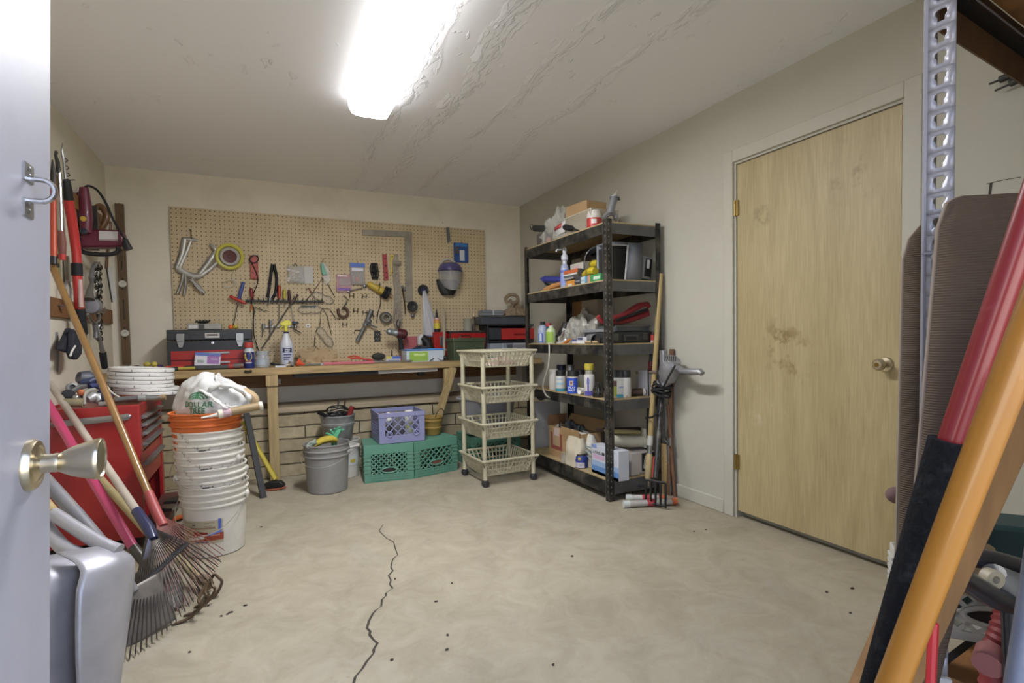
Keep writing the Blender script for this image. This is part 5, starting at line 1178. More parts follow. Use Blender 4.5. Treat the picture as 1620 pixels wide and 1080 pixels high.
def crate(label, loc, rz, w, d, h, m, panel, lat0, lat1, hh, grp, flip=False, nlat=9):
    """open crate: solid bands, corner posts, lattice sides, hand hole low on the front when upside down"""
    t = thing('milk_crate', label, 'crate', loc, rz, grp); th = .007
    b = MB(); rim(b, -w/2, w/2, -d/2, d/2, 0, lat0, th); obj('lower_band', b, m, t, local=True, bevel=.002)
    b = MB(); rim(b, -w/2, w/2, -d/2, d/2, lat1, h, th); obj('upper_band', b, m, t, local=True, bevel=.002)
    c = .05
    for sx in (-1, 1):
        for sy in (-1, 1):
            b = MB(); b.bb(sx*w/2, sx*(w/2-c), sy*d/2, sy*(d/2-th), lat0, lat1).bb(sx*w/2, sx*(w/2-th), sy*(d/2-th), sy*(d/2-c), lat0, lat1)
            for k in range(5): z = lat0+(lat1-lat0)*(k+.5)/5; b.bb(sx*(w/2+.004), sx*(w/2-c), sy*(d/2+.004), sy*(d/2), z-.004, z+.004).bb(sx*(w/2+.004), sx*(w/2), sy*d/2, sy*(d/2-c), z-.004, z+.004)
            obj('corner_post', b, m, t, local=True)
    H2 = lat1-lat0
    for M, L_ in ((Matrix.Translation((-w/2+c, -d/2+th/2, lat0)), w-2*c), (Matrix.Translation((-w/2+c, d/2-th/2, lat0)), w-2*c)):
        q = MB(); lattice(q, M, L_, H2, nlat); obj('lattice', q, m, t, local=True)
    for sx in (-1, 1):
        q = MB(); lattice(q, Matrix.Translation((sx*(w/2-th/2), -d/2+c, lat0)) @ Matrix.Rotation(PI/2, 4, 'Z'), d-2*c, H2, nlat); obj('lattice', q, m, t, local=True)
    zf = h-.006 if flip else .004
    obj('floor_panel', MB().bb(-w/2+th, w/2-th, -d/2+th, d/2-th, zf-.004, zf+.004), m, t, local=True)
    zc = hh; e = MB()
    e.tube([(.058*math.cos(2*PI*i/20), -d/2-.002, zc+.020*math.sin(2*PI*i/20)) for i in range(20)], .006, 6, closed=True); obj('handhold', e, m, t, local=True)
    e = MB(); e.add([(.056*math.cos(2*PI*i/20), -d/2-.0012, zc+.019*math.sin(2*PI*i/20)) for i in range(20)], [tuple(range(20))]); obj('hand_opening', e, panel, t, local=True)
    return t
CRG = mat('crate_green', '5b8d78', .5, var=.06, dirt='6a7f63', da=.4, ds=5)
CRP = mat('crate_lavender', '8587ab', .5, var=.05, dirt='6a6a8c', da=.3, ds=5)
HOLE = mat('crate_gap', '2a1f1c', .8)
p0 = V((.693, 4.083, 0)); p1 = onz(655, 757); dirf = (p1-p0); rzc = math.atan2(dirf.y, dirf.x)
cw = dirf.length; cd = .33
def cr_loc(p, w, rz): q = Matrix.Rotation(rz, 3, 'Z') @ V((w/2, cd/2, 0)); return (p.x+q.x, p.y+q.y, 0)
g1 = crate('green plastic milk crate upside down on the floor beneath the lavender crate', cr_loc(p0, cw, rzc), rzc, cw, cd, .285, CRG, HOLE, .062, .215, .088, 'green milk crates', True, 7)
q0 = p1+V((.008, .0, 0)); q1 = V((1.452, 4.13, 0)); d2_ = q1-q0; rz2 = math.atan2(d2_.y, d2_.x); cw2 = d2_.length
g2 = crate('green plastic milk crate upside down on the floor beside the basket cart', cr_loc(q0, cw2, rz2), rz2, cw2, cd, .285, CRG, mat('crate_rust_gap', '6a4638', .8), .062, .215, .10, 'green milk crates', True, 6)
for g in (g1, g2):
    ww = cw if g == g1 else cw2; m = MB()
    for k in range(3): m.bb(-ww/2+.03, ww/2-.03, -cd/2-.003, -cd/2, .012+.02*k, .018+.02*k)
    for k in range(13): m.bb(-ww/2+.05+k*(ww-.1)/12-.003, -ww/2+.05+k*(ww-.1)/12+.003, -cd/2-.003, -cd/2, .01, .06)
    obj('ribbing', m, CRG, g, local=True)
pa = onz(605, 700, .287); pb2 = onz(667, 692, .287); dv = pb2-pa; rz3 = math.atan2(dv.y, dv.x)
# lavender crate resting on the green ones: front and left sides seen
lw_ = .355; ld = .34; lh = .235
fc = V((.845, 4.055, .287))
lc = thing('milk_crate', 'lavender plastic milk crate with cans in it standing on the green crates', 'crate', (.99, 4.24, .287), rzc+.10)
th = .007
b = MB(); rim(b, -lw_/2, lw_/2, -ld/2, ld/2, 0, .06, th); obj('lower_band', b, CRP, lc, local=True, bevel=.002)
b = MB(); rim(b, -lw_/2-.004, lw_/2+.004, -ld/2-.004, ld/2+.004, lh-.035, lh, th+.004); obj('upper_band', b, CRP, lc, local=True, bevel=.003)
for sx in (-1, 1):
    for sy in (-1, 1): obj('corner_post', MB().bb(sx*lw_/2, sx*(lw_/2-.045), sy*ld/2, sy*(ld/2-th), .06, lh-.035).bb(sx*lw_/2, sx*(lw_/2-th), sy*(ld/2-th), sy*(ld/2-.045), .06, lh-.035), CRP, lc, local=True)
for M, L_, n in ((Matrix.Translation((-lw_/2+.045, -ld/2+th/2, .05)), lw_-.09, 4), (Matrix.Translation((-lw_/2+.045, ld/2-th/2, .05)), lw_-.09, 4), (Matrix.Translation((-lw_/2+th/2, -ld/2+.045, .05)) @ Matrix.Rotation(PI/2, 4, 'Z'), ld-.09, 6), (Matrix.Translation((lw_/2-th/2, -ld/2+.045, .05)) @ Matrix.Rotation(PI/2, 4, 'Z'), ld-.09, 6)):
    q = MB(); lattice(q, M, L_, lh-.085, n, .008); obj('lattice', q, CRP, lc, local=True)
obj('floor_panel', MB().bb(-lw_/2+th, lw_/2-th, -ld/2+th, ld/2-th, .002, .008), CRP, lc, local=True)
for sx in (-.1, .11):
    b = MB().tube([(sx+.022*math.cos(2*PI*i/16), -ld/2-.003, .07+.02*math.sin(2*PI*i/16)) for i in range(16)], .005, 6, closed=True); obj('ring', b, CRP, lc, local=True)
LI = INV[lc.name].inverted()
q = LI @ V((-.085, -.07, .01)); bottle('spray_bottle', 'white trigger spray bottle in the lavender crate, at its left', 'spray bottle', (q.x, q.y), q.z, [(.03, 0), (.032, .006), (.032, .09), (.014, .125)], pm('3c3a38', .4), [(.014, .12), (.014, .15), (.03, .155), (.03, .18), (.012, .215), (0, .22)], capm=WHITE)
q = LI @ V((.075, -.08, .01)); can('white spray can with green print in the lavender crate, at its right', (q.x, q.y), .034, .225, q.z, pm('c9cac4', .4), WHITE, [('label', .35, .75, pm('a8b48a'), .7), ('label_mark', .5, .62, pm('c3c23c'), .4)], a0=-1.8, cap_h=.15)
q = LI @ V((.0, .03, .01)); tag(obj('paint_tin', MB().lathe([(.07, 0), (.07, .18), (.066, .185), (0, .18)], 26, Matrix.Translation(q)), mat('tin_grey', '77767a', .5, .3)), 'plain grey tin standing in the middle of the lavender crate', 'tin')
# clay-coloured pot with wire on the right crate
q = V((1.30, 4.30, .287)); pt = bucket('tan plastic flower pot with ribs standing on the right green crate', (q.x, q.y), q.z, .062, .085, .15, mat('pot_tan', '94793c', .6, var=.1), (.06, .12), None, .004, name='flower_pot', cat='pot')
tag(obj('wire_stem', MB().tube(smoothpts([(1.31, 4.30, .36), (1.33, 4.28, .46), (1.37, 4.28, .50), (1.40, 4.29, .455), (1.38, 4.30, .40)], 4), .004, 6), DSTEEL), 'bent dark wire standing in the tan flower pot', 'wire')
# black and grey things behind the cart
t = thing('grey_tub', 'large grey plastic tub standing on a green crate behind the basket cart', 'tub', (1.80, 4.30, .262))
tb_ = MB().lathe([(.20, 0), (.25, .45), (.262, .46), (.255, .47), (.245, .455), (.195, .01), (0, .01)], 40).xf(Matrix.Diagonal((1.05, .62, .66, 1))); obj('shell', tb_, pm('85858a', .5), t, local=True)
obj('rim', MB().tube([(.271*math.cos(2*PI*i/36), .16*math.sin(2*PI*i/36), .306) for i in range(36)], .012, 8, closed=True), pm('8f8f94', .5), t, local=True)

# axe and black boards leaning by the leg
ab = onz(440, 772); t = thing('splitting_axe', 'yellow handled axe standing head down on the floor by the bench leg', 'axe', (.085, 4.27, 0))
a1 = V((.085, 4.27, .07)); a2 = ony(391, 672, 4.47); a2 = V((a2.x-.03, 4.44, a2.z+.03))
obj('handle', MB().tube([a1, a1+(a2-a1)*.5, a2], [.021, .019, .021], 10, flat=.8), mat('axe_yellow', 'b3a133', .45), t)
hd = [(-.075, .045), (-.02, .065), (.05, .06), (.075, .03), (.055, .0), (-.05, .004)]
obj('head', MB().prism(hd, .05, planeM((a1.x, a1.y+.02, 0), (1, -.35, 0), (0, 0, 1))), mat('axe_black', '2c2a28', .5, .4), t, bevel=.008)
obj('edge', MB().tube([V((.02, 4.235, .008)), V((.09, 4.215, .010)), V((.15, 4.20, .02))], .007, 6), mat('axe_orange', '8f4a2c', .5), t)
for i, (x0, x1, px_, l) in enumerate([(-.05, -.16, 0, 'dark grey board leaning behind the bucket stack by the axe'),]):
    a = V((.0, 4.06, 0)); b = V((-.10, 4.40, .60)); M, ln = align(a, b)
    o = obj('dark_board', MB().box((0, 0, ln/2), (.042, .014, ln), M), mat('board_dark', '141416', .6), None, bevel=.002); tag(o, l, 'board')
# ================================================================== LEFT SIDE: TOOL CHEST
CX0, CX1, CY0, CY1, CZ0, CZ1 = XL+.012, -.575, 3.352, 4.06, .065, .765
CHR = mat('chest_red', '9e2424', .38, var=.06, dirt='6f1a1a', da=.4, ds=3, coat=.2)
ch = thing('tool_chest', 'red steel rolling tool chest with grey drawer pulls against the left wall', 'tool chest', ((CX0+CX1)/2, (CY0+CY1)/2, 0))
m = MB(); th = .012; ZB = .315
m.bb(CX0, CX1, CY0, CY0+th, CZ0, CZ1).bb(CX0, CX1, CY1-th, CY1, CZ0, CZ1).bb(CX0, CX0+th, CY0+th, CY1-th, CZ0, CZ1).bb(CX0+th, CX1-.02, CY0+th, CY1-th, CZ1-.03, CZ1-.012).bb(CX0+th, CX1-.01, CY0+th, CY1-th, CZ0, CZ0+.012).bb(CX0+th, CX1-.014, CY0+th, CY1-th, ZB-.01, ZB)
m.bb(CX1-.02, CX1, CY0+th, CY0+.055, CZ0, CZ1).bb(CX1-.02, CX1, CY1-.06, CY1-th, CZ0, CZ1).bb(CX1-.02, CX1, CY0+.055, CY1-.06, CZ1-.05, CZ1)
obj('cabinet', m, CHR, ch, bevel=.003)
PULL = mat('drawer_pull', '8d8b87', .4, .6, var=.1)
dz_ = [.715, .672, .628, .575, .505, ZB]
zpull = [.693, .650, .603, .545, .440]
for k in range(5):
    d = obj('drawer', MB().bb(CX1-.30, CX1-.004, CY0+.058, CY1-.063, dz_[k+1]+.003, dz_[k]-.002), CHR, ch, bevel=.002)
    obj('pull', MB().prism([(0, -.010), (.026, -.004), (.026, .006), (0, .012)], CY1-CY0-.15, planeM((CX1-.004, CY1-.07, zpull[k]-.004), (1, 0, 0), (0, 0, 1))).xf(Matrix.Identity(4)), PULL, d, bevel=.002)
a, b = CX0+.065, CX1-.045
hb = MB().tube([(a, CY0-.002, .695), (a+.01, CY0-.016, .695), (b-.01, CY0-.016, .708), (b, CY0-.002, .708)], .017, 8, flat=.35, up=(0, 1, 0))
obj('side_handle', hb, PULL, ch)
objs('rivet', MB().ball((a+.0, CY0-.003, .695), (.014, .006, .012), 8, 6).ball((b, CY0-.003, .708), (.014, .006, .012), 8, 6), STEEL, ch)
obj('bottom_tray', MB().bb(CX1-.012, CX1+.10, CY0+.10, CY1-.03, CZ0+.005, CZ0+.06), mat('tray_brown', '5b3430', .6, dirt='8a7a70', da=.4, ds=6), ch, bevel=.004)
for sx, sy in ((CX0+.05, CY0+.05), (CX1-.05, CY0+.05), (CX0+.05, CY1-.05), (CX1-.05, CY1-.05)):
    c_ = obj('caster', MB().lathe([(.008, -.014), (.030, -.014), (.032, -.008), (.032, .008), (.030, .014), (.008, .014)], 18, Matrix.Translation((sx, sy, .032)) @ Matrix.Rotation(PI/2, 4, 'Y')), BLACKR, ch)
    obj('fork', MB().bb(sx-.022, sx+.022, sy-.015, sy+.015, .055, .066), DSTEEL, c_)
# metal scraps and orange knife on the floor by the chest
for i, (x, y, z, dx, dy, mt, l) in enumerate([(-.50, 3.62, .135, .10, .08, STEEL, 'bright sheet metal offcut lying on the chest bottom tray, nearest the drawers'), (-.49, 3.78, .135, .09, .10, DSTEEL, 'dull metal bracket lying on the chest bottom tray, farther back'), (-.40, 3.56, .012, .14, .18, mat('slate', '4a4c4c', .6, var=.2), 'dark slate coloured flat plate lying on the floor between chest and buckets'), (-.37, 3.78, .012, .10, .16, mat('scrap_white', '9b9a92', .6), 'pale flat plate lying on the floor behind the dark plate')]):
    o = obj('metal_scrap', MB().box((x, y, z), (dx, dy, .016)), mt, None, bevel=.002); o.rotation_euler = (0, 0, .35*(i-1.3)); tag(o, l, 'scrap')
a_ = onz(262, 828, .015); b_2 = onz(292, 815, .02)
t = thing('box_cutter', 'orange handled cutter lying on the floor left of the white bucket', 'cutter', tuple(a_))
obj('handle', MB().tube([a_+V((-.0, 0, .005)), (a_+b_2)/2+V((0, 0, .006)), b_2+V((.02, .01, 0))], [.016, .020, .018], 8, flat=.7), mat('cutter_orange', 'c9652c', .45), t)
obj('nose', MB().tube([a_+V((-.03, -.01, 0)), a_+V((.0, 0, .005))], [.008, .016], 8, flat=.7), mat('cutter_dark', '4a2418', .5), t)
# stack of white lids on the chest
LIDM = mat('lid_white', 'cfcdc8', .45, dirt='37332f', da=.85, ds=10, dp=.64)
lx, ly = -.60, 3.68; z = CZ1+.035
rest = thing('wood_block', 'tan wooden tool handle lying under the stack of white lids', 'handle', (lx-.02, ly-.12, CZ1))
obj('block', MB().tube([(lx-.15, ly-.10, CZ1+.017), (lx+.12, ly-.13, CZ1+.017)], [.018, .016], 9), mat('tan_handle', '8f7a5c', .6), rest)
labs_ = ['bottom lid of the stack of white bucket lids on the chest', 'second lid from the bottom of the white lid stack on the chest', 'third lid from the bottom of the white lid stack on the chest', 'middle lid of the white lid stack on the chest', 'third lid from the top of the white lid stack on the chest', 'second lid from the top of the white lid stack on the chest', 'topmost lid of the stack of white bucket lids on the chest']
for k in range(7):
    r = .158; off = [(.012, 0), (.014, .0), (-.012, 0), (-.014, 0), (-.008, 0), (-.012, 0), (-.006, 0)][k]
    o = thing('bucket_lid', labs_[k], 'lid', (lx+off[0], ly, z+.0215*k), rnd.uniform(0, 6), 'white bucket lids')
    o.rotation_euler = (0, .07, 0); INV[o.name] = Matrix.Identity(4)
    obj('lid', MB().lathe([(r-.006, 0), (r, .001), (r+.001, .014), (r-.001, .019), (r-.012, .0195), (r-.02, .012), (0, .012)], 44), LIDM, o, local=True)
    g = MB(); 
    for q in range(6): a0 = q*PI/3+k*.5; g.box((0, 0, 0), (.003, .0012, .012), Matrix.Rotation(a0, 4, 'Z') @ Matrix.Translation((0, -r-.0008, .008)))
    objs('notch', g, mat('notch_dark', '3a3835', .7), o, local=True)
# tools heaped on the chest top
TZ_ = CZ1-.012
def ct(px, py, Y): p = ony(px, py, Y); return p
t = thing('grey_knife', 'grey gripped knife with a long blade lying on the front of the chest top', 'knife', (-.72, 3.42, TZ_))
obj('grip', MB().tube([ct(183, 633, 3.41), ct(200, 630.5, 3.41), ct(220, 629, 3.41)], [.017, .019, .016], 9, flat=.8), mat('grip_grey', '5d605e', .6), t)
obj('ferrule', MB().tube([ct(219, 629, 3.41), ct(231, 629, 3.41)], [.019, .019], 10), mat('ferrule_grey', '8c8d88', .5), t)
obj('blade', MB().tube([ct(230, 629, 3.41), ct(243, 629, 3.41), ct(254, 628, 3.41)], [.012, .011, .003], 6, flat=.2, up=(0, 1, 0)), STEEL, t)
t = thing('bar_clamp', 'black and silver clamp lying at the left of the chest top', 'clamp', tuple(ct(112, 636, 3.45)))
obj('wheel', MB().lathe([(.012, -.014), (.03, -.012), (.03, .012), (.012, .014)], 16, planeM(ct(108, 625, 3.45), (1, .3, 0), (0, 0, 1))), BLACKP, t)
obj('barrel', MB().lathe([(.020, -.03), (.026, -.025), (.026, .02), (.014, .022), (.012, -.02)], 16, planeM(ct(114, 613, 3.5), (1, .4, 0), (.1, .2, 1))), mat('barrel_grey', '7a7a76', .4, .5), t)
obj('knob', MB().ball(ct(120, 629, 3.43), .018, 12, 8), STEEL, t); obj('jaw', MB().tube([ct(113, 620, 3.47), ct(126, 612, 3.5), ct(138, 610, 3.5)], [.014, .016, .010], 8), GREYM, t)
obj('spacer', MB().ball(ct(128, 621, 3.45), (.016, .014, .018), 10, 7), pm('b0623c'), t)
obj('shank', MB().tube([ct(112, 632, 3.46), ct(128, 630, 3.46), ct(128, 638, 3.45)], [.012, .016, .014], 8), GREYM, t)
t = thing('glass_cutter_tube', 'cloudy tan tube lying along the front left edge of the chest top', 'tube', tuple(ct(120, 640, 3.39)))
obj('tube', MB().tube([ct(98, 637, 3.40), ct(132, 637, 3.40)], [.022, .024], 12), mat('tan_tube', '8f866a', .5, var=.15), t)
t = thing('jig_saw', 'grey and blue jig saw lying on its side in the heap on the chest top', 'saw', tuple(ct(150, 640, 3.45)))
obj('shoe', MB().tube(smoothpts([ct(134, 640, 3.40), ct(134, 626, 3.42), ct(140, 618, 3.45), ct(150, 616, 3.48)], 4), .010, 8, flat=.6), mat('shoe_grey', 'a4a297', .5), t)
obj('body', MB().tube([ct(138, 632, 3.44), ct(146, 628, 3.46), ct(155, 629, 3.48), ct(160, 636, 3.46)], [.018, .028, .03, .02], 12), mat('saw_silver', 'a8a9a8', .4, .4), t)
obj('handle', MB().tube(smoothpts([ct(142, 612, 3.5), ct(150, 610, 3.52), ct(160, 613, 3.52), ct(168, 622, 3.5)], 4), .015, 9), mat('saw_blue', '3a406c', .45), t)
obj('cord', MB().tube(smoothpts([ct(158, 607, 3.5), ct(168, 610, 3.5), ct(176, 620, 3.48), ct(190, 629, 3.46)], 4), .005, 7), pm('b9b7ae', .5), t)
t = thing('blue_drill_body', 'dark blue round tool body at the right of the chest top heap', 'power tool', tuple(ct(168, 634, 3.45)))
obj('body', MB().tube([ct(160, 622, 3.52), ct(168, 628, 3.48), ct(171, 633, 3.45)], [.024, .030, .024], 12), mat('tool_navy', '262f50', .45), t)
obj('nut', MB().ball(ct(172, 626, 3.46), (.014, .012, .014), 9, 6), mat('tool_blue', '4a5fae', .45), t); obj('base', MB().tube([ct(157, 640, 3.42), ct(178, 637, 3.42)], [.016, .014], 9), mat('base_grey', '85857f', .5), t)
t = thing('belt_sander', 'grey blue power tool lying at the back of the chest top below the bench corner', 'power tool', tuple(ct(135, 600, 3.75)))
obj('body', MB().tube([ct(124, 596, 3.7), ct(135, 598, 3.72), ct(146, 602, 3.74)], [.03, .045, .04], 12), mat('sander_grey', '5d6068', .5, .2, var=.15), t)
obj('grip', MB().tube([ct(128, 606, 3.66), ct(142, 604, 3.66), ct(150, 600, 3.68)], [.018, .022, .018], 10), mat('sander_blue', '39415f', .45), t)

# ================================================================== LEFT WALL TOOLS
def wl(px, py, off): return onx(px, py, XL+off)
rl = thing('hanging_rail', 'brown wooden hanging rail on the left wall, lower one, with metal hooks', 'rail', tuple(wl(130, 500, .01)))
a, b = wl(60, 500, .0), wl(173, 505, .0)
obj('board', MB().bb(XL+.001, XL+.022, a.y, b.y, 1.24, 1.345), WOODB, rl, bevel=.003)
for px in (93, 118, 150): q = wl(px, 494, .022); obj('hook', MB().tube([(XL+.022, q.y, 1.305), (XL+.07, q.y, 1.300), (XL+.08, q.y, 1.315), (XL+.08, q.y, 1.34)], [.012, .012, .010, .008], 8, flat=.4), STEEL, rl)
rl2 = thing('hanging_rail', 'brown wooden hanging rail on the left wall, upper one, behind the pruner and trimmer', 'rail', tuple(wl(130, 310, .01)))
a, b = wl(60, 300, .0), wl(160, 330, .0); obj('board', MB().bb(XL+.001, XL+.022, a.y, b.y, 1.93, 2.02), mat('rail_tan', '8a663c', .6, var=.2), rl2, bevel=.003)
for px in (90, 104, 128): q = wl(px, 300, .022); obj('hook', MB().tube([(XL+.022, q.y, 1.985), (XL+.07, q.y, 1.98), (XL+.08, q.y, 2.0)], .005, 7), STEEL, rl2)
t = thing('pole_pruner', 'red telescoping pruner pole with black grips and pointed blade on the left wall', 'pruner', tuple(wl(136, 535, .08)))
def seg(nm, pts, r, mt, n=12, off=.075, **k): return obj(nm, MB().tube([wl(x, y, off) for x, y in pts], [q*.72 for q in r] if hasattr(r, '__len__') else r*.72, n, **k), mt, t)
PRED = mat('pruner_red', 'b8312f', .35, coat=.3)
seg('blade', [(98.5, 226), (98, 238), (101, 256), (103.5, 283)], [.002, .009, .010, .009], STEEL, 6)
for (x, y) in ((101, 250), (102.5, 262), (104.5, 273)): seg('spring_hook', [(x-1, y), (x+4, y+1), (x+6, y+4), (x+4, y+6), (x, y+5)], .005, DSTEEL, 6)
seg('lever', [(104, 282), (110, 285), (118, 284.5)], .005, DSTEEL, 6)
seg('collar', [(103, 284), (105.5, 300), (108.5, 317)], [.032, .036, .036], BLACKP)
seg('pole', [(108, 316), (114, 350), (121, 400), (122, 419)], [.034, .034, .033, .033], PRED)
seg('grip', [(121.5, 417), (122, 436)], .038, BLACKR)
seg('pole', [(122.2, 436), (126, 489)], .033, PRED)
seg('label', [(126.2, 442), (128.2, 486)], [.016, .018], pm('c2a39c', .5), off=.088)
seg('grip', [(126, 488), (128.5, 512), (131, 528)], [.036, .038, .036], BLACKR)
seg('end', [(131, 528), (132, 536)], .025, pm('3a3550', .4))
t = thing('lopper', 'chrome shafted lopper with worn brown grip hanging left of the red pruner', 'lopper', tuple(wl(96, 410, .06)))
seg('shaft', [(93, 274), (95, 310), (97, 366)], [.022, .020, .019], CHROME, off=.06)
seg('grip', [(97, 362), (98, 385), (99, 404)], [.020, .028, .022], mat('worn_grip', '7c4c42', .6, var=.2), off=.06)
seg('tip', [(98.5, 402), (99, 411)], .022, PRED, off=.06)
seg('jaw', [(93, 276), (91, 256), (88, 246), (89, 240)], [.016, .014, .010, .012], DSTEEL, 8, off=.06)
t = thing('lopper', 'orange red handled lopper hanging at the edge of the open door', 'lopper', tuple(wl(86, 410, .05)))
seg('shaft', [(84, 292), (84.5, 350), (85, 408)], .020, mat('lopper_orange', 'b3472c', .4), off=.05); seg('end', [(85, 406), (85, 418)], .022, BLACKP, off=.05); seg('blade', [(83, 252), (84, 270), (84, 293)], [.003, .016, .018], DSTEEL, 8, off=.05)
# tow strap
t = thing('tow_strap', 'faded olive webbing strap with two holes hanging on the left wall', 'strap', tuple(wl(96, 450, .03)))
obj('webbing', MB().tube([wl(90, 330, .006), wl(92, 400, .006), wl(94, 448, .006)], [.028, .03, .032], 8, flat=.16, up=(1, 0, 0)), mat('webbing', '8a8458', .8, var=.15, vs=20), t)
objs('grommet', MB().lathe([(.006, 0), (.013, 0), (.013, .004), (.006, .004)], 12, planeM(wl(93, 420, .012), (0, -1, 0), (0, 0, 1))).lathe([(.006, 0), (.013, 0), (.013, .004), (.006, .004)], 12, planeM(wl(92.5, 405, .012), (0, -1, 0), (0, 0, 1))), DSTEEL, t)
t = thing('canvas_roll', 'pale grey canvas piece hanging behind the red pruner', 'cloth', tuple(wl(108, 448, .02)))
obj('cloth', MB().tube([wl(105, 405, .012), wl(107, 425, .012), wl(109, 446, .012)], [.04, .055, .06], 10, flat=.2, up=(1, 0, 0)), pm('a09b8c', .8), t)
tag(obj('steel_ring', MB().tube([wl(108, 461, .05)+V((.0, .045*math.cos(2*PI*i/20), .06*math.sin(2*PI*i/20))) for i in range(20)], .006, 8, closed=True), STEEL), 'large plain steel ring hanging on the left wall below the strap', 'ring')
# navy bag
NAVY = mat('navy_cloth', '23252f', .85, var=.2, vs=10)
t = thing('navy_cap', 'dark navy folded cloth bag with white piping hanging on the lower rail', 'bag', tuple(wl(105, 565, .06)))
a = wl(104, 518, .05)
obj('flap', MB().prism([(p.y, p.z) for p in [wl(x, y, .05) for x, y in [(106, 518), (92, 548), (90, 553), (104, 558), (110, 540)]]], .03, Matrix(((0, 0, 1, XL+.04), (1, 0, 0, 0), (0, 1, 0, 0), (0, 0, 0, 1)))), NAVY, t, bevel=.008)
obj('pocket', MB().prism([(p.y, p.z) for p in [wl(x, y, .07) for x, y in [(107, 520), (104, 560), (107, 568), (113, 569), (120, 560), (119, 530)]]], .03, Matrix(((0, 0, 1, XL+.07), (1, 0, 0, 0), (0, 1, 0, 0), (0, 0, 0, 1)))), NAVY, t, bevel=.008)
obj('piping', MB().tube([wl(119, 547, .104), wl(114, 555, .104), wl(111, 563, .104)], .005, 6), WHITE, t)
t = thing('grey_belt', 'long grey strap end hanging down the left wall below the rail', 'strap', tuple(wl(92, 590, .02)))
obj('strap', MB().tube([wl(90, 525, .004), wl(92, 560, .004), wl(91, 588, .004)], [.016, .016, .012], 8, flat=.2, up=(1, 0, 0)), pm('8b8987', .7), t)
# hedge trimmer hanging out from the wall
YT = 4.28
MAR = mat('trimmer_maroon', '642234', .42, coat=.2)
t = thing('hedge_trimmer', 'maroon electric hedge trimmer with black guard hanging out from the left wall', 'hedge trimmer', tuple(ony(160, 410, YT)))
def hp3(pts, off=0.): return [ony(x, y, YT-off) for x, y in pts]
MPL = lambda y0: Matrix(((1, 0, 0, 0), (0, 0, 1, y0), (0, 1, 0, 0), (0, 0, 0, 1)))
obj('body', MB().prism([(p.x, p.z) for p in hp3([(118, 305), (127, 303), (129, 372), (148, 363), (190, 364), (197, 370), (197, 388), (192, 391), (128, 392), (121, 386), (118, 345)])], .10, MPL(YT-.02)), MAR, t, bevel=.012)
obj('rear_handle', MB().tube(hp3([(133, 297), (134, 320), (136, 345), (136, 368)], .05), [.024, .034, .036, .03], 12), MAR, t)
obj('grip_gap', MB().prism([(p.x, p.z) for p in hp3([(122, 348), (126, 348), (127, 362), (122, 362)])], .004, MPL(YT-.024)), BLACKP, t)
obj('label', MB().prism([(p.x, p.z) for p in hp3([(158, 366), (188, 367), (188, 379), (158, 379)])], .003, MPL(YT-.023)), pm('c4c0ba', .5), t)
obj('label_stripe', MB().prism([(p.x, p.z) for p in hp3([(158, 379), (188, 379), (188, 382), (158, 381)])], .003, MPL(YT-.023)), pm('a08f8c', .5), t)
objs('knob', MB().lathe([(.016, 0), (.016, .006), (0, .008)], 16, planeM(ony(132, 346, YT-.086), (1, 0, 0), (0, 0, 1))), mat('knob_yellow', 'bb9a35', .4), t)
obj('button', MB().lathe([(.019, 0), (.019, .008), (0, .012)], 16, planeM(ony(133, 366, YT-.08), (1, 0, 0), (0, 0, 1))), pm('252b36', .4), t)
obj('front_guard', MB().tube(smoothpts(hp3([(125, 375), (124, 388), (130, 398), (150, 402), (175, 402), (186, 398), (187, 390)], .05), 4), [.014]*25, 8), BLACKP, t)
obj('cord', MB().tube(smoothpts(hp3([(133, 297), (141, 294), (155, 302), (168, 322), (178, 345), (190, 366), (199, 380)], .06), 5), .0075, 8), BLACKR, t)
obj('plug', MB().tube(hp3([(198, 378), (200, 388), (204, 395)], .06), [.014, .024, .026], 10), BLACKP, t)
obj('blade', MB().bb(ony(140, 300, YT).x-.05, ony(146, 300, YT).x, YT+.085, YT+.11, ony(140, 392, YT).z, ony(140, 320, YT).z), DSTEEL, t)
# hand saw with wooden handle and pale blade
t = thing('hand_saw', 'hand saw with carved brown handle and pale blade hanging behind the trimmer', 'saw', tuple(ony(172, 475, 4.62)))
SH = mat('saw_handle', '6b4a2b', .4, var=.2, coat=.3)
obj('handle', MB().tube(smoothpts([ony(x, y, 4.55) for x, y in [(152, 330), (158, 326), (166, 334), (168, 346), (160, 360), (154, 352), (152, 338)]], 4), .021, 10), SH, t)
obj('horn', MB().tube(smoothpts([ony(x, y, 4.57) for x, y in [(163, 345), (172, 350), (175, 358), (170, 400), (168, 425)]], 4), [.016]*17, 9, flat=.6), SH, t)
obj('blade', MB().prism([(p.x, p.z) for p in [ony(x, y, 4.60) for x, y in [(168, 422), (178, 420), (185, 476), (177, 478)]]], .006, MPL(4.60)), pm('c0beb6', .4), t)
obj('back_edge', MB().prism([(p.x, p.z) for p in [ony(x, y, 4.60) for x, y in [(167, 422), (169.5, 422), (178.5, 478), (176, 478)]]], .010, MPL(4.598)), BLACKP, t)
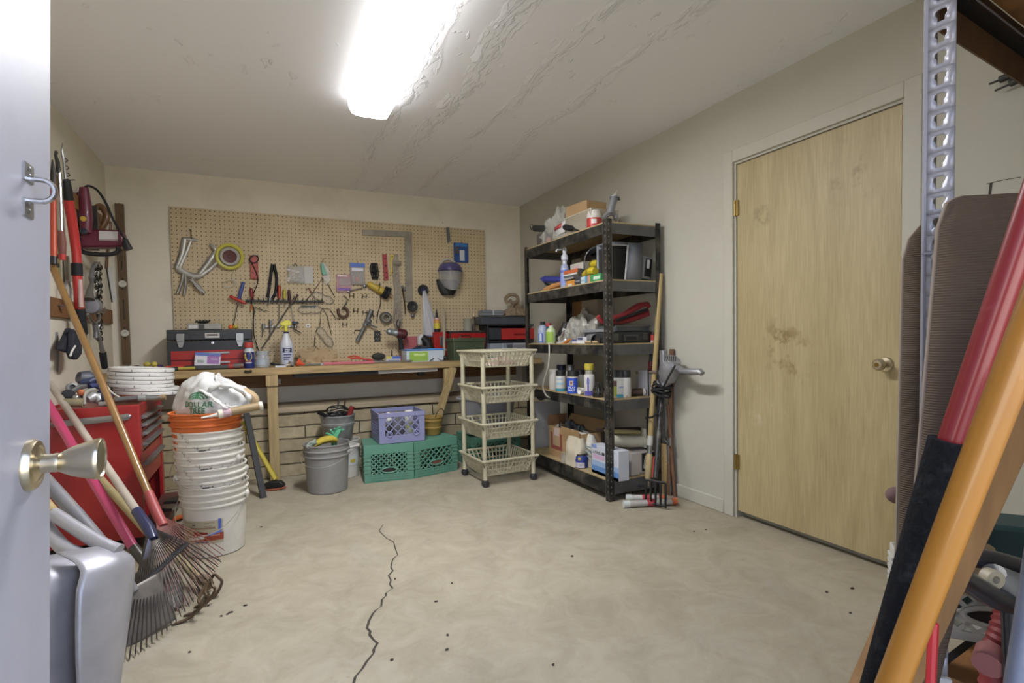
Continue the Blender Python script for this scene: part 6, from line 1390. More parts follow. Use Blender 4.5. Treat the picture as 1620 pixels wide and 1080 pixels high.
# cable puller and chain
CHN = mat('chain_steel', '4c4a46', .35, .85, var=.3, vs=40)
t = thing('cable_puller', 'grey hand cable puller with hooks hanging on the left wall', 'cable puller', tuple(wl(155, 570, .08)))
def sg(nm, pts, r, mt, n=10, off=.08, **k): return obj(nm, MB().tube([wl(x, y, off) for x, y in pts], r, n, **k), mt, t)
sg('hook', [(150, 416), (146, 425), (144, 440), (146, 452)], [.008, .012, .014, .010], GREYM)
sg('frame', [(145, 450), (142, 462), (141, 474)], [.014, .018, .03], mat('puller_frame', '6f6c64', .5, .4))
obj('drum', MB().lathe([(.04, -.05), (.046, -.048), (.046, .048), (.04, .05), (0, .05)], 20, Matrix.Translation(wl(146, 484, .08)) @ Matrix.Rotation(PI/2, 4, 'X')), mat('drum_grey', '85858a', .45, .3), t)
sg('yoke', [(139, 497), (144, 506), (150, 512), (156, 506), (158, 497)], .009, STEEL)
sg('lower_hook', [(150, 511), (152, 525), (151, 533), (155, 537), (158, 530)], [.014, .014, .012, .010, .008], GREYM)
sg('lever', [(156, 532), (160, 546), (163, 560)], [.012, .012, .016], mat('lever_grey', '85837d', .5, .5)); sg('lever_grip', [(162.5, 557), (164, 570), (166, 582)], [.020, .020, .018], BLACKR)
t = thing('steel_chain', 'shiny bunched steel chain hanging beside the cable puller', 'chain', tuple(wl(158, 540, .08)))
k_ = 0
for s_ in range(4):
    x0 = 150+2.6*s_; x1 = 154+1.8*s_; y0, y1 = 418, 470+22*s_
    n = 11+5*s_//1
    for i in range(n):
        if k_ >= 95: break
        f = i/(n-1); c = wl(x0+(x1-x0)*f+.8*math.sin(i), y0+(y1-y0)*f, .07+.012*(s_ % 2)); R2 = Matrix.Rotation(PI/2*(i % 2)+.4, 4, 'Z')
        ring = [c+(R2 @ V((.0, .010*math.cos(2*PI*j/10), .016*math.sin(2*PI*j/10)))) for j in range(10)]
        obj('link', MB().tube(ring, .004, 5, closed=True), CHN if i % 3 else CHROME, t); k_ += 1
# spirit level in the corner on the back wall
p0, p1 = ony(182, 322, YB-.02), ony(196.5, 322, YB-.02); z1, z0 = p0.z, .93
t = thing('spirit_level', 'long brown wooden spirit level standing upright in the back left corner', 'level', ((p0.x+p1.x)/2, YB-.015, z0))
x0, x1 = p0.x, p1.x-.004; m = MB(); zs = lambda py: ony(190, py, YB-.02).z
def slab(a, b): m.bb(x0, x1, YB-.036, YB-.006, zs(b), zs(a))
m.bb(x0, x0+.022, YB-.036, YB-.006, z0, z1).bb(x1-.020, x1, YB-.036, YB-.006, z0, z1)
for a, b in [(322, 396), (428, 440), (458, 474), (505, 518), (536, 582)]: m.bb(x0+.022, x1-.020, YB-.036, YB-.006, max(zs(b), z0), zs(a))
obj('body', m, mat('level_wood', '5f4a30', .5, var=.2, stretch=(12, 12, 1)), t)
for py in (449, 527): obj('vial', MB().lathe([(.026, 0), (.026, .008), (.012, .010), (.010, .004), (0, .004)], 20, planeM(((x0+x1)/2, YB-.034, zs(py)), (1, 0, 0), (0, 0, 1))), pm('c3c1b4', .4), t)

# ================================================================== GARDEN TOOLS LEANING AT THE LEFT
def shaft(name, pts, r, mt, t, n=12): return obj(name, MB().tube(pts, r, n), mt, t)
def leaf_rake(label, A, L_, R_, top, hm, hcol, tine, bar, n, r=.0026, brace=True, br0=.40, ferr=None, hr=.0145):
    t = thing('leaf_rake', label, 'rake', tuple((L_+R_)/2), group=None)
    hd = (A-top).normalized()
    f0 = A-hd*.14
    shaft('handle', [top, top+(f0-top)*.5, f0+hd*.06], [hr, hr, hr], hcol, t)
    shaft('ferrule', [f0, A-hd*.02, A+(((L_+R_)/2)-A)*.12], [hr*1.25, hr*1.35, hr*1.2], ferr or tine, t)
    up = V((0, 0, 1))
    def tip(s):
        e = L_+(R_-L_)*s; e = e+(A-(L_+R_)/2)*(-.12*math.sin(PI*s)); e.z = max(e.z, .012); return e
    for i in range(n):
        s = i/(n-1); e = tip(s); root = A+((R_-L_).normalized())*((s-.5)*.035)
        mid = root+(e-root)*.5+V((0, 0, .012))
        d = (e-root).normalized(); hk = e+V((d.x*.012, d.y*.012, -.010 if e.z > .02 else -.008))
        hk2 = e+V((-.03*d.x, -.03*d.y, -.03)); hk2.z = max(.004, hk2.z)
        obj('tine', MB().tube([root, mid, e, hk], [r*1.2, r, r, r*.7], 5), tine, t)
    if brace:
        p0_ = A+(tip(0)-A)*br0; p1_ = A+(tip(1)-A)*br0
        obj('brace', MB().tube([p0_+V((0, 0, .008)), p1_+V((0, 0, .008))], [.017, .017], 8, flat=.35), bar, t)
        w0, w1 = A+(tip(.0)-A)*(br0*.55), A+(tip(.28)-A)*(br0*.55)
        obj('web', MB().add([A+V((0, 0, .006)), w0+V((0, 0, .008)), w1+V((0, 0, .008)), A+V((0, 0, -.002)), w0, w1], [(0, 1, 2), (5, 4, 3), (0, 3, 4, 1), (1, 4, 5, 2), (2, 5, 3, 0)]), ferr or tine, t)
    return t
NAVYP = mat('rake_navy', '22264a', .35, coat=.3)
TINE = mat('rake_tine', '39322c', .45, .6)
A1 = ony(238, 840, 2.62); L1 = onz(186, 1052, .008); R1 = ony(346, 886, 2.62); M1 = onz(300, 960)
top1 = onx(79, 606, XL+.02); d1_ = (A1-top1)
leaf_rake('navy leaf rake with pale worn handle, its dark tines fanned on the floor', A1, L1, R1, top1, None, mat('pale_worn_handle', 'b0a698', .6, var=.15, vs=9), TINE, mat('rake_bar', '3c3e40', .4, .6), 24, ferr=NAVYP, hr=.0165, br0=.50)
A2 = ony(252, 820, 2.86); L2 = onz(252, 985, .006); R2_ = ony(352, 868, 2.80); top2 = onx(79, 412, XL+.02)
leaf_rake('faded red leaf rake with varnished brown handle behind the navy one', A2, L2, R2_, top2, None, mat('varnished_handle', '8d6a3c', .3, var=.2, vs=5, coat=.5), mat('rake_red', '7c4a42', .5), None, 20, r=.0019, brace=False, ferr=mat('rake_red_ferrule', 'a04a48', .45), hr=.0165)
# spade with pink red handle
SPD = mat('spade_steel', '5a5652', .5, .5, var=.25, vs=14, dirt='3c3630', da=.5, ds=12)
def blade(nm, t, tip, top, W, right, depth, mt, wf, nu=14, nv=16, th=.003, curl=.0):
    up = (top-tip); Ln = up.length; up.normalize(); rt = V(right); rt = (rt-up*rt.dot(up)).normalized(); nn = rt.cross(up)
    def fn(u, v):
        w = W*wf(v); s = 2*u-1
        return tip+up*(Ln*v)+rt*(w*s*.5)+nn*(-depth*(s*s)*(.4+.6*v)+curl*max(0, v-.8)**2*25)
    return obj(nm, MB().grid(fn, nu, nv), mt, t, solid=th)
tp = onz(270, 968, .006); sh = ony(236, 897, 2.64)
t = thing('garden_spade', 'small round spade with pink red handle leaning against the tool chest', 'spade', tuple(tp))
hs = ony(212, 868, 2.70); ht = ony(70, 630, CY0-.03)
shaft('handle', [ht, hs], [.020, .020], mat('handle_pink', 'b23a62', .35, coat=.4), t); shaft('socket', [hs-(hs-ht).normalized()*.01, hs+(sh-hs)*.9, sh+(tp-sh)*.25], [.021, .022, .012], DSTEEL, t)
blade('blade', t, tp, sh, .17, (.9, .45, 0), .02, SPD, lambda v: math.sin(PI*min(1, .12+v*.62))**.6 if v > 0 else .3)
# shovel with weathered handle and worn square blade
tp = onz(240, 1003, .006); sh = ony(214, 935, 2.36)
t = thing('square_shovel', 'shovel with thick weathered handle and worn square blade behind the scoops', 'shovel', tuple(tp))
ht = ony(70, 757, 2.6)
shaft('handle', [ht, ony(120, 812, 2.5), ony(160, 858, 2.43), sh], [.024, .024, .022, .014], mat('handle_grey_blue', '74747a', .5, var=.2, vs=8, dirt='a08c6c', da=.5, ds=6), t)
blade('blade', t, tp, sh+(sh-tp)*.12, .20, (.8, .6, 0), .018, mat('worn_blade', '77716a', .5, .4, var=.3, vs=18, dirt='4c443c', da=.6, ds=9), lambda v: .95+.05*v)
# hook tined cultivator
c0 = onz(330, 926, .03); t = thing('hoe_cultivator', 'cultivator with four bent tines and a long tan handle lying out on the floor', 'cultivator', tuple(c0))
shaft('handle', [ony(118, 712, CY0-.03), ony(240, 848, 2.95), c0], [.017, .019, .021], mat('handle_tan', 'a89a70', .5, var=.15), t)
shaft('ferrule', [c0+(ony(240, 848, 2.95)-c0).normalized()*.06, c0+V((.005, -.005, 0))], [.023, .020], mat('ferrule_rust', '7a6a54', .5, .4), t)
for i in range(4):
    b0 = c0+V((.004*i, -.004*i, .0)); px = 350-11*i; py = 918+12*i
    k1 = onz(px-3, py-4, .075); k2 = onz(px+1, py+4, .055); k3 = onz(px-10-3*i, py+24, .012); k4 = onz(px-26-6*i, py+28+2*i, .005)
    obj('tine', MB().tube(smoothpts([b0, (b0+k1)/2+V((0, 0, .03)), k1, k2, k3, k4], 3), [.0062]*15+[.003], 7), mat('tine_brown', '5d4c3a', .5, .5), t)
# two aluminium scoop shovels
ALU = mat('scoop_aluminium', 'b0b0b8', .42, .5, var=.12, vs=9, bump=.12, bs=30)
lat = V((CR.x, CR.y, 0)).normalized(); fwd = V((-lat.y, lat.x, 0))
def scoop(label, pxt, pyt, pxb, pyb, yt, ht, grp='aluminium scoop shovels'):
    tp = onz(pxb, pyb, .006); sh = ony(pxt, pyt, yt)
    t = thing('scoop_shovel', label, 'shovel', tuple(tp), group=grp)
    rt = V((.24, .97, 0)).normalized(); up = (sh-tp); Ln = up.length; up.normalize(); rt = (rt-up*rt.dot(up)).normalized(); nn = rt.cross(up)
    if nn.dot(fwd) > 0: nn = -nn
    if nn.dot(lat) < 0: nn = -nn
    def fn(u, v):
        s = 2*u-1; w = .30*(.62+.38*min(1, (1-v)*4)**.7 if v > .75 else 1-.30*(1-v/.75)**1.6)
        d = .075*(1-abs(s)**2.2)*(.55+.45*v)
        if v > .84: d -= .09*((v-.84)/.16)**2
        return tp+up*(Ln*v)+rt*(w*s*.5)+nn*d
    obj('blade', MB().grid(fn, 22, 30), ALU, t, solid=.004)
    neck = V(fn(.5, .93)); hd = [neck+(sh-neck)*.2, sh+V((-.03, .02, .012)), ony(ht[0][0], ht[0][1], yt+.12), ony(ht[1][0], ht[1][1], yt+.30)]
    obj('socket', MB().tube(smoothpts(hd[:3], 6), [.026, .025, .024, .0235, .023, .0225, .022, .0215, .021, .021, .021, .021, .021], 12), ALU, t)
    obj('handle', MB().tube(hd[2:], .019, 10), HANDLEP, t)
    return t
scoop('aluminium scoop shovel standing blade down, right one of two beside the open door', 168, 862, 156, 1100, 2.10, [(84, 812), (40, 760)])
scoop('aluminium scoop shovel standing blade down, left one of two, half hidden by the open door', 116, 872, 106, 1106, 2.12, [(70, 830), (30, 780)])
# ================================================================== BLACK SHELVING UNIT
SX0, SX1, SY0, SY1, SH = 2.03, 2.468, 2.825, 3.985, 1.83
SBK = mat('shelf_black', '1d1d1e', .42, .3, var=.3, vs=12, dirt='6b655a', da=.6, ds=7, dp=.44)
SBG = mat('shelf_grey', '5e5e5e', .4, .4, var=.2, vs=12)
PBD = mat('particle_board', 'a8946c', .7, var=.12, vs=30)
su = thing('shelving_unit', 'tall black steel shelving unit with particle board shelves against the right wall', 'shelf', ((SX0+SX1)/2, (SY0+SY1)/2, 0))
LV = [.14, .668, 1.03, 1.445, 1.812]
for sx, x in ((1, SX0), (-1, SX1)):
    for sy, y in ((1, SY0), (-1, SY1)):
        m = MB().bb(x, x+sx*.040, y, y+sy*.003, 0, SH).bb(x, x+sx*.003, y+sy*.003, y+sy*.040, 0, SH)
        # key slots read as bright dimples along both legs
        p = obj('post', m, SBK, su)
        q = MB()
        for k in range(44 if (sx == 1 and sy == 1) else 0):
            z = .05+k*.0405
            q.bb(x+.014, x+.018, y-.0008, y+.0005, z, z+.010).bb(x-.0008, x+.0005, y+.014, y+.018, z+.004, z+.016)
        if sx == 1 and sy == 1: obj('slots', q, mat('slot_shine', '9a968c', .4, .5), p)['kind'] = 'stuff'
        if sx == 1 and sy == 1: obj('edge_trim', MB().bb(x-.001, x+.001, y+.039, y+.042, 0, SH).bb(x+.039, x+.042, y-.001, y+.001, 0, SH), SBG, p)
for z in LV:
    zb = z-.075 if z > .2 else z-.095
    obj('beam', MB().bb(SX0+.003, SX0+.012, SY0+.042, SY1-.042, zb, z-.008).bb(SX0+.012, SX0+.03, SY0+.042, SY1-.042, z-.03, z-.026), SBK, su)
    obj('beam', MB().bb(SX1-.012, SX1-.003, SY0+.042, SY1-.042, zb, z-.008), SBK, su)
    obj('end_beam', MB().bb(SX0+.042, SX1-.042, SY0+.003, SY0+.012, zb, z-.008), SBG, su); obj('end_beam', MB().bb(SX0+.042, SX1-.042, SY1-.012, SY1-.003, zb, z-.008), SBG, su)
    obj('shelf_board', MB().bb(SX0+.004, SX1-.004, SY0+.004, SY1-.004, z-.016, z), PBD, su)
def sl(px, py, x=2.09): return onx(px, py, x)          # along the long side
def se(px, py, y=2.89): return ony(px, py, y)          # at the near end
def lcan(label, px, pytop, r, z0, body, cap, bands=(), x=2.09, group=None, **k):
    p = sl(px, pytop, x); return can(label, (x, p.y), r, p.z-z0, z0+.001, body, cap, bands, group, a0=PI+.75, **k)
def lbox(name, label, cat, px0, px1, pytop, z0, d, m, panels=(), x=2.06, h=None, side=(), **k):
    """box with its front on the long side of the unit"""
    a, b = sl(px0, pytop, x), sl(px1, pytop, x); w = abs(a.y-b.y); hh = h if h else (a.z+b.z)/2-z0
    return carton(name, label, cat, (x+d/2, (a.y+b.y)/2), w, d, hh, z0+.001, m, panels, rz=-PI/2, side=side, **k)
Z1, Z2, Z3, Z4, Z5 = LV
# ---- top shelf
t = thing('paint_roller', 'black paint roller on a wire frame lying on the top shelf, far end', 'paint roller', tuple(sl(855, 361)))
M, ln = align(sl(846, 361, 2.08), sl(866, 362, 2.08)); obj('sleeve', MB().lathe([(.012, 0), (.026, .004), (.027, ln-.004), (.02, ln), (0, ln)], 18, M), mat('roller_black', '2e2d2c', .85, bump=.5, bs=80), t)
obj('frame', MB().tube([sl(846, 361, 2.08), sl(841, 355, 2.08), sl(838, 357, 2.08), sl(841, 364, 2.08)], .004, 6), DSTEEL, t)
lbox('grey_tin', 'small grey box carrying the black paint roller on the top shelf', 'tin', 849, 863, 368.5, Z5, .06, mat('tin_dark', '5c5a58', .45, .3), [('white_strip', (.72, .1, .9, .95), pm('b9b7b0')), ('mark', (.3, .6, .5, .75), pm('9a9890'))])
p = sl(868, 372); tag(obj('red_cap', MB().lathe([(.024, 0), (.024, .035), (.015, .05), (0, .05)], 16, Matrix.Translation((2.09, p.y, Z5+.001))), pm('a33c3c', .4)), 'small red cap beside the grey tin on the top shelf', 'cap')
tb = lbox('clear_tub', 'clear plastic tub holding cardboard scraps on the top shelf', 'tub', 893, 935, 338, Z5, .22, mat('tub_clear', 'bcb39f', .2, alpha=.6), [('rim', (-.02, .93, 1.02, 1), pm('b5ad9c', .4), .008)], taper=1.06)
tag(obj('cardboard_scrap', MB().box((2.17, sl(912, 345).y, Z5+.165), (.18, .24, .10), None, .1), CARD, None, bevel=.003), 'torn cardboard piece sticking out of the clear tub', 'cardboard')
t = thing('plastic_bag', 'clear crinkled bag with a red and white label slumped on the top shelf', 'bag', (2.11, sl(890, 350).y, Z5))
c = sl(884, 350, 2.10); obj('film', heap((2.11, c.y, Z5+.001), .07, .22, .21, 6.1, .55, 40, 16), mat('bag_clear', 'c9c7be', .15, alpha=.4, spec=.7), t, ang=25)
a, b = sl(875, 375, 2.045), sl(894, 352, 2.045); lz0, lz1 = Z5+.02, Z5+.115
obj('label', MB().add([(2.042, a.y, lz0), (2.042, b.y, lz0+.01), (2.05, b.y, lz1), (2.05, a.y, lz1-.02)], [(0, 1, 2, 3)]), pm('c9c6c4', .5), t, solid=.001)
obj('label_red', MB().add([(2.040, a.y-.02, lz1-.05), (2.040, b.y+.05, lz1-.04), (2.046, b.y+.05, lz1-.008), (2.046, a.y-.02, lz1-.025)], [(0, 1, 2, 3)]), pm('b0413c', .5), t, solid=.001)
t = thing('rubber_handle', 'black ridged rubber handle lying over the front edge of the top shelf', 'handle', tuple(sl(900, 361, 2.05)))
obj('grip', MB().tube([sl(893+k*2, 359+k*.4, 2.045) for k in range(8)], [.018, .022, .018, .022, .018, .021, .017, .012], 10), BLACKR, t); obj('tip', MB().tube([sl(907, 362, 2.045), sl(915, 365, 2.045)], .007, 7), DSTEEL, t)
can('white and red tin near the front post on the top shelf', (2.10, sl(940, 345, 2.10).y), .05, sl(940, 334, 2.10).z-Z5, Z5+.001, pm('c9c6c0', .35), pm('c5c2bb', .35), [('red_band', .05, .72, pm('b23a38', .4)), ('white_gap', .3, .6, pm('cfccc6', .4), .35)], name='paint_tin', cat='tin', cap_h=.12)
t = thing('caulking_gun', 'grey caulking gun standing nose up on the near end of the top shelf', 'caulking gun', tuple(se(970, 346)))
gx = [se(x, y, 2.88) for x, y in ((962, 348), (965, 338), (971, 316), (972.5, 311))]
obj('barrel', MB().tube(gx[1:], [.024, .024, .024], 12), mat('gun_grey', '85868a', .4, .4), t); obj('nose', MB().tube([gx[3], se(974, 306, 2.88), se(976, 302, 2.88)], [.016, .008, .003], 8), mat('nose_grey', 'a5a49e', .5), t)
obj('flange', MB().lathe([(.034, 0), (.034, .008)], 16, align(gx[3]-V((0, 0, .01)), gx[3]+V((.01, 0, .05)))[0]), mat('gun_grey', '85868a'), t)
obj('rod', MB().tube([se(973, 316, 2.88), se(981, 316, 2.88)], .003, 6), DSTEEL, t)
obj('handle', MB().tube(smoothpts([se(x, y, 2.88) for x, y in ((955, 346), (960, 340), (966, 337), (972, 339), (974.5, 344), (973, 347))], 3), .017, 9), mat('gun_grey', '85868a'), t)
# ---- second shelf
t = thing('leather_glove', 'orange tan leather glove lying at the far end of the second shelf', 'glove', tuple(sl(872, 458)))
obj('palm', MB().tube(smoothpts([sl(x, y, 2.07) for x, y in ((862, 459), (870, 456), (880, 452), (889, 449))], 3), [.02, .026, .03, .033, .034, .034, .033, .03, .028, .026], 10, flat=.7), mat('leather_orange', 'b8834e', .6, var=.15), t)
for k in range(3): obj('finger', MB().tube([sl(866+k*2, 457, 2.05), sl(858+k*3, 462-k, 2.05), sl(855+k*3, 463-k, 2.05)], [.013, .011, .007], 8), mat('leather_orange', 'b8834e'), t)
lbox('flat_pack', 'flat grey folded pack at the far end of the second shelf', 'pack', 839, 860, 461, Z4, .1, pm('8d8674', .6))
t = thing('blue_caulking_gun', 'dark blue caulking gun lying on the second shelf behind the glove', 'caulking gun', tuple(sl(875, 444)))
obj('barrel', MB().tube([sl(862, 442, 2.14), sl(892, 442.5, 2.14)], .027, 12), mat('gun_blue', '3a4090', .35), t); obj('plunger', MB().tube([sl(857, 441, 2.14), sl(863, 442, 2.14)], [.014, .03], 10), mat('gun_blue', '3a4090'), t)
obj('trigger', MB().tube([sl(861, 445, 2.14), sl(864, 449, 2.14), sl(870, 451, 2.14)], .010, 8), BLACKP, t)
p = sl(893, 420); t = bottle('pump_bottle', 'clear and blue pump bottle with white nozzle standing on the second shelf', 'bottle', (2.085, sl(894, 455, 2.085).y), Z4+.001, [(.032, 0), (.034, .005), (.034, .13), (.026, .165), (.016, .175)], mat('bottle_blue_clear', 'a4adc6', .2, alpha=.85), [(.017, .172), (.017, .20), (.026, .205), (.026, .235), (.014, .25), (.016, .285), (.010, .30), (0, .30)], [('label', .034, .02, .10, pm('8090c8', .4), 1.2), ('label_top', .034, .11, .13, pm('5a6ab0', .4), 1.2)], a0=PI+.6, capm=pm('c5c7d0', .35))
obj('spout', MB().tube([(-.01, .01, .285), (-.045, .035, .285), (-.05, .04, .27)], .006, 7), pm('c5c7d0', .35), t, local=True)
lbox('power_box', 'small orange printed box lying under the orange and black carton', 'box', 895, 908, 443.5, Z4, .09, pm('c08438', .5), [('label', (.25, .05, .75, .4), pm('c9c0ae'))])
bz = sl(902, 443).z+.001
lbox('drill_carton', 'orange, white and black printed carton on the second shelf', 'box', 892, 914, 427, bz, .12, pm('4a4846', .5), [('orange_band', (0, .62, 1, 1), pm('bd6238')), ('white_band', (0, .42, .95, .60), pm('c5c4be')), ('teal_band', (.05, .22, .6, .38), pm('4c5f66')), ('grey_band', (0, .0, .7, .18), pm('a09c94'))])
lbox('dark_box', 'small black box with pale print beside the orange box', 'box', 909, 918, 438, Z4, .08, pm('3a3a3c', .5), [('print', (.1, .4, .9, .55), pm('8d8d90'))])
lbox('blue_white_box', 'small white and pale blue box on the second shelf', 'box', 918.5, 928, 437.5, Z4, .08, pm('b9c4cc', .5), [('blue_corner', (.75, 0, 1, 1), pm('4a93ae')), ('print', (.1, .35, .6, .6), pm('8fa0b4'))])
lbox('green_box', 'small green box by the front post on the second shelf', 'box', 930, 950, 434, Z4, .09, pm('3f8a52', .5), [('white_print', (.45, .3, .95, .7), pm('bcd2bc')), ('red_stripe', (.0, .0, .2, 1), pm('b98a72'))])
for k, (px, py, l, x) in enumerate([(931, 431, 'yellow tape measure lying lower of two on the small boxes', 2.10), (936, 420, 'yellow tape measure lying upper of two, under the reflector', 2.16)]):
    t = thing('tape_measure', l, 'tape measure', tuple(sl(px, py, x)), group='yellow tape measures'); q = sl(px, py, x)
    obj('case', MB().tube([q+V((0, .06, -.012)), q+V((0, .02, .0)), q+V((0, -.05, .006)), q+V((0, -.085, .0))], [.018, .027, .032, .026], 10, flat=.9), mat('tape_yellow', 'c3ae32', .4), t)
    obj('band', MB().tube([q+V((0, .0, .0)), q+V((0, -.025, .003))], [.031, .034], 10), pm('8a7c20', .5), t)
    obj('shelf_clip', MB().bb(q.x-.02, q.x+.02, q.y-.05, q.y-.02, q.z-.042, q.z-.028), BLACKP, t)
lbox('tube_box', 'long pale box lying on top of the cartons on the second shelf', 'box', 902, 926, 416, sl(914, 428, 2.10).z, .06, pm('b7b3a6', .5), [('pink_print', (.2, .3, .6, .7), pm('bca3a6')), ('end', (.88, 0, 1, 1), pm('4a4a4a'))], x=2.10)
t = thing('clamp_lamp', 'grey metal reflector clamp lamp lying behind the front post on the second shelf', 'lamp', tuple(sl(938, 405, 2.2)))
M, ln = align(sl(931, 408, 2.26), sl(948, 412, 2.18)); obj('reflector', MB().lathe([(.025, 0), (.035, ln*.2), (.075, ln*.6), (.105, ln)], 24, M, capb=True, capt=False), mat('reflector_grey', 'a9abae', .3, .5), t, solid=.002)
obj('socket', MB().tube([sl(922, 406, 2.27), sl(932, 408, 2.26)], [.02, .027], 10), mat('socket_brown', '5c4c40', .5), t)
obj('clamp', MB().tube(smoothpts([sl(x, y, 2.25) for x, y in ((921, 412), (924, 402), (932, 398), (939, 394), (944, 396), (942, 402), (936, 403))], 3), .010, 8), DSTEEL, t)
# bin lying on its side at the near end
BN = mat('bin_grey_clear', '8b8f98', .3, alpha=.92)
t = thing('storage_bin', 'grey plastic bin tipped on its side on the second shelf, dark inside', 'bin', tuple(se(990, 440)))
a0, a1_ = se(966, 380, 2.93), se(1019, 386, 2.93); zt_, zb_2 = a1_.z-.005, Z4+.002
m = MB(); X0, X1 = 2.115, 2.345; Y0, Y1 = 2.885, 3.06
m.add([(X0, Y0, zb_2), (X1, Y0, zb_2), (X1+.03, Y0+.01, zt_), (X0-.0, Y0+.01, zt_), (X0, Y1, zb_2), (X1, Y1, zb_2), (X1+.03, Y1, zt_), (X0, Y1, zt_)], [(4, 5, 6, 7), (1, 5, 6, 2), (3, 2, 6, 7), (0, 4, 5, 1)]); 
xm = X0+.10; m.add([(xm, Y0, zb_2), (X1, Y0, zb_2), (X1+.03, Y0+.01, zt_), (xm+.03, Y0+.01, zt_)], [(0, 1, 2, 3)])
m.add([(X0, Y0, zt_-.02), (xm+.03, Y0, zt_-.02), (xm+.03, Y0+.01, zt_), (X0, Y0+.01, zt_)], [(0, 1, 2, 3)])
obj('shell', m, BN, t, solid=.004); obj('rim', MB().tube([(xm, Y0-.004, zb_2+.006), (xm+.028, Y0-.002, zt_-.022), (X0, Y0-.002, zt_-.026)], .006, 7), pm('b5b6b4', .4), t)
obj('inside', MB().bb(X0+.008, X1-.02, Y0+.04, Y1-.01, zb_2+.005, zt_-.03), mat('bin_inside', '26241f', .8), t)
t = carton('blister_pack', 'clear blister pack with a black part leaning on the tipped bin', 'package', (2.405, 2.92), .075, .05, .15, Z4+.02, mat('blister_haze', 'a9abac', .2, alpha=.5), [('black_part', (.2, .1, .85, .9), BLACKP, .012), ('label', (.3, .45, .6, .85), pm('c9c8c4'), .014)]); t.rotation_euler = (0, .12, 0)
# ---- third shelf
t = bottle('cleaner_bottle', 'pale blue bottle with black cap at the far end of the third shelf', 'bottle', (2.085, sl(859, 545, 2.085).y), Z3+.001, [(.040, 0), (.042, .006), (.042, .10), (.03, .135), (.018, .15)], pm('9aa5b8', .35), [(.02, .148), (.02, .175), (0, .176)], [('blue_label', .0422, .01, .085, pm('3a55a8', .4), .5), ('white_label', .0426, .015, .08, pm('b9c4cc', .4), .25)], a0=PI+.6, capm=BLACKP)
bottle('red_cap_bottle', 'blue bottle with red cap behind the green one on the third shelf', 'bottle', (2.17, sl(868, 545, 2.17).y), Z3+.001, [(.034, 0), (.034, .11), (.02, .135), (.016, .14)], pm('4f6f95', .35), [(.024, .138), (.024, .165), (0, .166)], a0=PI+.6, capm=pm('b5404a', .4))
bottle('green_bottle', 'lime green labelled bottle on the third shelf', 'bottle', (2.075, sl(872, 545, 2.075).y), Z3+.001, [(.038, 0), (.04, .005), (.04, .095), (.022, .12), (.016, .125)], pm('b5c49a', .35), [(.018, .122), (.018, .138), (0, .139)], [('green_label', .0402, .012, .09, pm('8fae48', .4), .9)], a0=PI+.6, capm=pm('c8cbb4', .4))
t = thing('black_trimmer', 'black hand tool with silver spots leaning up on the third shelf', 'hand tool', tuple(sl(887, 540)))
obj('body', MB().tube([sl(884, 540, 2.11), sl(886, 530, 2.12), sl(891, 519, 2.14), sl(894, 511, 2.15)], [.03, .036, .03, .022], 10, flat=.7), mat('tool_black_spots', '201f20', .35, dirt='c0beb8', da=.9, ds=22, dp=.66), t); obj('head', MB().tube([sl(881, 532, 2.11), sl(886, 528, 2.10)], [.012, .018], 8), BLACKP, t); obj('lever', MB().tube([sl(887, 538, 2.08), sl(890, 529, 2.09), sl(893, 522, 2.10)], [.010, .012, .006], 7), CHROME, t)
for px0, px1, py, l, mt, pn in [(880, 891, 541, 'small white box at the front edge of the third shelf below the black tool', pm('c5c4c4', .5), []), (904.5, 912, 537, 'small white box with a blue top on the third shelf', pm('c7c4c4', .5), [('blue_top', (0, .6, 1, 1), pm('4c5a90'))]), (912.5, 927, 533, 'white carton with dark blue print on the third shelf', pm('bdbec4', .5), [('dark_print', (.1, .55, .65, .9), pm('3d4664')), ('grey_band', (0, .0, 1, .4), pm('d0d0d2'))])]:
    lbox('small_box', l, 'box', px0, px1, py, Z3, .07, mt, pn)
tag(obj('orange_tool', MB().tube([sl(891, 544, 2.06), sl(896, 541, 2.06), sl(902, 536.5, 2.06)], [.012, .016, .012], 8, flat=.7), pm('c07a38', .45)), 'orange handled piece lying between the small white boxes', 'handle')
t = thing('plastic_bag', 'small crumpled clear bag standing on the third shelf', 'bag', (2.15, sl(903, 535, 2.15).y, Z3)); obj('film', heap((2.15, sl(903, 535, 2.15).y, Z3+.001), .06, .09, .12, 9.7, .6), mat('bag_clear', 'c9c7be'), t, ang=25)
t = thing('poly_bag', 'large hazy plastic sack heaped at the back of the third shelf', 'bag', (2.30, sl(925, 520, 2.3).y, Z3)); obj('film', heap((2.30, sl(926, 520, 2.3).y, Z3+.001), .11, .25, .20, 12.3, .5, 44, 18), mat('sack_haze', 'b5b1a6', .3, alpha=.75), t, ang=25)
for px0, px1, py0, x, mt, l in [(911, 924, 478, 2.40, mat('block_orange', '8a6238', .7, var=.2), 'orange brown wooden block at the back of the third shelf'), (925, 950, 476, 2.38, mat('block_grey', '9a9080', .7, var=.2), 'grey wooden blocks at the back of the third shelf by the post')]:
    a, b = sl(px0, py0, x), sl(px1, py0, x); tag(obj('wood_block', MB().bb(x-.03, x+.03, a.y, b.y, Z3+.001, a.z), mt, None, bevel=.004), l, 'block')
t = thing('grey_funnel', 'grey funnel lying on the third shelf behind the front post', 'funnel', tuple(sl(935, 534, 2.1)))
M, ln = align(sl(944, 537, 2.08), sl(925, 528, 2.12)); obj('cone', MB().lathe([(.042, 0), (.034, ln*.15), (.026, ln*.9), (.02, ln)], 18, M, capb=False, capt=False), pm('6e6e6e', .5), t, solid=.003)
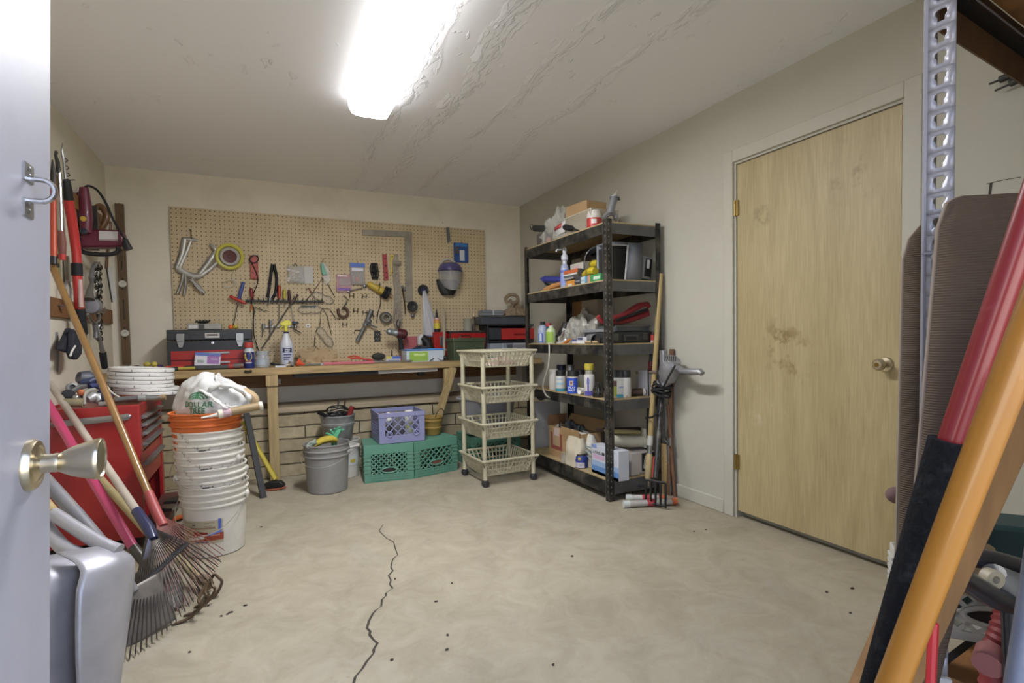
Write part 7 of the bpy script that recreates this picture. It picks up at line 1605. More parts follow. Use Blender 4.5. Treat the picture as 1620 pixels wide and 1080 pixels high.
t = thing('wire_brush', 'pale wooden brush with bristles at the front edge of the third shelf', 'brush', tuple(sl(935, 543, 2.06))); p = sl(936, 543, 2.06); obj('back', MB().box((2.065, p.y, Z3+.012), (.03, .15, .016)), mat('brush_wood', 'b09a74', .6), t, bevel=.004); obj('bristles', MB().box((2.065, p.y-.08, Z3+.028), (.025, .06, .02)), DSTEEL, t)
# near end of the third shelf: tool case, tray, red cloth bag
cs3 = carton('tool_case', 'black plastic tool case with latches on the near end of the third shelf', 'case', (2.255, 3.02), .37, .28, .075, Z3+.001, mat('case_black', '2b2c2d', .5), [('seam', (0, .62, 1, .68), pm('111112')), ('latch', (.12, .25, .22, .85), pm('55524a', .4), .008), ('latch', (.78, .25, .88, .85), pm('403f3d', .4), .008), ('handle_frame', (.34, .15, .66, .75), pm('3b3b3c', .5), .010), ('handle_gap', (.38, .25, .62, .6), pm('0f0f10'), .0105)], bevel=.008)
carton('tool_tray', 'dark grey shallow tray lying on the black tool case', 'tray', (2.30, 3.02), .28, .22, .042, Z3+.077, mat('tray_grey', '4c4e4e', .5, var=.15), [('rim', (-.02, .75, 1.02, 1), pm('5a5c5b'), .006)], bevel=.006)
carton('grey_lid', 'grey flat lid lying behind the post on the third shelf', 'lid', (2.12, 3.05), .10, .26, .02, Z3+.077, pm('7c7e82', .5))
RC = mat('red_cloth', '8c2c30', .6, var=.25, vs=8)
t = thing('folded_umbrella', 'dark red and black folded fabric lying across the tray on the third shelf', 'cloth', tuple(se(995, 512, 2.95)))
zz = Z3+.125
for k, (pts, r) in enumerate([([(964, 506), (985, 500), (1005, 488), (1022, 481), (1027, 486)], .013), ([(963, 503), (985, 497), (1008, 483), (1024, 480)], .010), ([(962, 512), (985, 509), (1006, 503), (1026, 496)], .013), ([(962, 510), (990, 503), (1026, 492)], .009), ([(946, 500), (953, 509), (965, 513), (985, 513)], .013)]):
    P_ = [se(x, y, 2.93+.012*k) for x, y in pts]; P_ = [V((p.x, p.y, max(p.z, zz+.02))) for p in P_]; obj('fold', MB().tube(smoothpts(P_, 4), r, 9, flat=1.3), RC, t)
obj('lining', MB().tube(smoothpts([V((p.x, p.y, max(p.z, zz+.02))) for p in [se(x, y, 2.90) for x, y in [(975, 507), (1000, 498), (1024, 489)]]], 4), .010, 8), BLACKR, t)
# white cord hanging off the third shelf
tag(obj('white_cord', MB().tube(smoothpts([sl(868, 543, 2.02), sl(869, 550, 2.016), sl(868, 575, 2.016), sl(862, 597, 2.018), sl(859, 612, 2.022), sl(864, 625, 2.03), sl(872, 629, 2.04)], 5), .006, 8), pm('c9c4b8', .4)), 'white cord hanging over the edge of the third shelf down to the fourth', 'cord')
# ---- fourth shelf: cans
W8 = pm('c4c3bd', .35); BK = pm('242426', .45)
lcan('plain white spray can with white cap, leftmost on the fourth shelf', 875.5, 584, .038, Z2, pm('bdb9b0', .35), pm('c5c1b8', .4), cap_h=.2)
lcan('white and teal spray can with black cap on the fourth shelf', 887, 586, .040, Z2, W8, BK, [('teal_band', .0, .2, pm('3a8aa0', .4)), ('blue_print', .45, .6, pm('8fb4c4', .4), .7), ('top_print', .78, .9, pm('9fb0bc', .4), .7)], x=2.075)
cbl = lcan('royal blue spray can with black cap and white lettering on the fourth shelf', 906, 586, .044, Z2, pm('b0a79c', .35), BK, [('blue_label', .0, .97, pm('2c4fb0', .4), 1.1), ('emblem', .5, .8, pm('c3b29a', .4), .30), ('emblem_dark', .57, .74, pm('7a3a28', .4), .17)], x=2.07, text=[('SPRAY', .020, .36, pm('cfd4e4')), ('PAINT', .020, .2, pm('cfd4e4'))])
lcan('clear bottle with silver domed top behind the blue can', 902, 577, .036, Z2, mat('clear_can', 'b4b2a8', .25, alpha=.8), STEEL, x=2.19, cap_h=.2)
lcan('dark navy capped can behind the white and teal can', 888, 577, .042, Z2, pm('8f9095', .4), pm('23283c', .4), x=2.20, cap_h=.18)
lcan('grey green can with black cap right behind the blue can', 917, 585, .040, Z2, pm('8d8c84', .4), BK, [('olive_label', .1, .7, pm('8a8a4a', .4), .5)], x=2.14, cap_h=.16)
p = sl(932, 575, 2.085); zc_ = p.z-Z2
t = can('white spray can with clear neck and yellow cap on the fourth shelf', (2.085, p.y), .038, zc_, Z2+.001, W8, None, [('purple_stripe', .0, .95, pm('4a4590', .4), .14), ('purple_base', .0, .24, pm('55509a', .4), .8), ('print', .6, .85, pm('a5a4b4', .4), .4)], cap_h=.33, a0=PI+.75)
obj('cap', MB().lathe([(.030, zc_*.80), (.034, zc_*.81), (.034, zc_*.98), (.030, zc_), (0, zc_)], 20), mat('cap_mustard', 'b5a63a', .4), t, local=True); obj('neck', MB().lathe([(.026, zc_*.6), (.028, zc_*.82)], 18), mat('neck_clear', 'c5c2b8', .2, alpha=.6), t, local=True)
bottle('ink_bottle', 'small black bottle by the front post on the fourth shelf', 'bottle', (2.065, sl(946.5, 630, 2.065).y), Z2+.001, [(.036, 0), (.038, .005), (.038, .05), (.02, .09), (.018, .105), (0, .105)], mat('dark_glass', '1b1a19', .12, spec=.8), [(.038*.99, .02), (.0385, .045)], capm=pm('3d3a30', .5))
t = thing('small_cup', 'small white cup lying on its side at the front of the fourth shelf', 'cup', (2.05, sl(917, 626, 2.05).y, Z2)); p = sl(917, 626, 2.05); obj('cup', MB().lathe([(.018, .04), (.026, 0), (.024, .001), (.015, .037), (0, .036)], 18, align(V((2.045, p.y, Z2+.028)), V((2.09, p.y, Z2+.03)))[0]), WHITE, t)
tag(obj('bolt_pile', MB().ball(sl(856, 618, 2.09)+V((0, 0, -.04)), (.04, .05, .04), 12, 8), mat('navy_lump', '2b3348', .7, dirt='a09c90', da=.8, ds=18), None), 'small dark lump of fittings at the far end of the fourth shelf', 'fittings')
for px, dep, l, lb in [(972, 2.93, 'can with black cap and yellow green label, leftmost of three right of the post', [('green_label', .05, .6, pm('9aa03c', .4), .8), ('dark_label', .6, .9, pm('5a3f3a', .4), .8)]), (981.5, 2.90, 'white and teal can with black cap, middle of three right of the post', [('teal_base', .0, .18, pm('3a8aa0', .4)), ('blue_print', .5, .6, pm('8d9ab8', .4), .5)]), (989.5, 2.88, 'plain white can with black cap, rightmost of three right of the post', [('red_mark', .0, .12, pm('a08080', .4), .1)])]:
    p = se(px, 586, dep); can(l, (p.x, dep), .036, p.z-Z2, Z2+.001, W8, BK, lb, 'cans at the near end of the fourth shelf', a0=-2.0)
t = thing('caulk_cartridge', 'dark caulking cartridge lying on the fourth shelf, nozzle to the wall', 'cartridge', tuple(se(1010, 628)))
M, ln = align(V((se(997, 0, 2.9).x, 2.92, Z2+.026)), V((se(1019, 0, 2.88).x, 2.87, Z2+.026))); obj('tube', MB().lathe([(.024, 0), (.025, ln*.95), (.01, ln)], 16, M), pm('4c3a30', .5), t); obj('ring', MB().lathe([(.0265, ln*.62), (.0265, ln*.78)], 16, M, capb=False, capt=False), pm('c5c2bc', .4), t); obj('nozzle', MB().lathe([(.012, ln), (.005, ln+.035)], 12, M), pm('3a342e', .5), t)
carton('file_box', 'narrow grey and black upright box beside the rear post on the fourth shelf', 'box', (2.395, 2.90), .05, .10, se(1022, 586, 2.86).z-Z2, Z2+.001, pm('a5a5ab', .5), [('black_edge', (0, 0, .2, 1), BLACKP), ('black_top', (0, .92, 1, 1.02), BLACKP)])
# ---- bottom shelf
bx_ = thing('cardboard_box', 'open brown cardboard box full of black parts on the bottom shelf', 'box', (2.20, sl(898, 700, 2.2).y, Z1))
y0, y1 = sl(869, 700, 2.085).y, sl(921, 700, 2.085).y; hb = .235; m = MB(); x0, x1 = 2.085, 2.25
m.bb(x0, x0+.006, y1, y0, Z1, Z1+hb).bb(x1-.006, x1, y1, y0, Z1, Z1+hb).bb(x0+.006, x1-.006, y1, y1+.006, Z1, Z1+hb).bb(x0+.006, x1-.006, y0-.006, y0, Z1, Z1+hb).bb(x0+.006, x1-.006, y1+.006, y0-.006, Z1+.001, Z1+.008); obj('body', m, CARD, bx_)
obj('flap', MB().box((0, 0, 0), (.006, y0-y1, .10), Matrix.Translation((x1+.02, (y0+y1)/2, Z1+hb+.04)) @ Matrix.Rotation(.6, 4, 'Y')), CARD, bx_); obj('flap', MB().box((0, 0, 0), (x1-x0, .006, .09), Matrix.Translation(((x0+x1)/2, y0+.01, Z1+hb+.04)) @ Matrix.Rotation(.25, 4, 'X')), mat('flap_brown', '7a5a3c', .8), bx_)
obj('side_flap', MB().box((0, 0, 0), (.006, (y0-y1)*.5, .11), Matrix.Translation((x0-.01, y0-(y0-y1)*.72, Z1+hb-.03)) @ Matrix.Rotation(-.2, 4, 'Y')), CARD, bx_)
obj('print', MB().bb(x0-.001, x0, y0-.20, y0-.03, Z1+.06, Z1+.19), pm('8a4a3c', .7), bx_); obj('print_gap', MB().bb(x0-.0016, x0, y0-.17, y0-.06, Z1+.09, Z1+.19), pm('a68c6c', .7), bx_); obj('label', MB().bb(x0-.002, x0, y0-.16, y0-.08, Z1+.17, Z1+.23), pm('bda9a0', .7), bx_)
for i, (dx, dy, r, mt, l) in enumerate([(.06, .07, .045, CHROME, 'shiny crumpled foil piece in the cardboard box'), (.08, .20, .06, BLACKR, 'black lumpy part on top in the cardboard box'), (.10, .31, .05, mat('dark_green_part', '1c2320', .7), 'dark part at the back of the cardboard box')]):
    tag(obj('box_content', heap((x0+dx, y0-dy, Z1+.14), r*1.1, r*1.3, r*2.2, 3.3+i, .5, 24, 10), mt, None, ang=25), l, 'part')
t = thing('paper_sack', 'cream paper sack slumped beside the cardboard box on the bottom shelf', 'sack', (2.09, sl(912, 720, 2.09).y, Z1))
def sack(c, w, d, h, seed, pinch=.35):
    def fn(u, v):
        a = 2*PI*u; k = 1-pinch*.3*v**3; s_ = lambda q: math.copysign(abs(q)**.5, q)
        return (c[0]+d/2*s_(math.cos(a))*(1-.65*v**3)+.008*nz(u*9, v*5, seed), c[1]+w/2*s_(math.sin(a))*k+.01*nz(u*7+3, v*4, seed), c[2]+h*v*(1+.06*nz(u*5, seed)))
    return MB().grid(fn, 32, 12, cu=True)
SK = mat('sack_cream', 'c5bca6', .7, var=.08, bump=.4, bs=14)
obj('bag', sack((2.08, sl(912, 720, 2.08).y, Z1+.001), .20, .11, .21, 1.3), SK, t, ang=50)
t = thing('paper_sack', 'white printed paper sack standing behind the blue tin on the bottom shelf', 'sack', (2.15, sl(925, 720, 2.15).y, Z1)); obj('bag', sack((2.16, sl(927, 720, 2.16).y, Z1+.001), .22, .12, .23, 5.3), mat('sack_white', 'c8c5ba', .6, bump=.3, bs=14), t, ang=50)
q_ = sl(927, 720, 2.09); 
for k in range(3): obj('print_line', MB().bb(2.097, 2.0985, q_.y-.05, q_.y+.04, Z1+.08+.035*k, Z1+.09+.035*k), pm('8d9a9e', .6), t)
t = can('small navy and white tin with orange mark in front of the white box', (2.075, sl(920, 745, 2.075).y), .048, .10, Z1+.001, mat('tin_navy', '2b3a80', .4), DSTEEL, [('pale_print', .05, .5, mat('tin_print', 'b9b4c0', .5, dirt='6a4a40', da=1., ds=30), .8), ('yellow_mark', .7, .95, pm('b5a64a'), .2)], name='paint_tin', cat='tin', cap_h=.06, a0=PI+.7)
bottle('glass_jar', 'small empty glass jar at the front edge of the bottom shelf', 'jar', (2.055, sl(895.5, 735, 2.055).y), Z1+.001, [(.040, 0), (.042, .006), (.042, .055), (.038, .062), (.040, .07)], mat('jar_glass', 'b7b5ac', .08, alpha=.4, spec=.8))
# tall white and blue carton seen on its corner
zc4 = sl(940, 702, 2.075).z-Z1
MB_ = lbox('repellent_carton', 'tall white and blue printed carton beside the front post on the bottom shelf', 'box', 936, 978, 702, Z1, .085, pm('bfc4cc', .5), [('blue_base', (0, 0, 1, .28), pm('5f88bc')), ('deep_base', (0, 0, 1, .10), pm('456fae')), ('mid_blue', (0, .28, 1, .45), pm('92aacb')), ('black_band', (.06, .70, .5, .80), pm('33343a')), ('pink_panel', (.06, .52, .5, .67), pm('c3a4bc')), ('corner_blue', (.0, .88, .2, 1), pm('7f90c0'))], x=2.065, h=zc4)
MB_['label'] = 'tall white and blue printed carton beside the front post on the bottom shelf'
obj('lettering', text_mb('MOLD-IN', .026, Mfn=lambda p: planeM((-(.22)*.75*.5, -.0443, zc4*.75), (1, 0, 0), (0, 0, 1)) @ p), pm('d2d2d4'), MB_, local=True)
for v0, v1, c in ((0, .10, '3e62a0'), (.10, .28, '5a7fb4'), (.28, .45, '8d9fb8')): w_ = MB_.children[0].dimensions; obj('end_print', MB().bb(.5*w_.x-.0004 if 0 else w_.x/2-.0004, w_.x/2+.0012, -w_.y/2, w_.y/2, v0*zc4, v1*zc4), pm(c, .5), MB_, local=True)
fb = carton('fan_carton', 'white carton with a black fan picture at the near end of the bottom shelf', 'box', (2.325, 2.93), .20, .16, .15, Z1+.001, pm('b5ada4', .6), [('black_panel', (.45, .15, 1, .95), pm('25242a')), ('grey_print', (.35, .02, .95, .10), pm('8a857e'))])
for k in range(6): a = .25+k*.22; obj('fan_line', MB().tube([(.0+.012*math.cos(a), -.0815, .03+.012*math.sin(a)), (.085*math.cos(a), -.0815, .03+.1*math.sin(a))], .0016, 5), pm('b9b2aa'), fb, local=True)
obj('fan_ring', MB().tube([(.06*math.cos(x_), -.0818, .03+.075*math.sin(x_)) for x_ in [.2+.12*i for i in range(11)]], .0016, 5), pm('b9b2aa'), fb, local=True)
t = thing('foam_roll', 'pale yellow white foam bundle lying on the fan carton', 'foam', (2.3, 2.95, Z1+.16))
obj('roll', MB().tube([V((2.16, 2.98, Z1+.225)), V((2.30, 2.955, Z1+.21)), V((2.41, 2.935, Z1+.205))], [.05, .052, .05], 12, flat=.8), mat('foam_white', 'c5c1ae', .6, var=.06), t); obj('sheet', MB().tube([V((2.15, 3.02, Z1+.285)), V((2.30, 3.0, Z1+.27)), V((2.40, 2.98, Z1+.26))], [.032, .034, .03], 10, flat=.5), mat('foam_yellow', 'b7ad78', .6), t); obj('end_roll', MB().tube([V((2.415, 2.93, Z1+.16)), V((2.425, 2.93, Z1+.22)), V((2.43, 2.935, Z1+.29))], [.034, .038, .036], 12), mat('foam_white', 'c5c1ae'), t)
tag(obj('dark_bar', MB().tube([V((2.12, 3.10, Z1+.285)), V((2.44, 3.02, Z1+.275))], .014, 7), mat('bar_brown', '3b2a22', .6)), 'dark brown bar lying across behind the foam bundle on the bottom shelf', 'bar')
# white panel standing behind the far end
a, b = ony(846, 700, 4.03), ony(886, 700, 4.03); tag(obj('white_sheet', MB().bb(a.x, b.x, 4.02, 4.045, 0, ony(866, 634, 4.03).z), mat('panel_white', 'b9b7b1', .5, dirt='9a968e', da=.3)), 'tall white flat panel standing on the floor behind the far end of the shelving unit', 'panel')

# ================================================================== TOOLS AT THE NEAR END OF THE SHELVING
def wpt(px, py, x): return onx(px, py, x)
t = thing('long_pole', 'long pale wooden pole with white label leaning upright against the shelving end', 'pole', tuple(onx(1027, 770, 2.30)))
pA, pB = onx(1045, 433, 2.475), onx(1029, 690, 2.36)
pC = pB+(pB-pA)*(pB.z-.17)/(pA.z-pB.z)
obj('shaft', MB().tube([pA, pB], [.0165, .018], 12), mat('pole_pale', 'b09a68', .55, var=.15, stretch=(6, 6, 1)), t)
d_ = (pB-pA).normalized()
obj('label', MB().tube([pB-d_*.005, pB+d_*.06], [.0188, .0188], 12), pm('c4c2ba', .5), t); obj('ferrule', MB().tube([pB+d_*.06, pB+d_*.115], [.016, .018], 12), STEEL, t)
obj('grip', MB().tube([pB+d_*.115, pB+d_*.135, pB+d_*.20, pB+d_*.27, pB+d_*.285], [.018, .024, .023, .020, .018], 12), mat('grip_pale', 'b8a57a', .55, var=.12), t)
e_ = onx(1027, 768, 2.27)
obj('rod', MB().tube([pB+d_*.285, e_], .006, 8), CHROME, t)
for W_ in ([(1027, 768), (1012, 767), (996, 766), (991, 770), (990, 790)], [(1027, 768), (1014, 769), (1006, 770), (1001, 776), (1000, 794)]):
    obj('wire_tine', MB().tube(smoothpts([onx(x, y, 2.27-.004*k) for k, (x, y) in enumerate(W_)], 3), .0055, 7), CHROME, t)
t = thing('extension_pole', 'black pole with red and white top section standing at the shelving corner', 'pole', tuple(onx(1024, 775, 2.40)))
q = [onx(1033, 529, 2.44), onx(1032.5, 538, 2.44), onx(1032, 545, 2.44), onx(1032, 551, 2.44), onx(1030, 571, 2.435), onx(1028.5, 587, 2.43), onx(1023, 775, 2.40)]
e2 = q[5]+(q[6]-q[5])*(q[5].z-.006)/(q[5].z-q[6].z)
for a, b, r, mt in ((0, 1, .016, pm('b53a3c', .4)), (1, 2, .016, pm('c5b5b4', .4)), (2, 3, .016, pm('b53a3c', .4)), (3, 4, .013, BLACKP), (4, 5, .017, pm('7d2a36', .4))): obj('band', MB().tube([q[a], q[b]], r, 12), mt, t)
obj('shaft', MB().tube([q[5], e2], .014, 12), BLACKP, t)
# old electric drill with wrapped cord
DAL = mat('cast_aluminium', '97979a', .42, .6, var=.18, vs=18)
t = thing('electric_drill', 'old silver electric drill with black cord wrapped round the tool handles', 'drill', tuple(onx(1058, 590, 2.40)))
dx = 2.40
obj('body', MB().tube([onx(1057, 604, dx), onx(1058, 592, dx), onx(1061, 578, dx), onx(1066, 568, dx)], [.045, .066, .07, .048], 16), DAL, t)
obj('gear_case', MB().tube([onx(1052, 598, dx), onx(1050, 606, dx)], [.035, .05], 12), DAL, t); obj('rear_plate', MB().prism([(p.y, p.z) for p in [onx(x, y, dx-.06) for x, y in ((1043, 554), (1049, 554), (1051, 595), (1043, 595))]], .04, Matrix(((0, 0, 1, dx-.06), (1, 0, 0, 0), (0, 1, 0, 0), (0, 0, 0, 1)))), DAL, t, bevel=.006)
obj('handle', MB().tube([onx(1068, 580, dx-.02), onx(1080, 587, dx-.03), onx(1095, 588, dx-.03), onx(1108, 588, dx-.02), onx(1111, 591, dx-.02)], [.028, .026, .026, .025, .018], 12, flat=.8), DAL, t)
for k in range(6): a = onx(1052+k*3.2, 571, dx-.07); obj('vent', MB().tube([a, a+V((.004, 0, .03))], .0035, 6), BLACKP, t)
for k in range(7):
    c = onx(1047+rnd.uniform(-2, 2), 608+k*2.5, 2.385); obj('cord_loop', MB().tube([c+V((.055*math.cos(2*PI*i/16), .06*math.sin(2*PI*i/16), .018*math.sin(2*PI*i/16+k))) for i in range(16)], .0065, 7, closed=True), BLACKR, t)
obj('cord', MB().tube(smoothpts([onx(1068, 578, 2.33), onx(1058, 596, 2.32), onx(1048, 612, 2.33), onx(1041, 596, 2.34), onx(1044, 586, 2.36)], 4), .006, 7), BLACKR, t)
obj('cord_tail', MB().tube(smoothpts([onx(1045, 620, 2.36), onx(1042, 640, 2.35), onx(1041, 652, 2.34), onx(1033, 659, 2.33), onx(1022, 661, 2.33)], 4), .007, 7), BLACKR, t)
obj('side_bar', MB().tube([onx(1007, 589, 2.385), onx(1040, 588, 2.39)], .011, 10), mat('bar_steel', '8a7a70', .5, .3), t)
# brown handles and board behind
BRN = mat('brown_handle', '6b4c34', .55, var=.2)
def stick(name, label, cat, px0, py0, x0, px1, py1, x1, r, mt, flat=1.):
    a, b = onx(px0, py0, x0), onx(px1, py1, x1); b = a+(b-a)*((a.z-.004)/(a.z-b.z)); return tag(obj(name, MB().tube([a, b], r, 10, flat=flat), mt), label, cat)
stick('brown_stick', 'brown wooden handle rising behind the old drill, against the wall', 'handle', 1063, 552, 2.49, 1058, 790, 2.47, .017, BRN)
stick('brown_stick', 'thin brown stick leaning against the right wall, outermost by the baseboard', 'stick', 1057, 640, 2.47, 1068, 785, 2.485, .012, mat('stick_red_brown', '7d5a42', .55, var=.2))
stick('steel_bar', 'thin grey steel bar standing between the brown stick and the board', 'bar', 1052, 640, 2.45, 1060, 775, 2.47, .009, GREYM, .6)
a, b = onx(1050, 690, 2.46), onx(1054, 780, 2.45); tag(obj('lumber_board', MB().box((a.x+.01, a.y-.005, .17), (.018, .085, .34)), WOODL, None, bevel=.002), 'short pale wood board standing on end behind the black fork', 'board')
t = thing('hook_tool', 'small black and steel hook tool hanging on the thin brown stick', 'hook', tuple(onx(1056, 695, 2.43))); obj('hook', MB().tube(smoothpts([onx(1050, 688, 2.43), onx(1053, 697, 2.43), onx(1058, 703, 2.43)], 4), .009, 8), BLACKP, t); obj('plate', MB().box(onx(1059, 699, 2.43), (.012, .022, .055)), STEEL, t, bevel=.002)
# black fork
t = thing('garden_fork', 'black garden fork standing tines down on the floor before the shelving end', 'fork', tuple(onz(1040, 803)))
FK = mat('fork_black', '242425', .5, .3); g0 = onz(1022, 797, .012); g1_ = onz(1053, 803, .012); hf = .155
obj('handle', MB().tube([onx(1047, 625, 2.42), (g0+g1_)/2+V((0, 0, hf+.02))], [.014, .016], 10), mat('fork_shaft', '2b2a2a', .5, dirt='8d877c', da=.6, ds=8), t); obj('red_sleeve', MB().tube([onx(1036.5, 722, 2.28), onx(1033.5, 755, 2.26)], .012, 9), pm('a83c34', .45), t)
obj('crossbar', MB().tube([g0+V((0, 0, hf)), g1_+V((0, 0, hf))], .008, 8), FK, t)
for k in range(5): c = g0+(g1_-g0)*k/4; obj('tine', MB().tube([c+V((0, 0, hf)), c+V((-.01, -.012, hf*.5)), c], [.0075, .0075, .006], 8), FK, t)
obj('lower_bar', MB().tube([g0+V((0, 0, .010)), g1_+V((0, 0, .010))], .007, 8), FK, t)
for px0, py0, px1, py1, mt, l in [(995, 787, 1042, 788, pm('b9b7b2', .5), 'pale roller tube with red cap lying on the floor behind the fork, farther one'), (991, 797, 1062, 793, pm('a9a6a0', .5), 'pale roller tube with orange cap lying on the floor behind the fork, nearer one')]:
    a, b = onz(px0, py0, .024), onz(px1, py1, .024); t = thing('roller_tube', l, 'tube', tuple(a), group='pale tubes on the floor by the fork'); obj('tube', MB().tube([a, b], .020, 14), mt, t)
    d_ = (b-a).normalized(); obj('cap', MB().tube([b-d_*.0, b+d_*.035], .023, 14), mat('cap_orange', 'b5603c', .45), t); c = a+(b-a)*.45; obj('ring', MB().tube([c, c+d_*.05], .0225, 14), mat('cap_red2', 'a83c44', .45), t); obj('end', MB().tube([a-d_*.02, a+d_*.02], .023, 14), pm('c3c9c4', .4), t)
# ================================================================== BASKET CART
CRM = mat('cream_plastic', 'bdb79c', .5, var=.03, dirt='8f8870', da=.35, ds=7)
ca = thing('basket_cart', 'cream plastic rolling cart with four tiers of slotted baskets before the shelving unit', 'cart', (1.652, 3.752, 0), .028)
W_, D_ = .40, .395
posts = [(-W_/2, -D_/2), (W_/2, -D_/2), (W_/2, D_/2), (-W_/2, D_/2)]
ZR = [.985, .722, .458, .190]
for x, y in posts:
    obj('post', MB().tube([(x, y, .05), (x, y, .36), (x, y, .37), (x, y, .62), (x, y, .63), (x, y, .88), (x, y, .89), (x, y, .985)], [.016, .0165, .0185, .0165, .0185, .0165, .0185, .017], 12), CRM, ca, local=True)
    c_ = obj('caster', MB().lathe([(.006, -.017), (.024, -.016), (.027, -.008), (.027, .008), (.024, .016), (.006, .017)], 18, Matrix.Translation((x, y, .027)) @ Matrix.Rotation(.6, 4, 'Z') @ Matrix.Rotation(PI/2, 4, 'Y')), mat('caster_dark', '2c2c30', .5), ca, local=True)
    obj('caster_hood', MB().tube([(x, y, .03), (x, y, .055)], [.022, .012], 12), mat('caster_dark', '2c2c30'), c_, local=True)
def basket(zr, h=.115):
    zb = zr-h; m = MB(); tw, td = W_/2+.028, D_/2+.028; bw, bd = W_/2-.022, D_/2-.022
    m.tube([(-tw, -td, zr), (tw, -td, zr), (tw, td, zr), (-tw, td, zr)], .0095, 8, closed=True)
    f = .72; iw, id_ = bw+(tw-bw)*f, bd+(td-bd)*f
    m.tube([(-iw, -id_, zb+h*f), (iw, -id_, zb+h*f), (iw, id_, zb+h*f), (-iw, id_, zb+h*f)], .005, 6, closed=True)
    f = .40; iw, id_ = bw+(tw-bw)*f, bd+(td-bd)*f
    m.tube([(-iw, -id_, zb+h*f), (iw, -id_, zb+h*f), (iw, id_, zb+h*f), (-iw, id_, zb+h*f)], .006, 6, closed=True)
    m.tube([(-bw, -bd, zb+.004), (bw, -bd, zb+.004), (bw, bd, zb+.004), (-bw, bd, zb+.004)], .008, 6, closed=True)
    n = 13
    for k in range(n+1):
        s = -1+2*k/n
        for sy in (-1, 1): m.tube([(s*bw, sy*bd, zb), (s*tw, sy*td, zr)], .0062, 4, cap=False)
        for sx in (-1, 1): m.tube([(sx*bw, s*bd, zb), (sx*tw, s*td, zr)], .0062, 4, cap=False)
    for k in range(15):
        s = -1+2*k/14; m.bb(s*bw-.004, s*bw+.004, -bd, bd, zb, zb+.004)
        if k % 2 == 0: m.bb(-bw, bw, s*bd-.004, s*bd+.004, zb, zb+.005)
    obj('basket', m, CRM, ca, local=True)
for z in ZR: basket(z)
I_ = INV[ca.name].inverted(); q = I_ @ V((.0, -.10, .876))
t = thing('clear_package', 'clear package of pinkish parts lying in the top basket of the cart', 'package', tuple(q)); obj('pouch', heap(tuple(q), .13, .06, .055, 7.7, .4, 26, 10), mat('pouch_pink', 'c9b0a4', .2, alpha=.7, spec=.7), t, ang=25)
for k in range(4): obj('part', MB().tube([q+V((-.07+.04*k, -.02, .02)), q+V((-.05+.04*k, .01, .035))], .012, 7), pm('b5705c', .5), t)
# green crate behind the cart with black tangle
t3 = crate('dark green crate standing on the floor behind the basket cart under the bench', (1.80, 4.30, 0), .03, .46, .34, .26, CRG, HOLE, .05, .20, .10, 'green milk crates', False, 6)

# ================================================================== RIGHT FOREGROUND: SLOTTED STEEL SHELVES
PST = mat('post_grey', '9c9ca4', .4, .25, var=.04, dirt='8a8c98', da=.3, ds=6)
ms = thing('slotted_rack', 'grey slotted steel shelving with brown boards at the right edge', 'shelf', (1.55, .42, 0), .10)
px0, py0 = 1.155, .585
RM_ = Matrix.Translation((px0, py0, 0)) @ Matrix.Rotation(.10, 4, 'Z') @ Matrix.Translation((0, 0, 0))
def key_leg(m, w, z0, z1, T):
    """flat leg pierced by keyhole slots: local x across, z up"""
    pitch = .0381; n = int((z1-z0)/pitch)
    for k in range(n):
        zc = z0+(k+.5)*pitch; h = pitch/2
        hole = [(-.0055, -.010), (.0055, -.010), (.0060, -.002), (.0095, .003), (.0090, .009), (.0045, .0115), (-.0045, .0115), (-.0090, .009), (-.0095, .003), (-.0060, -.002)]
        out = [(-w*.22, -h), (w*.22, -h), (w/2, -h), (w/2, 0), (w/2, h), (w*.22, h), (-w*.22, h), (-w/2, h), (-w/2, 0), (-w/2, -h)]
        vs = [(x, 0, zc+z) for x, z in out]+[(x, 0, zc+z) for x, z in hole]
        m.add(vs, [(i, (i+1) % 10, 10+(i+1) % 10, 10+i) for i in range(10)], T)
    return m
def rack_post(x, y, sx, sy, z1):
    m = MB(); w = .046
    key_leg(m, w, 0, z1, RM_ @ Matrix.Translation((x, y+sy*w/2, 0)) @ Matrix.Rotation(PI/2, 4, 'Z'))
    key_leg(m, w, 0, z1, RM_ @ Matrix.Translation((x+sx*w/2, y, 0)))
    p = obj('post', m, PST, ms, solid=.0022, ang=4)
    e = MB().tube([RM_ @ V((x, y, 0)), RM_ @ V((x, y, z1))], .0042, 8); obj('rounded_corner', e, PST, p)
    return p
rp_ = rack_post(0, 0, 1, -1, 1.83); rack_post(.92, 0, -1, -1, 1.83); rack_post(0, -.42, 1, 1, 1.83); rack_post(.92, -.42, -1, 1, 1.83)
for z in (1.695, 1.262, 1.215): obj('bolt', MB().lathe([(.010, -.002), (.010, .003), (.007, .0045), (0, .0045)], 16, RM_ @ Matrix.Translation((-.0005, -.023, z)) @ Matrix.Rotation(-PI/2, 4, 'Y')), mat('bolt_grey', '8d8f99', .35, .5), rp_)
obj('splice', MB().bb(-.0045, -.0012, -.047, .003, 1.222, 1.226).xf(RM_), mat('bolt_grey', '8d8f99'), rp_)
RB_ = mat('rack_board', '8a5f33', .7, var=.25, vs=18); RAIL = mat('rail_brown', '5a4028', .6, var=.3, vs=14); DK = mat('rack_dark', '17161a', .4, .3)
def local(o, mb, mt, nm): return obj(nm, mb.xf(RM_), mt, o)
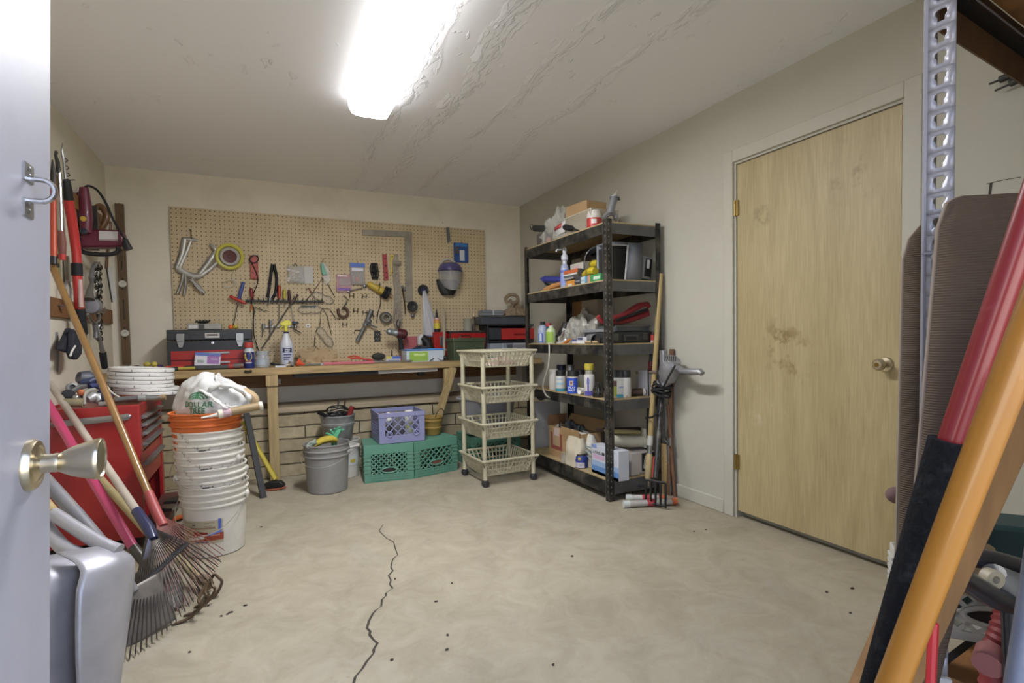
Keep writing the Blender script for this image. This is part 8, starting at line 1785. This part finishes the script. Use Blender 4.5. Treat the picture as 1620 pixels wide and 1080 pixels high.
for zz in (1.70, .36):
    local(ms, MB().bb(.005, .915, -.415, -.03, zz+.045, zz+.06), RB_, 'shelf_board')
    local(ms, MB().bb(.047, .875, -.004, -.0005, zz-.048, zz+.012), RAIL, 'rail'); local(ms, MB().bb(.047, .875, -.028, -.004, zz+.012, zz+.045), DK, 'rail_lip'); local(ms, MB().bb(.047, .875, -.030, -.028, zz+.024, zz+.027), PST, 'lip_edge')
    local(ms, MB().bb(-.0005, .003, -.375, -.047, zz+.005, zz+.045), PST, 'end_rail'); local(ms, MB().bb(.047, .875, -.4205, -.4165, zz+.005, zz+.045), PST, 'rail')
# brown corduroy cushions round the post
CORD = mat('corduroy', '584a3c', .95, var=.2, vs=5, dirt='8a7a68', da=.35, ds=4, dp=.55)
N_, L_k, b_k = nodes(CORD)
tc = N_.new('ShaderNodeTexCoord'); wv = N_.new('ShaderNodeTexWave'); wv.wave_type = 'BANDS'; wv.bands_direction = 'Z'; wv.inputs['Scale'].default_value = 70; wv.inputs['Distortion'].default_value = .3
bp = N_.new('ShaderNodeBump'); bp.inputs['Strength'].default_value = .5; bp.inputs['Distance'].default_value = .004
L_k.new(tc.outputs['Object'], wv.inputs['Vector']); L_k.new(wv.outputs['Fac'], bp.inputs['Height']); L_k.new(bp.outputs['Normal'], b_k.inputs['Normal'])
EDGE = mat('cushion_edge', '8f8172', .95, var=.1)
def cushion(label, TLp, BLp, fd, w, thk, rightd, round_=.08, w0=.05):
    TL = EYEP+ray(*TLp)*fd[0]; B1 = EYEP+ray(*BLp)*fd[1]; dn = (B1-TL); BL = TL+dn*((TL.z-.004)/(TL.z-B1.z))
    up = (TL-BL); Ln = up.length; up.normalize(); rt = V(rightd).normalized(); rt = (rt-up*rt.dot(up)).normalized(); nn = rt.cross(up)
    M = Matrix((rt, nn*-1, up)).transposed().to_4x4(); M.translation = BL
    t = thing('seat_cushion', label, 'cushion', tuple(BL), group='brown corduroy cushions')
    nx, nz_ = 10, 26; m = MB()
    def face(sgn):
        def fn(u, v):
            wv_ = w0+(w-w0)*min(1, max(0, (v-.35)/.6)); x = wv_*u; z = Ln*v
            cx = min(u, 1-u)*wv_; cz = min(v, 1-v)*Ln
            r = round_
            if v > .8 and cx < r and (Ln-z) < r:
                dx, dz = r-cx, r-(Ln-z); d = math.hypot(dx, dz)
                if d > r: k = r/d; x = (r-dx*k) if u < .5 else wv_-(r-dx*k); z = Ln-(r-dz*k)
            e = min(1, min(cx, cz)/.03)**.5
            return (x, sgn*thk/2*(.55+.45*e)*(1+.12*nz(u*3, v*5, sgn)), z)
        return fn
    m.grid(face(-1), nx, nz_, M); m.grid(face(1), nx, nz_, M)
    o0, o1 = 0, (nx+1)*(nz_+1); bd = [i for i in range(nx+1)]+[(j+1)*(nx+1)-1+0 for j in range(1, nz_+1)]+[nz_*(nx+1)+i for i in range(nx-1, -1, -1)]+[j*(nx+1) for j in range(nz_-1, 0, -1)]
    for a, b in zip(bd, bd[1:]+bd[:1]): m.f.append([a, b, o1+b, o1+a]); m.mi.append(0)
    obj('pad', m, CORD, t, ang=70)
    pts = [(m.v[i]+m.v[o1+i])/2 for i in bd]; obj('piping', MB().tube(pts, .0045, 6, closed=True), EDGE, t)
    return t
cushion('brown corduroy cushion standing behind the slotted grey post, beside the door', (1431, 340), (1419, 880), (1.17, 1.10), .17, .06, (.60, -.80, 0), .10)
cushion('brown corduroy cushion standing in front of the slotted grey post', (1489, 315), (1449, 780), (.93, .945), .135, .06, (.62, -.78, 0), .03)
tag(obj('pink_cloth', MB().ball(EYEP+ray(1418, 783)*1.16, (.022, .02, .018), 12, 8), mat('cloth_pink', '6d5450', .9)), 'small wad of pinkish cloth poking out left of the cushion', 'cloth')
# long tool handles crossing the right of the view: built to full length, feet on the floor
def pole3(a, b, z0, z1):
    d = (b-a)/(b.z-a.z); return a+d*(z0-a.z), a+d*(z1-a.z)
A_ = EYEP+ray(1395, 1080)*.56; B_ = EYEP+ray(1600, 420)*.47
t = thing('red_pole_tool', 'red metal tool handle with long black foam grip leaning upright at the right', 'tool handle', tuple(pole3(A_, B_, 0, 1)[0]))
J = EYEP+ray(1505, 697)*.513
lo, _ = pole3(A_, J, .02, 1); _, hi = pole3(J, B_, 0, 1.56)
obj('shaft', MB().tube([J, hi], .0112, 16), mat('tool_red', '74181b', .35, coat=.15, var=.06, dirt='a86462', da=.3, ds=20, dp=.6), t)
obj('grip', MB().tube([J+(hi-J).normalized()*-.002, A_, lo+V((0, 0, .42))+(A_-J)*0], [.0215, .0205, .02], 18), mat('foam_black', '111112', .95, bump=.5, bs=120, dirt='4a4a4a', da=.3, ds=40, dp=.55, spec=.2), t) if 0 else obj('grip', MB().tube([J, A_, pole3(A_, J, .45, 1)[0]], [.0185, .0178, .017], 18), mat('foam_black', '111112', .95, bump=.5, bs=120, dirt='4a4a4a', da=.3, ds=40, dp=.55, spec=.2), t)
obj('lower_shaft', MB().tube([pole3(A_, J, .45, 1)[0], lo], .0125, 14), mat('tool_red', 'a82a2c'), t); obj('foot', MB().ball(lo, (.016, .016, .016), 12, 8), BLACKR, t)
A_ = EYEP+ray(1410, 1085)*.52; B_ = EYEP+ray(1612, 560)*.43
lo, hi = pole3(A_, B_, .02, 1.42)
t = thing('orange_pole_tool', 'thick orange fibreglass tool handle leaning in front of the red one', 'tool handle', tuple(lo))
obj('shaft', MB().tube([lo, hi], .0130, 18), mat('fibre_orange', '85560d', .4, coat=.3, var=.05, vs=4, dirt='70401a', da=.4, ds=3, dp=.5), t); obj('end', MB().tube([lo+V((0, 0, -.012)), lo+V((0, 0, .05))], .0165, 14), BLACKR, t)
# brown plank leaning behind them
A_ = EYEP+ray(1400, 1080)*.80; B_ = EYEP+ray(1596, 640)*.73; lo, hi = pole3(A_, B_, .004, 1.22); M, ln = align(lo, hi)
t = thing('wood_plank', 'brown wooden plank leaning behind the orange tool handle', 'plank', tuple(lo)); rtv = (CR-(hi-lo).normalized()*CR.dot((hi-lo).normalized())).normalized(); up = (hi-lo).normalized(); M = Matrix((rtv, up.cross(rtv), up)).transposed().to_4x4(); M.translation = lo
obj('board', MB().box((0, 0, ln/2), (.092, .018, ln), M), mat('plank_brown', '86643e', .65, var=.2, vs=4, stretch=(10, 10, 1)), t, bevel=.002)
# grey tube nearest the right edge
A_ = EYEP+ray(1609, 1080)*.50; B_ = EYEP+ray(1645, 860)*.47; lo, hi = pole3(A_, B_, .004, 1.02); t = tag(obj('grey_tube', MB().tube([lo, hi], .0095, 14), mat('tube_grey', '6d727e', .4, .4, var=.1, dirt='3a4066', da=.6, ds=3)), 'blue grey metal tube leaning at the lower right corner', 'tube')
# odds on the low rack shelf
zsh = .36+.06
def rk_(px, py, f): return EYEP+ray(px, py)*f
t = thing('bicycle_rack_arm', 'curved black tubular arms of a carrier sticking out of the slotted rack', 'carrier', tuple(rk_(1570, 1000, .86)))
obj('arm', MB().tube(smoothpts([rk_(1512, 908, .78), rk_(1535, 922, .80), rk_(1570, 944, .82), rk_(1606, 955, .84), rk_(1650, 958, .88)], 4), .0165, 12), mat('arm_black', '1e1f26', .3, coat=.4), t)
obj('arm', MB().tube(smoothpts([rk_(1516, 878, .86), rk_(1545, 882, .87), rk_(1580, 888, .88), rk_(1640, 905, .9)], 4), .016, 12), mat('arm_black', '1e1f26'), t)
obj('casting', MB().tube([rk_(1572, 905, .84), rk_(1590, 922, .845), rk_(1615, 935, .85), rk_(1640, 940, .86)], [.018, .03, .034, .034], 12, flat=.8), mat('cast_grey', '86857f', .5, .3, var=.15), t); obj('lug', MB().lathe([(.006, -.008), (.014, -.008), (.014, .008), (.006, .008), (.006, -.008)], 16, planeM(rk_(1569, 914, .825), CR, CU)), mat('lug_tan', 'a59a80', .5), t)
obj('stem', MB().tube([rk_(1600, 940, .86), V((rk_(1600, 940, .86).x+.02, rk_(1600, 940, .86).y, zsh+.01))], .014, 10), mat('arm_black', '1e1f26'), t)
t = thing('corrugated_hose', 'faded red ribbed hose standing up on the low rack shelf', 'hose', tuple(rk_(1580, 1060, .95)))
P_ = smoothpts([V((rk_(1575, 1070, .93).x, rk_(1575, 1070, .93).y, zsh+.03)), rk_(1580, 1035, .93), rk_(1592, 1000, .93), rk_(1600, 970, .94)], 7); obj('hose', MB().tube(P_, [.022+.003*(i % 2) for i in range(len(P_))], 12), mat('hose_red', '7c2c2c', .55, var=.15), t); obj('cuff', MB().tube([rk_(1562, 1052, .90), rk_(1570, 1034, .92)], [.022, .024], 14), mat('cuff_pink', '8a5652', .5), t)
tag(obj('red_rod', MB().tube([rk_(1477, 985, .72), rk_(1472, 1090, .72)], .006, 8), mat('rod_red', 'a8242a', .4)), 'thin bright red rod hanging below the orange handle', 'rod')
t = carton('white_card', 'white card with dark marks standing low behind the orange handle', 'card', tuple(rk_(1472, 1085, .95).xy), .06, .01, rk_(1470, 1038, .95).z-.03, .0, pm('b9b7b2', .6), [('mark', (.4, .93, .6, .96), pm('3a3a3a'))], rz=-1.0)
t = crate('white plastic basket standing low behind the plank at the right', (rk_(1530, 1030, 1.18).x+.05, rk_(1530, 1030, 1.18).y, zsh+.002), -.9, .30, .22, .12, pm('b9b7b0', .5), HOLE, .02, .10, .06, 'white baskets in the slotted rack', False, 6)
tag(obj('crumpled_paper', heap((rk_(1520, 985, 1.12).x, rk_(1520, 985, 1.12).y, zsh+.125), .07, .06, .09, 21., .6, 26, 10), PAPER, None, ang=25), 'small brown crumpled paper wad on the white basket at the right', 'paper')
tag(obj('teal_case', MB().box((rk_(1560, 985, 1.25).x+.04, rk_(1560, 985, 1.25).y-.02, zsh+.11), (.22, .12, .21), None, -.9), mat('case_teal', '1f3b3c', .5), None, bevel=.01), 'dark teal case standing on the low rack shelf', 'case')
# black handled awls on the right wall and dark marks drawn there
for (p, l) in (([(1565, 133), (1579, 127.5), (1582, 126), (1604, 117)], 'black handled awl with thin point on the right wall, upper left one'), ([(1574, 143.5), (1596, 134), (1598, 132), (1622, 121)], 'black handled awl with thin point on the right wall, lower right one')):
    q = [onx(x, y, XR-.03) for x, y in p]; t = thing('awl', l, 'awl', tuple(q[3]), group='awls on the right wall'); obj('point', MB().tube(q[:2], .004, 6), DSTEEL, t); obj('handle', MB().tube([q[2], q[3]], .013, 10), pm('33352f', .5), t); obj('peg', MB().tube([V((XR-.001, q[3].y, q[3].z-.016)), V((XR-.045, q[3].y, q[3].z-.016))], .004, 6), DSTEEL, t)
for p, r in (([(1561, 291), (1585, 285), (1615, 280)], .0028), ([(1568, 289), (1566, 305), (1565, 330)], .0045)): mk = obj('wall_crack', MB().tube([onx(x, y, XR-.0005) for x, y in p], r, 5, flat=.3), mat('mark_dark', '35322c', .8), bpy.data.objects['wall_right'])
# ------------------------------------------------------------------ daylight behind the camera, view
wd = bpy.data.worlds.new('sky'); sc.world = wd; wd.use_nodes = True
wn = wd.node_tree.nodes; wl = wd.node_tree.links
bg = wn['Background']
tcw = wn.new('ShaderNodeTexCoord'); sp = wn.new('ShaderNodeSeparateXYZ'); rp = wn.new('ShaderNodeValToRGB')
mr = wn.new('ShaderNodeMapRange'); mr.inputs['From Min'].default_value = -1; wl.new(tcw.outputs['Generated'], sp.inputs[0]); wl.new(sp.outputs['Z'], mr.inputs['Value']); wl.new(mr.outputs[0], rp.inputs['Fac'])
e_ = rp.color_ramp.elements
e_[0].position = .44; e_[0].color = (1., .93, .82, 1)        # sunlit ground outside
e_[1].position = .52; e_[1].color = (.72, .80, 1., 1)
e_ = e_.new(.9); e_.color = (.38, .56, 1., 1)
wl.new(rp.outputs['Color'], bg.inputs['Color']); bg.inputs['Strength'].default_value = SKY
po = bpy.data.lights.new('doorway_portal', 'AREA'); po.shape = 'RECTANGLE'; po.size = ODX1-ODX0; po.size_y = 2.07
po.cycles.is_portal = True
pob = bpy.data.objects.new('doorway_portal', po); COL.objects.link(pob)
pob.location = ((ODX0+ODX1)/2, -.03, 1.035); pob.rotation_euler = (PI/2, 0, PI)
pob.rotation_euler = (-PI/2, 0, 0)
vs_ = sc.view_settings
vs_.view_transform = 'Standard'; vs_.look = 'None'; vs_.gamma = 1.; vs_.use_curve_mapping = False
vs_.exposure = EXPO
sc.cycles.max_bounces = 10; sc.cycles.diffuse_bounces = 6; sc.cycles.transparent_max_bounces = 16
sc.cycles.use_denoising = True
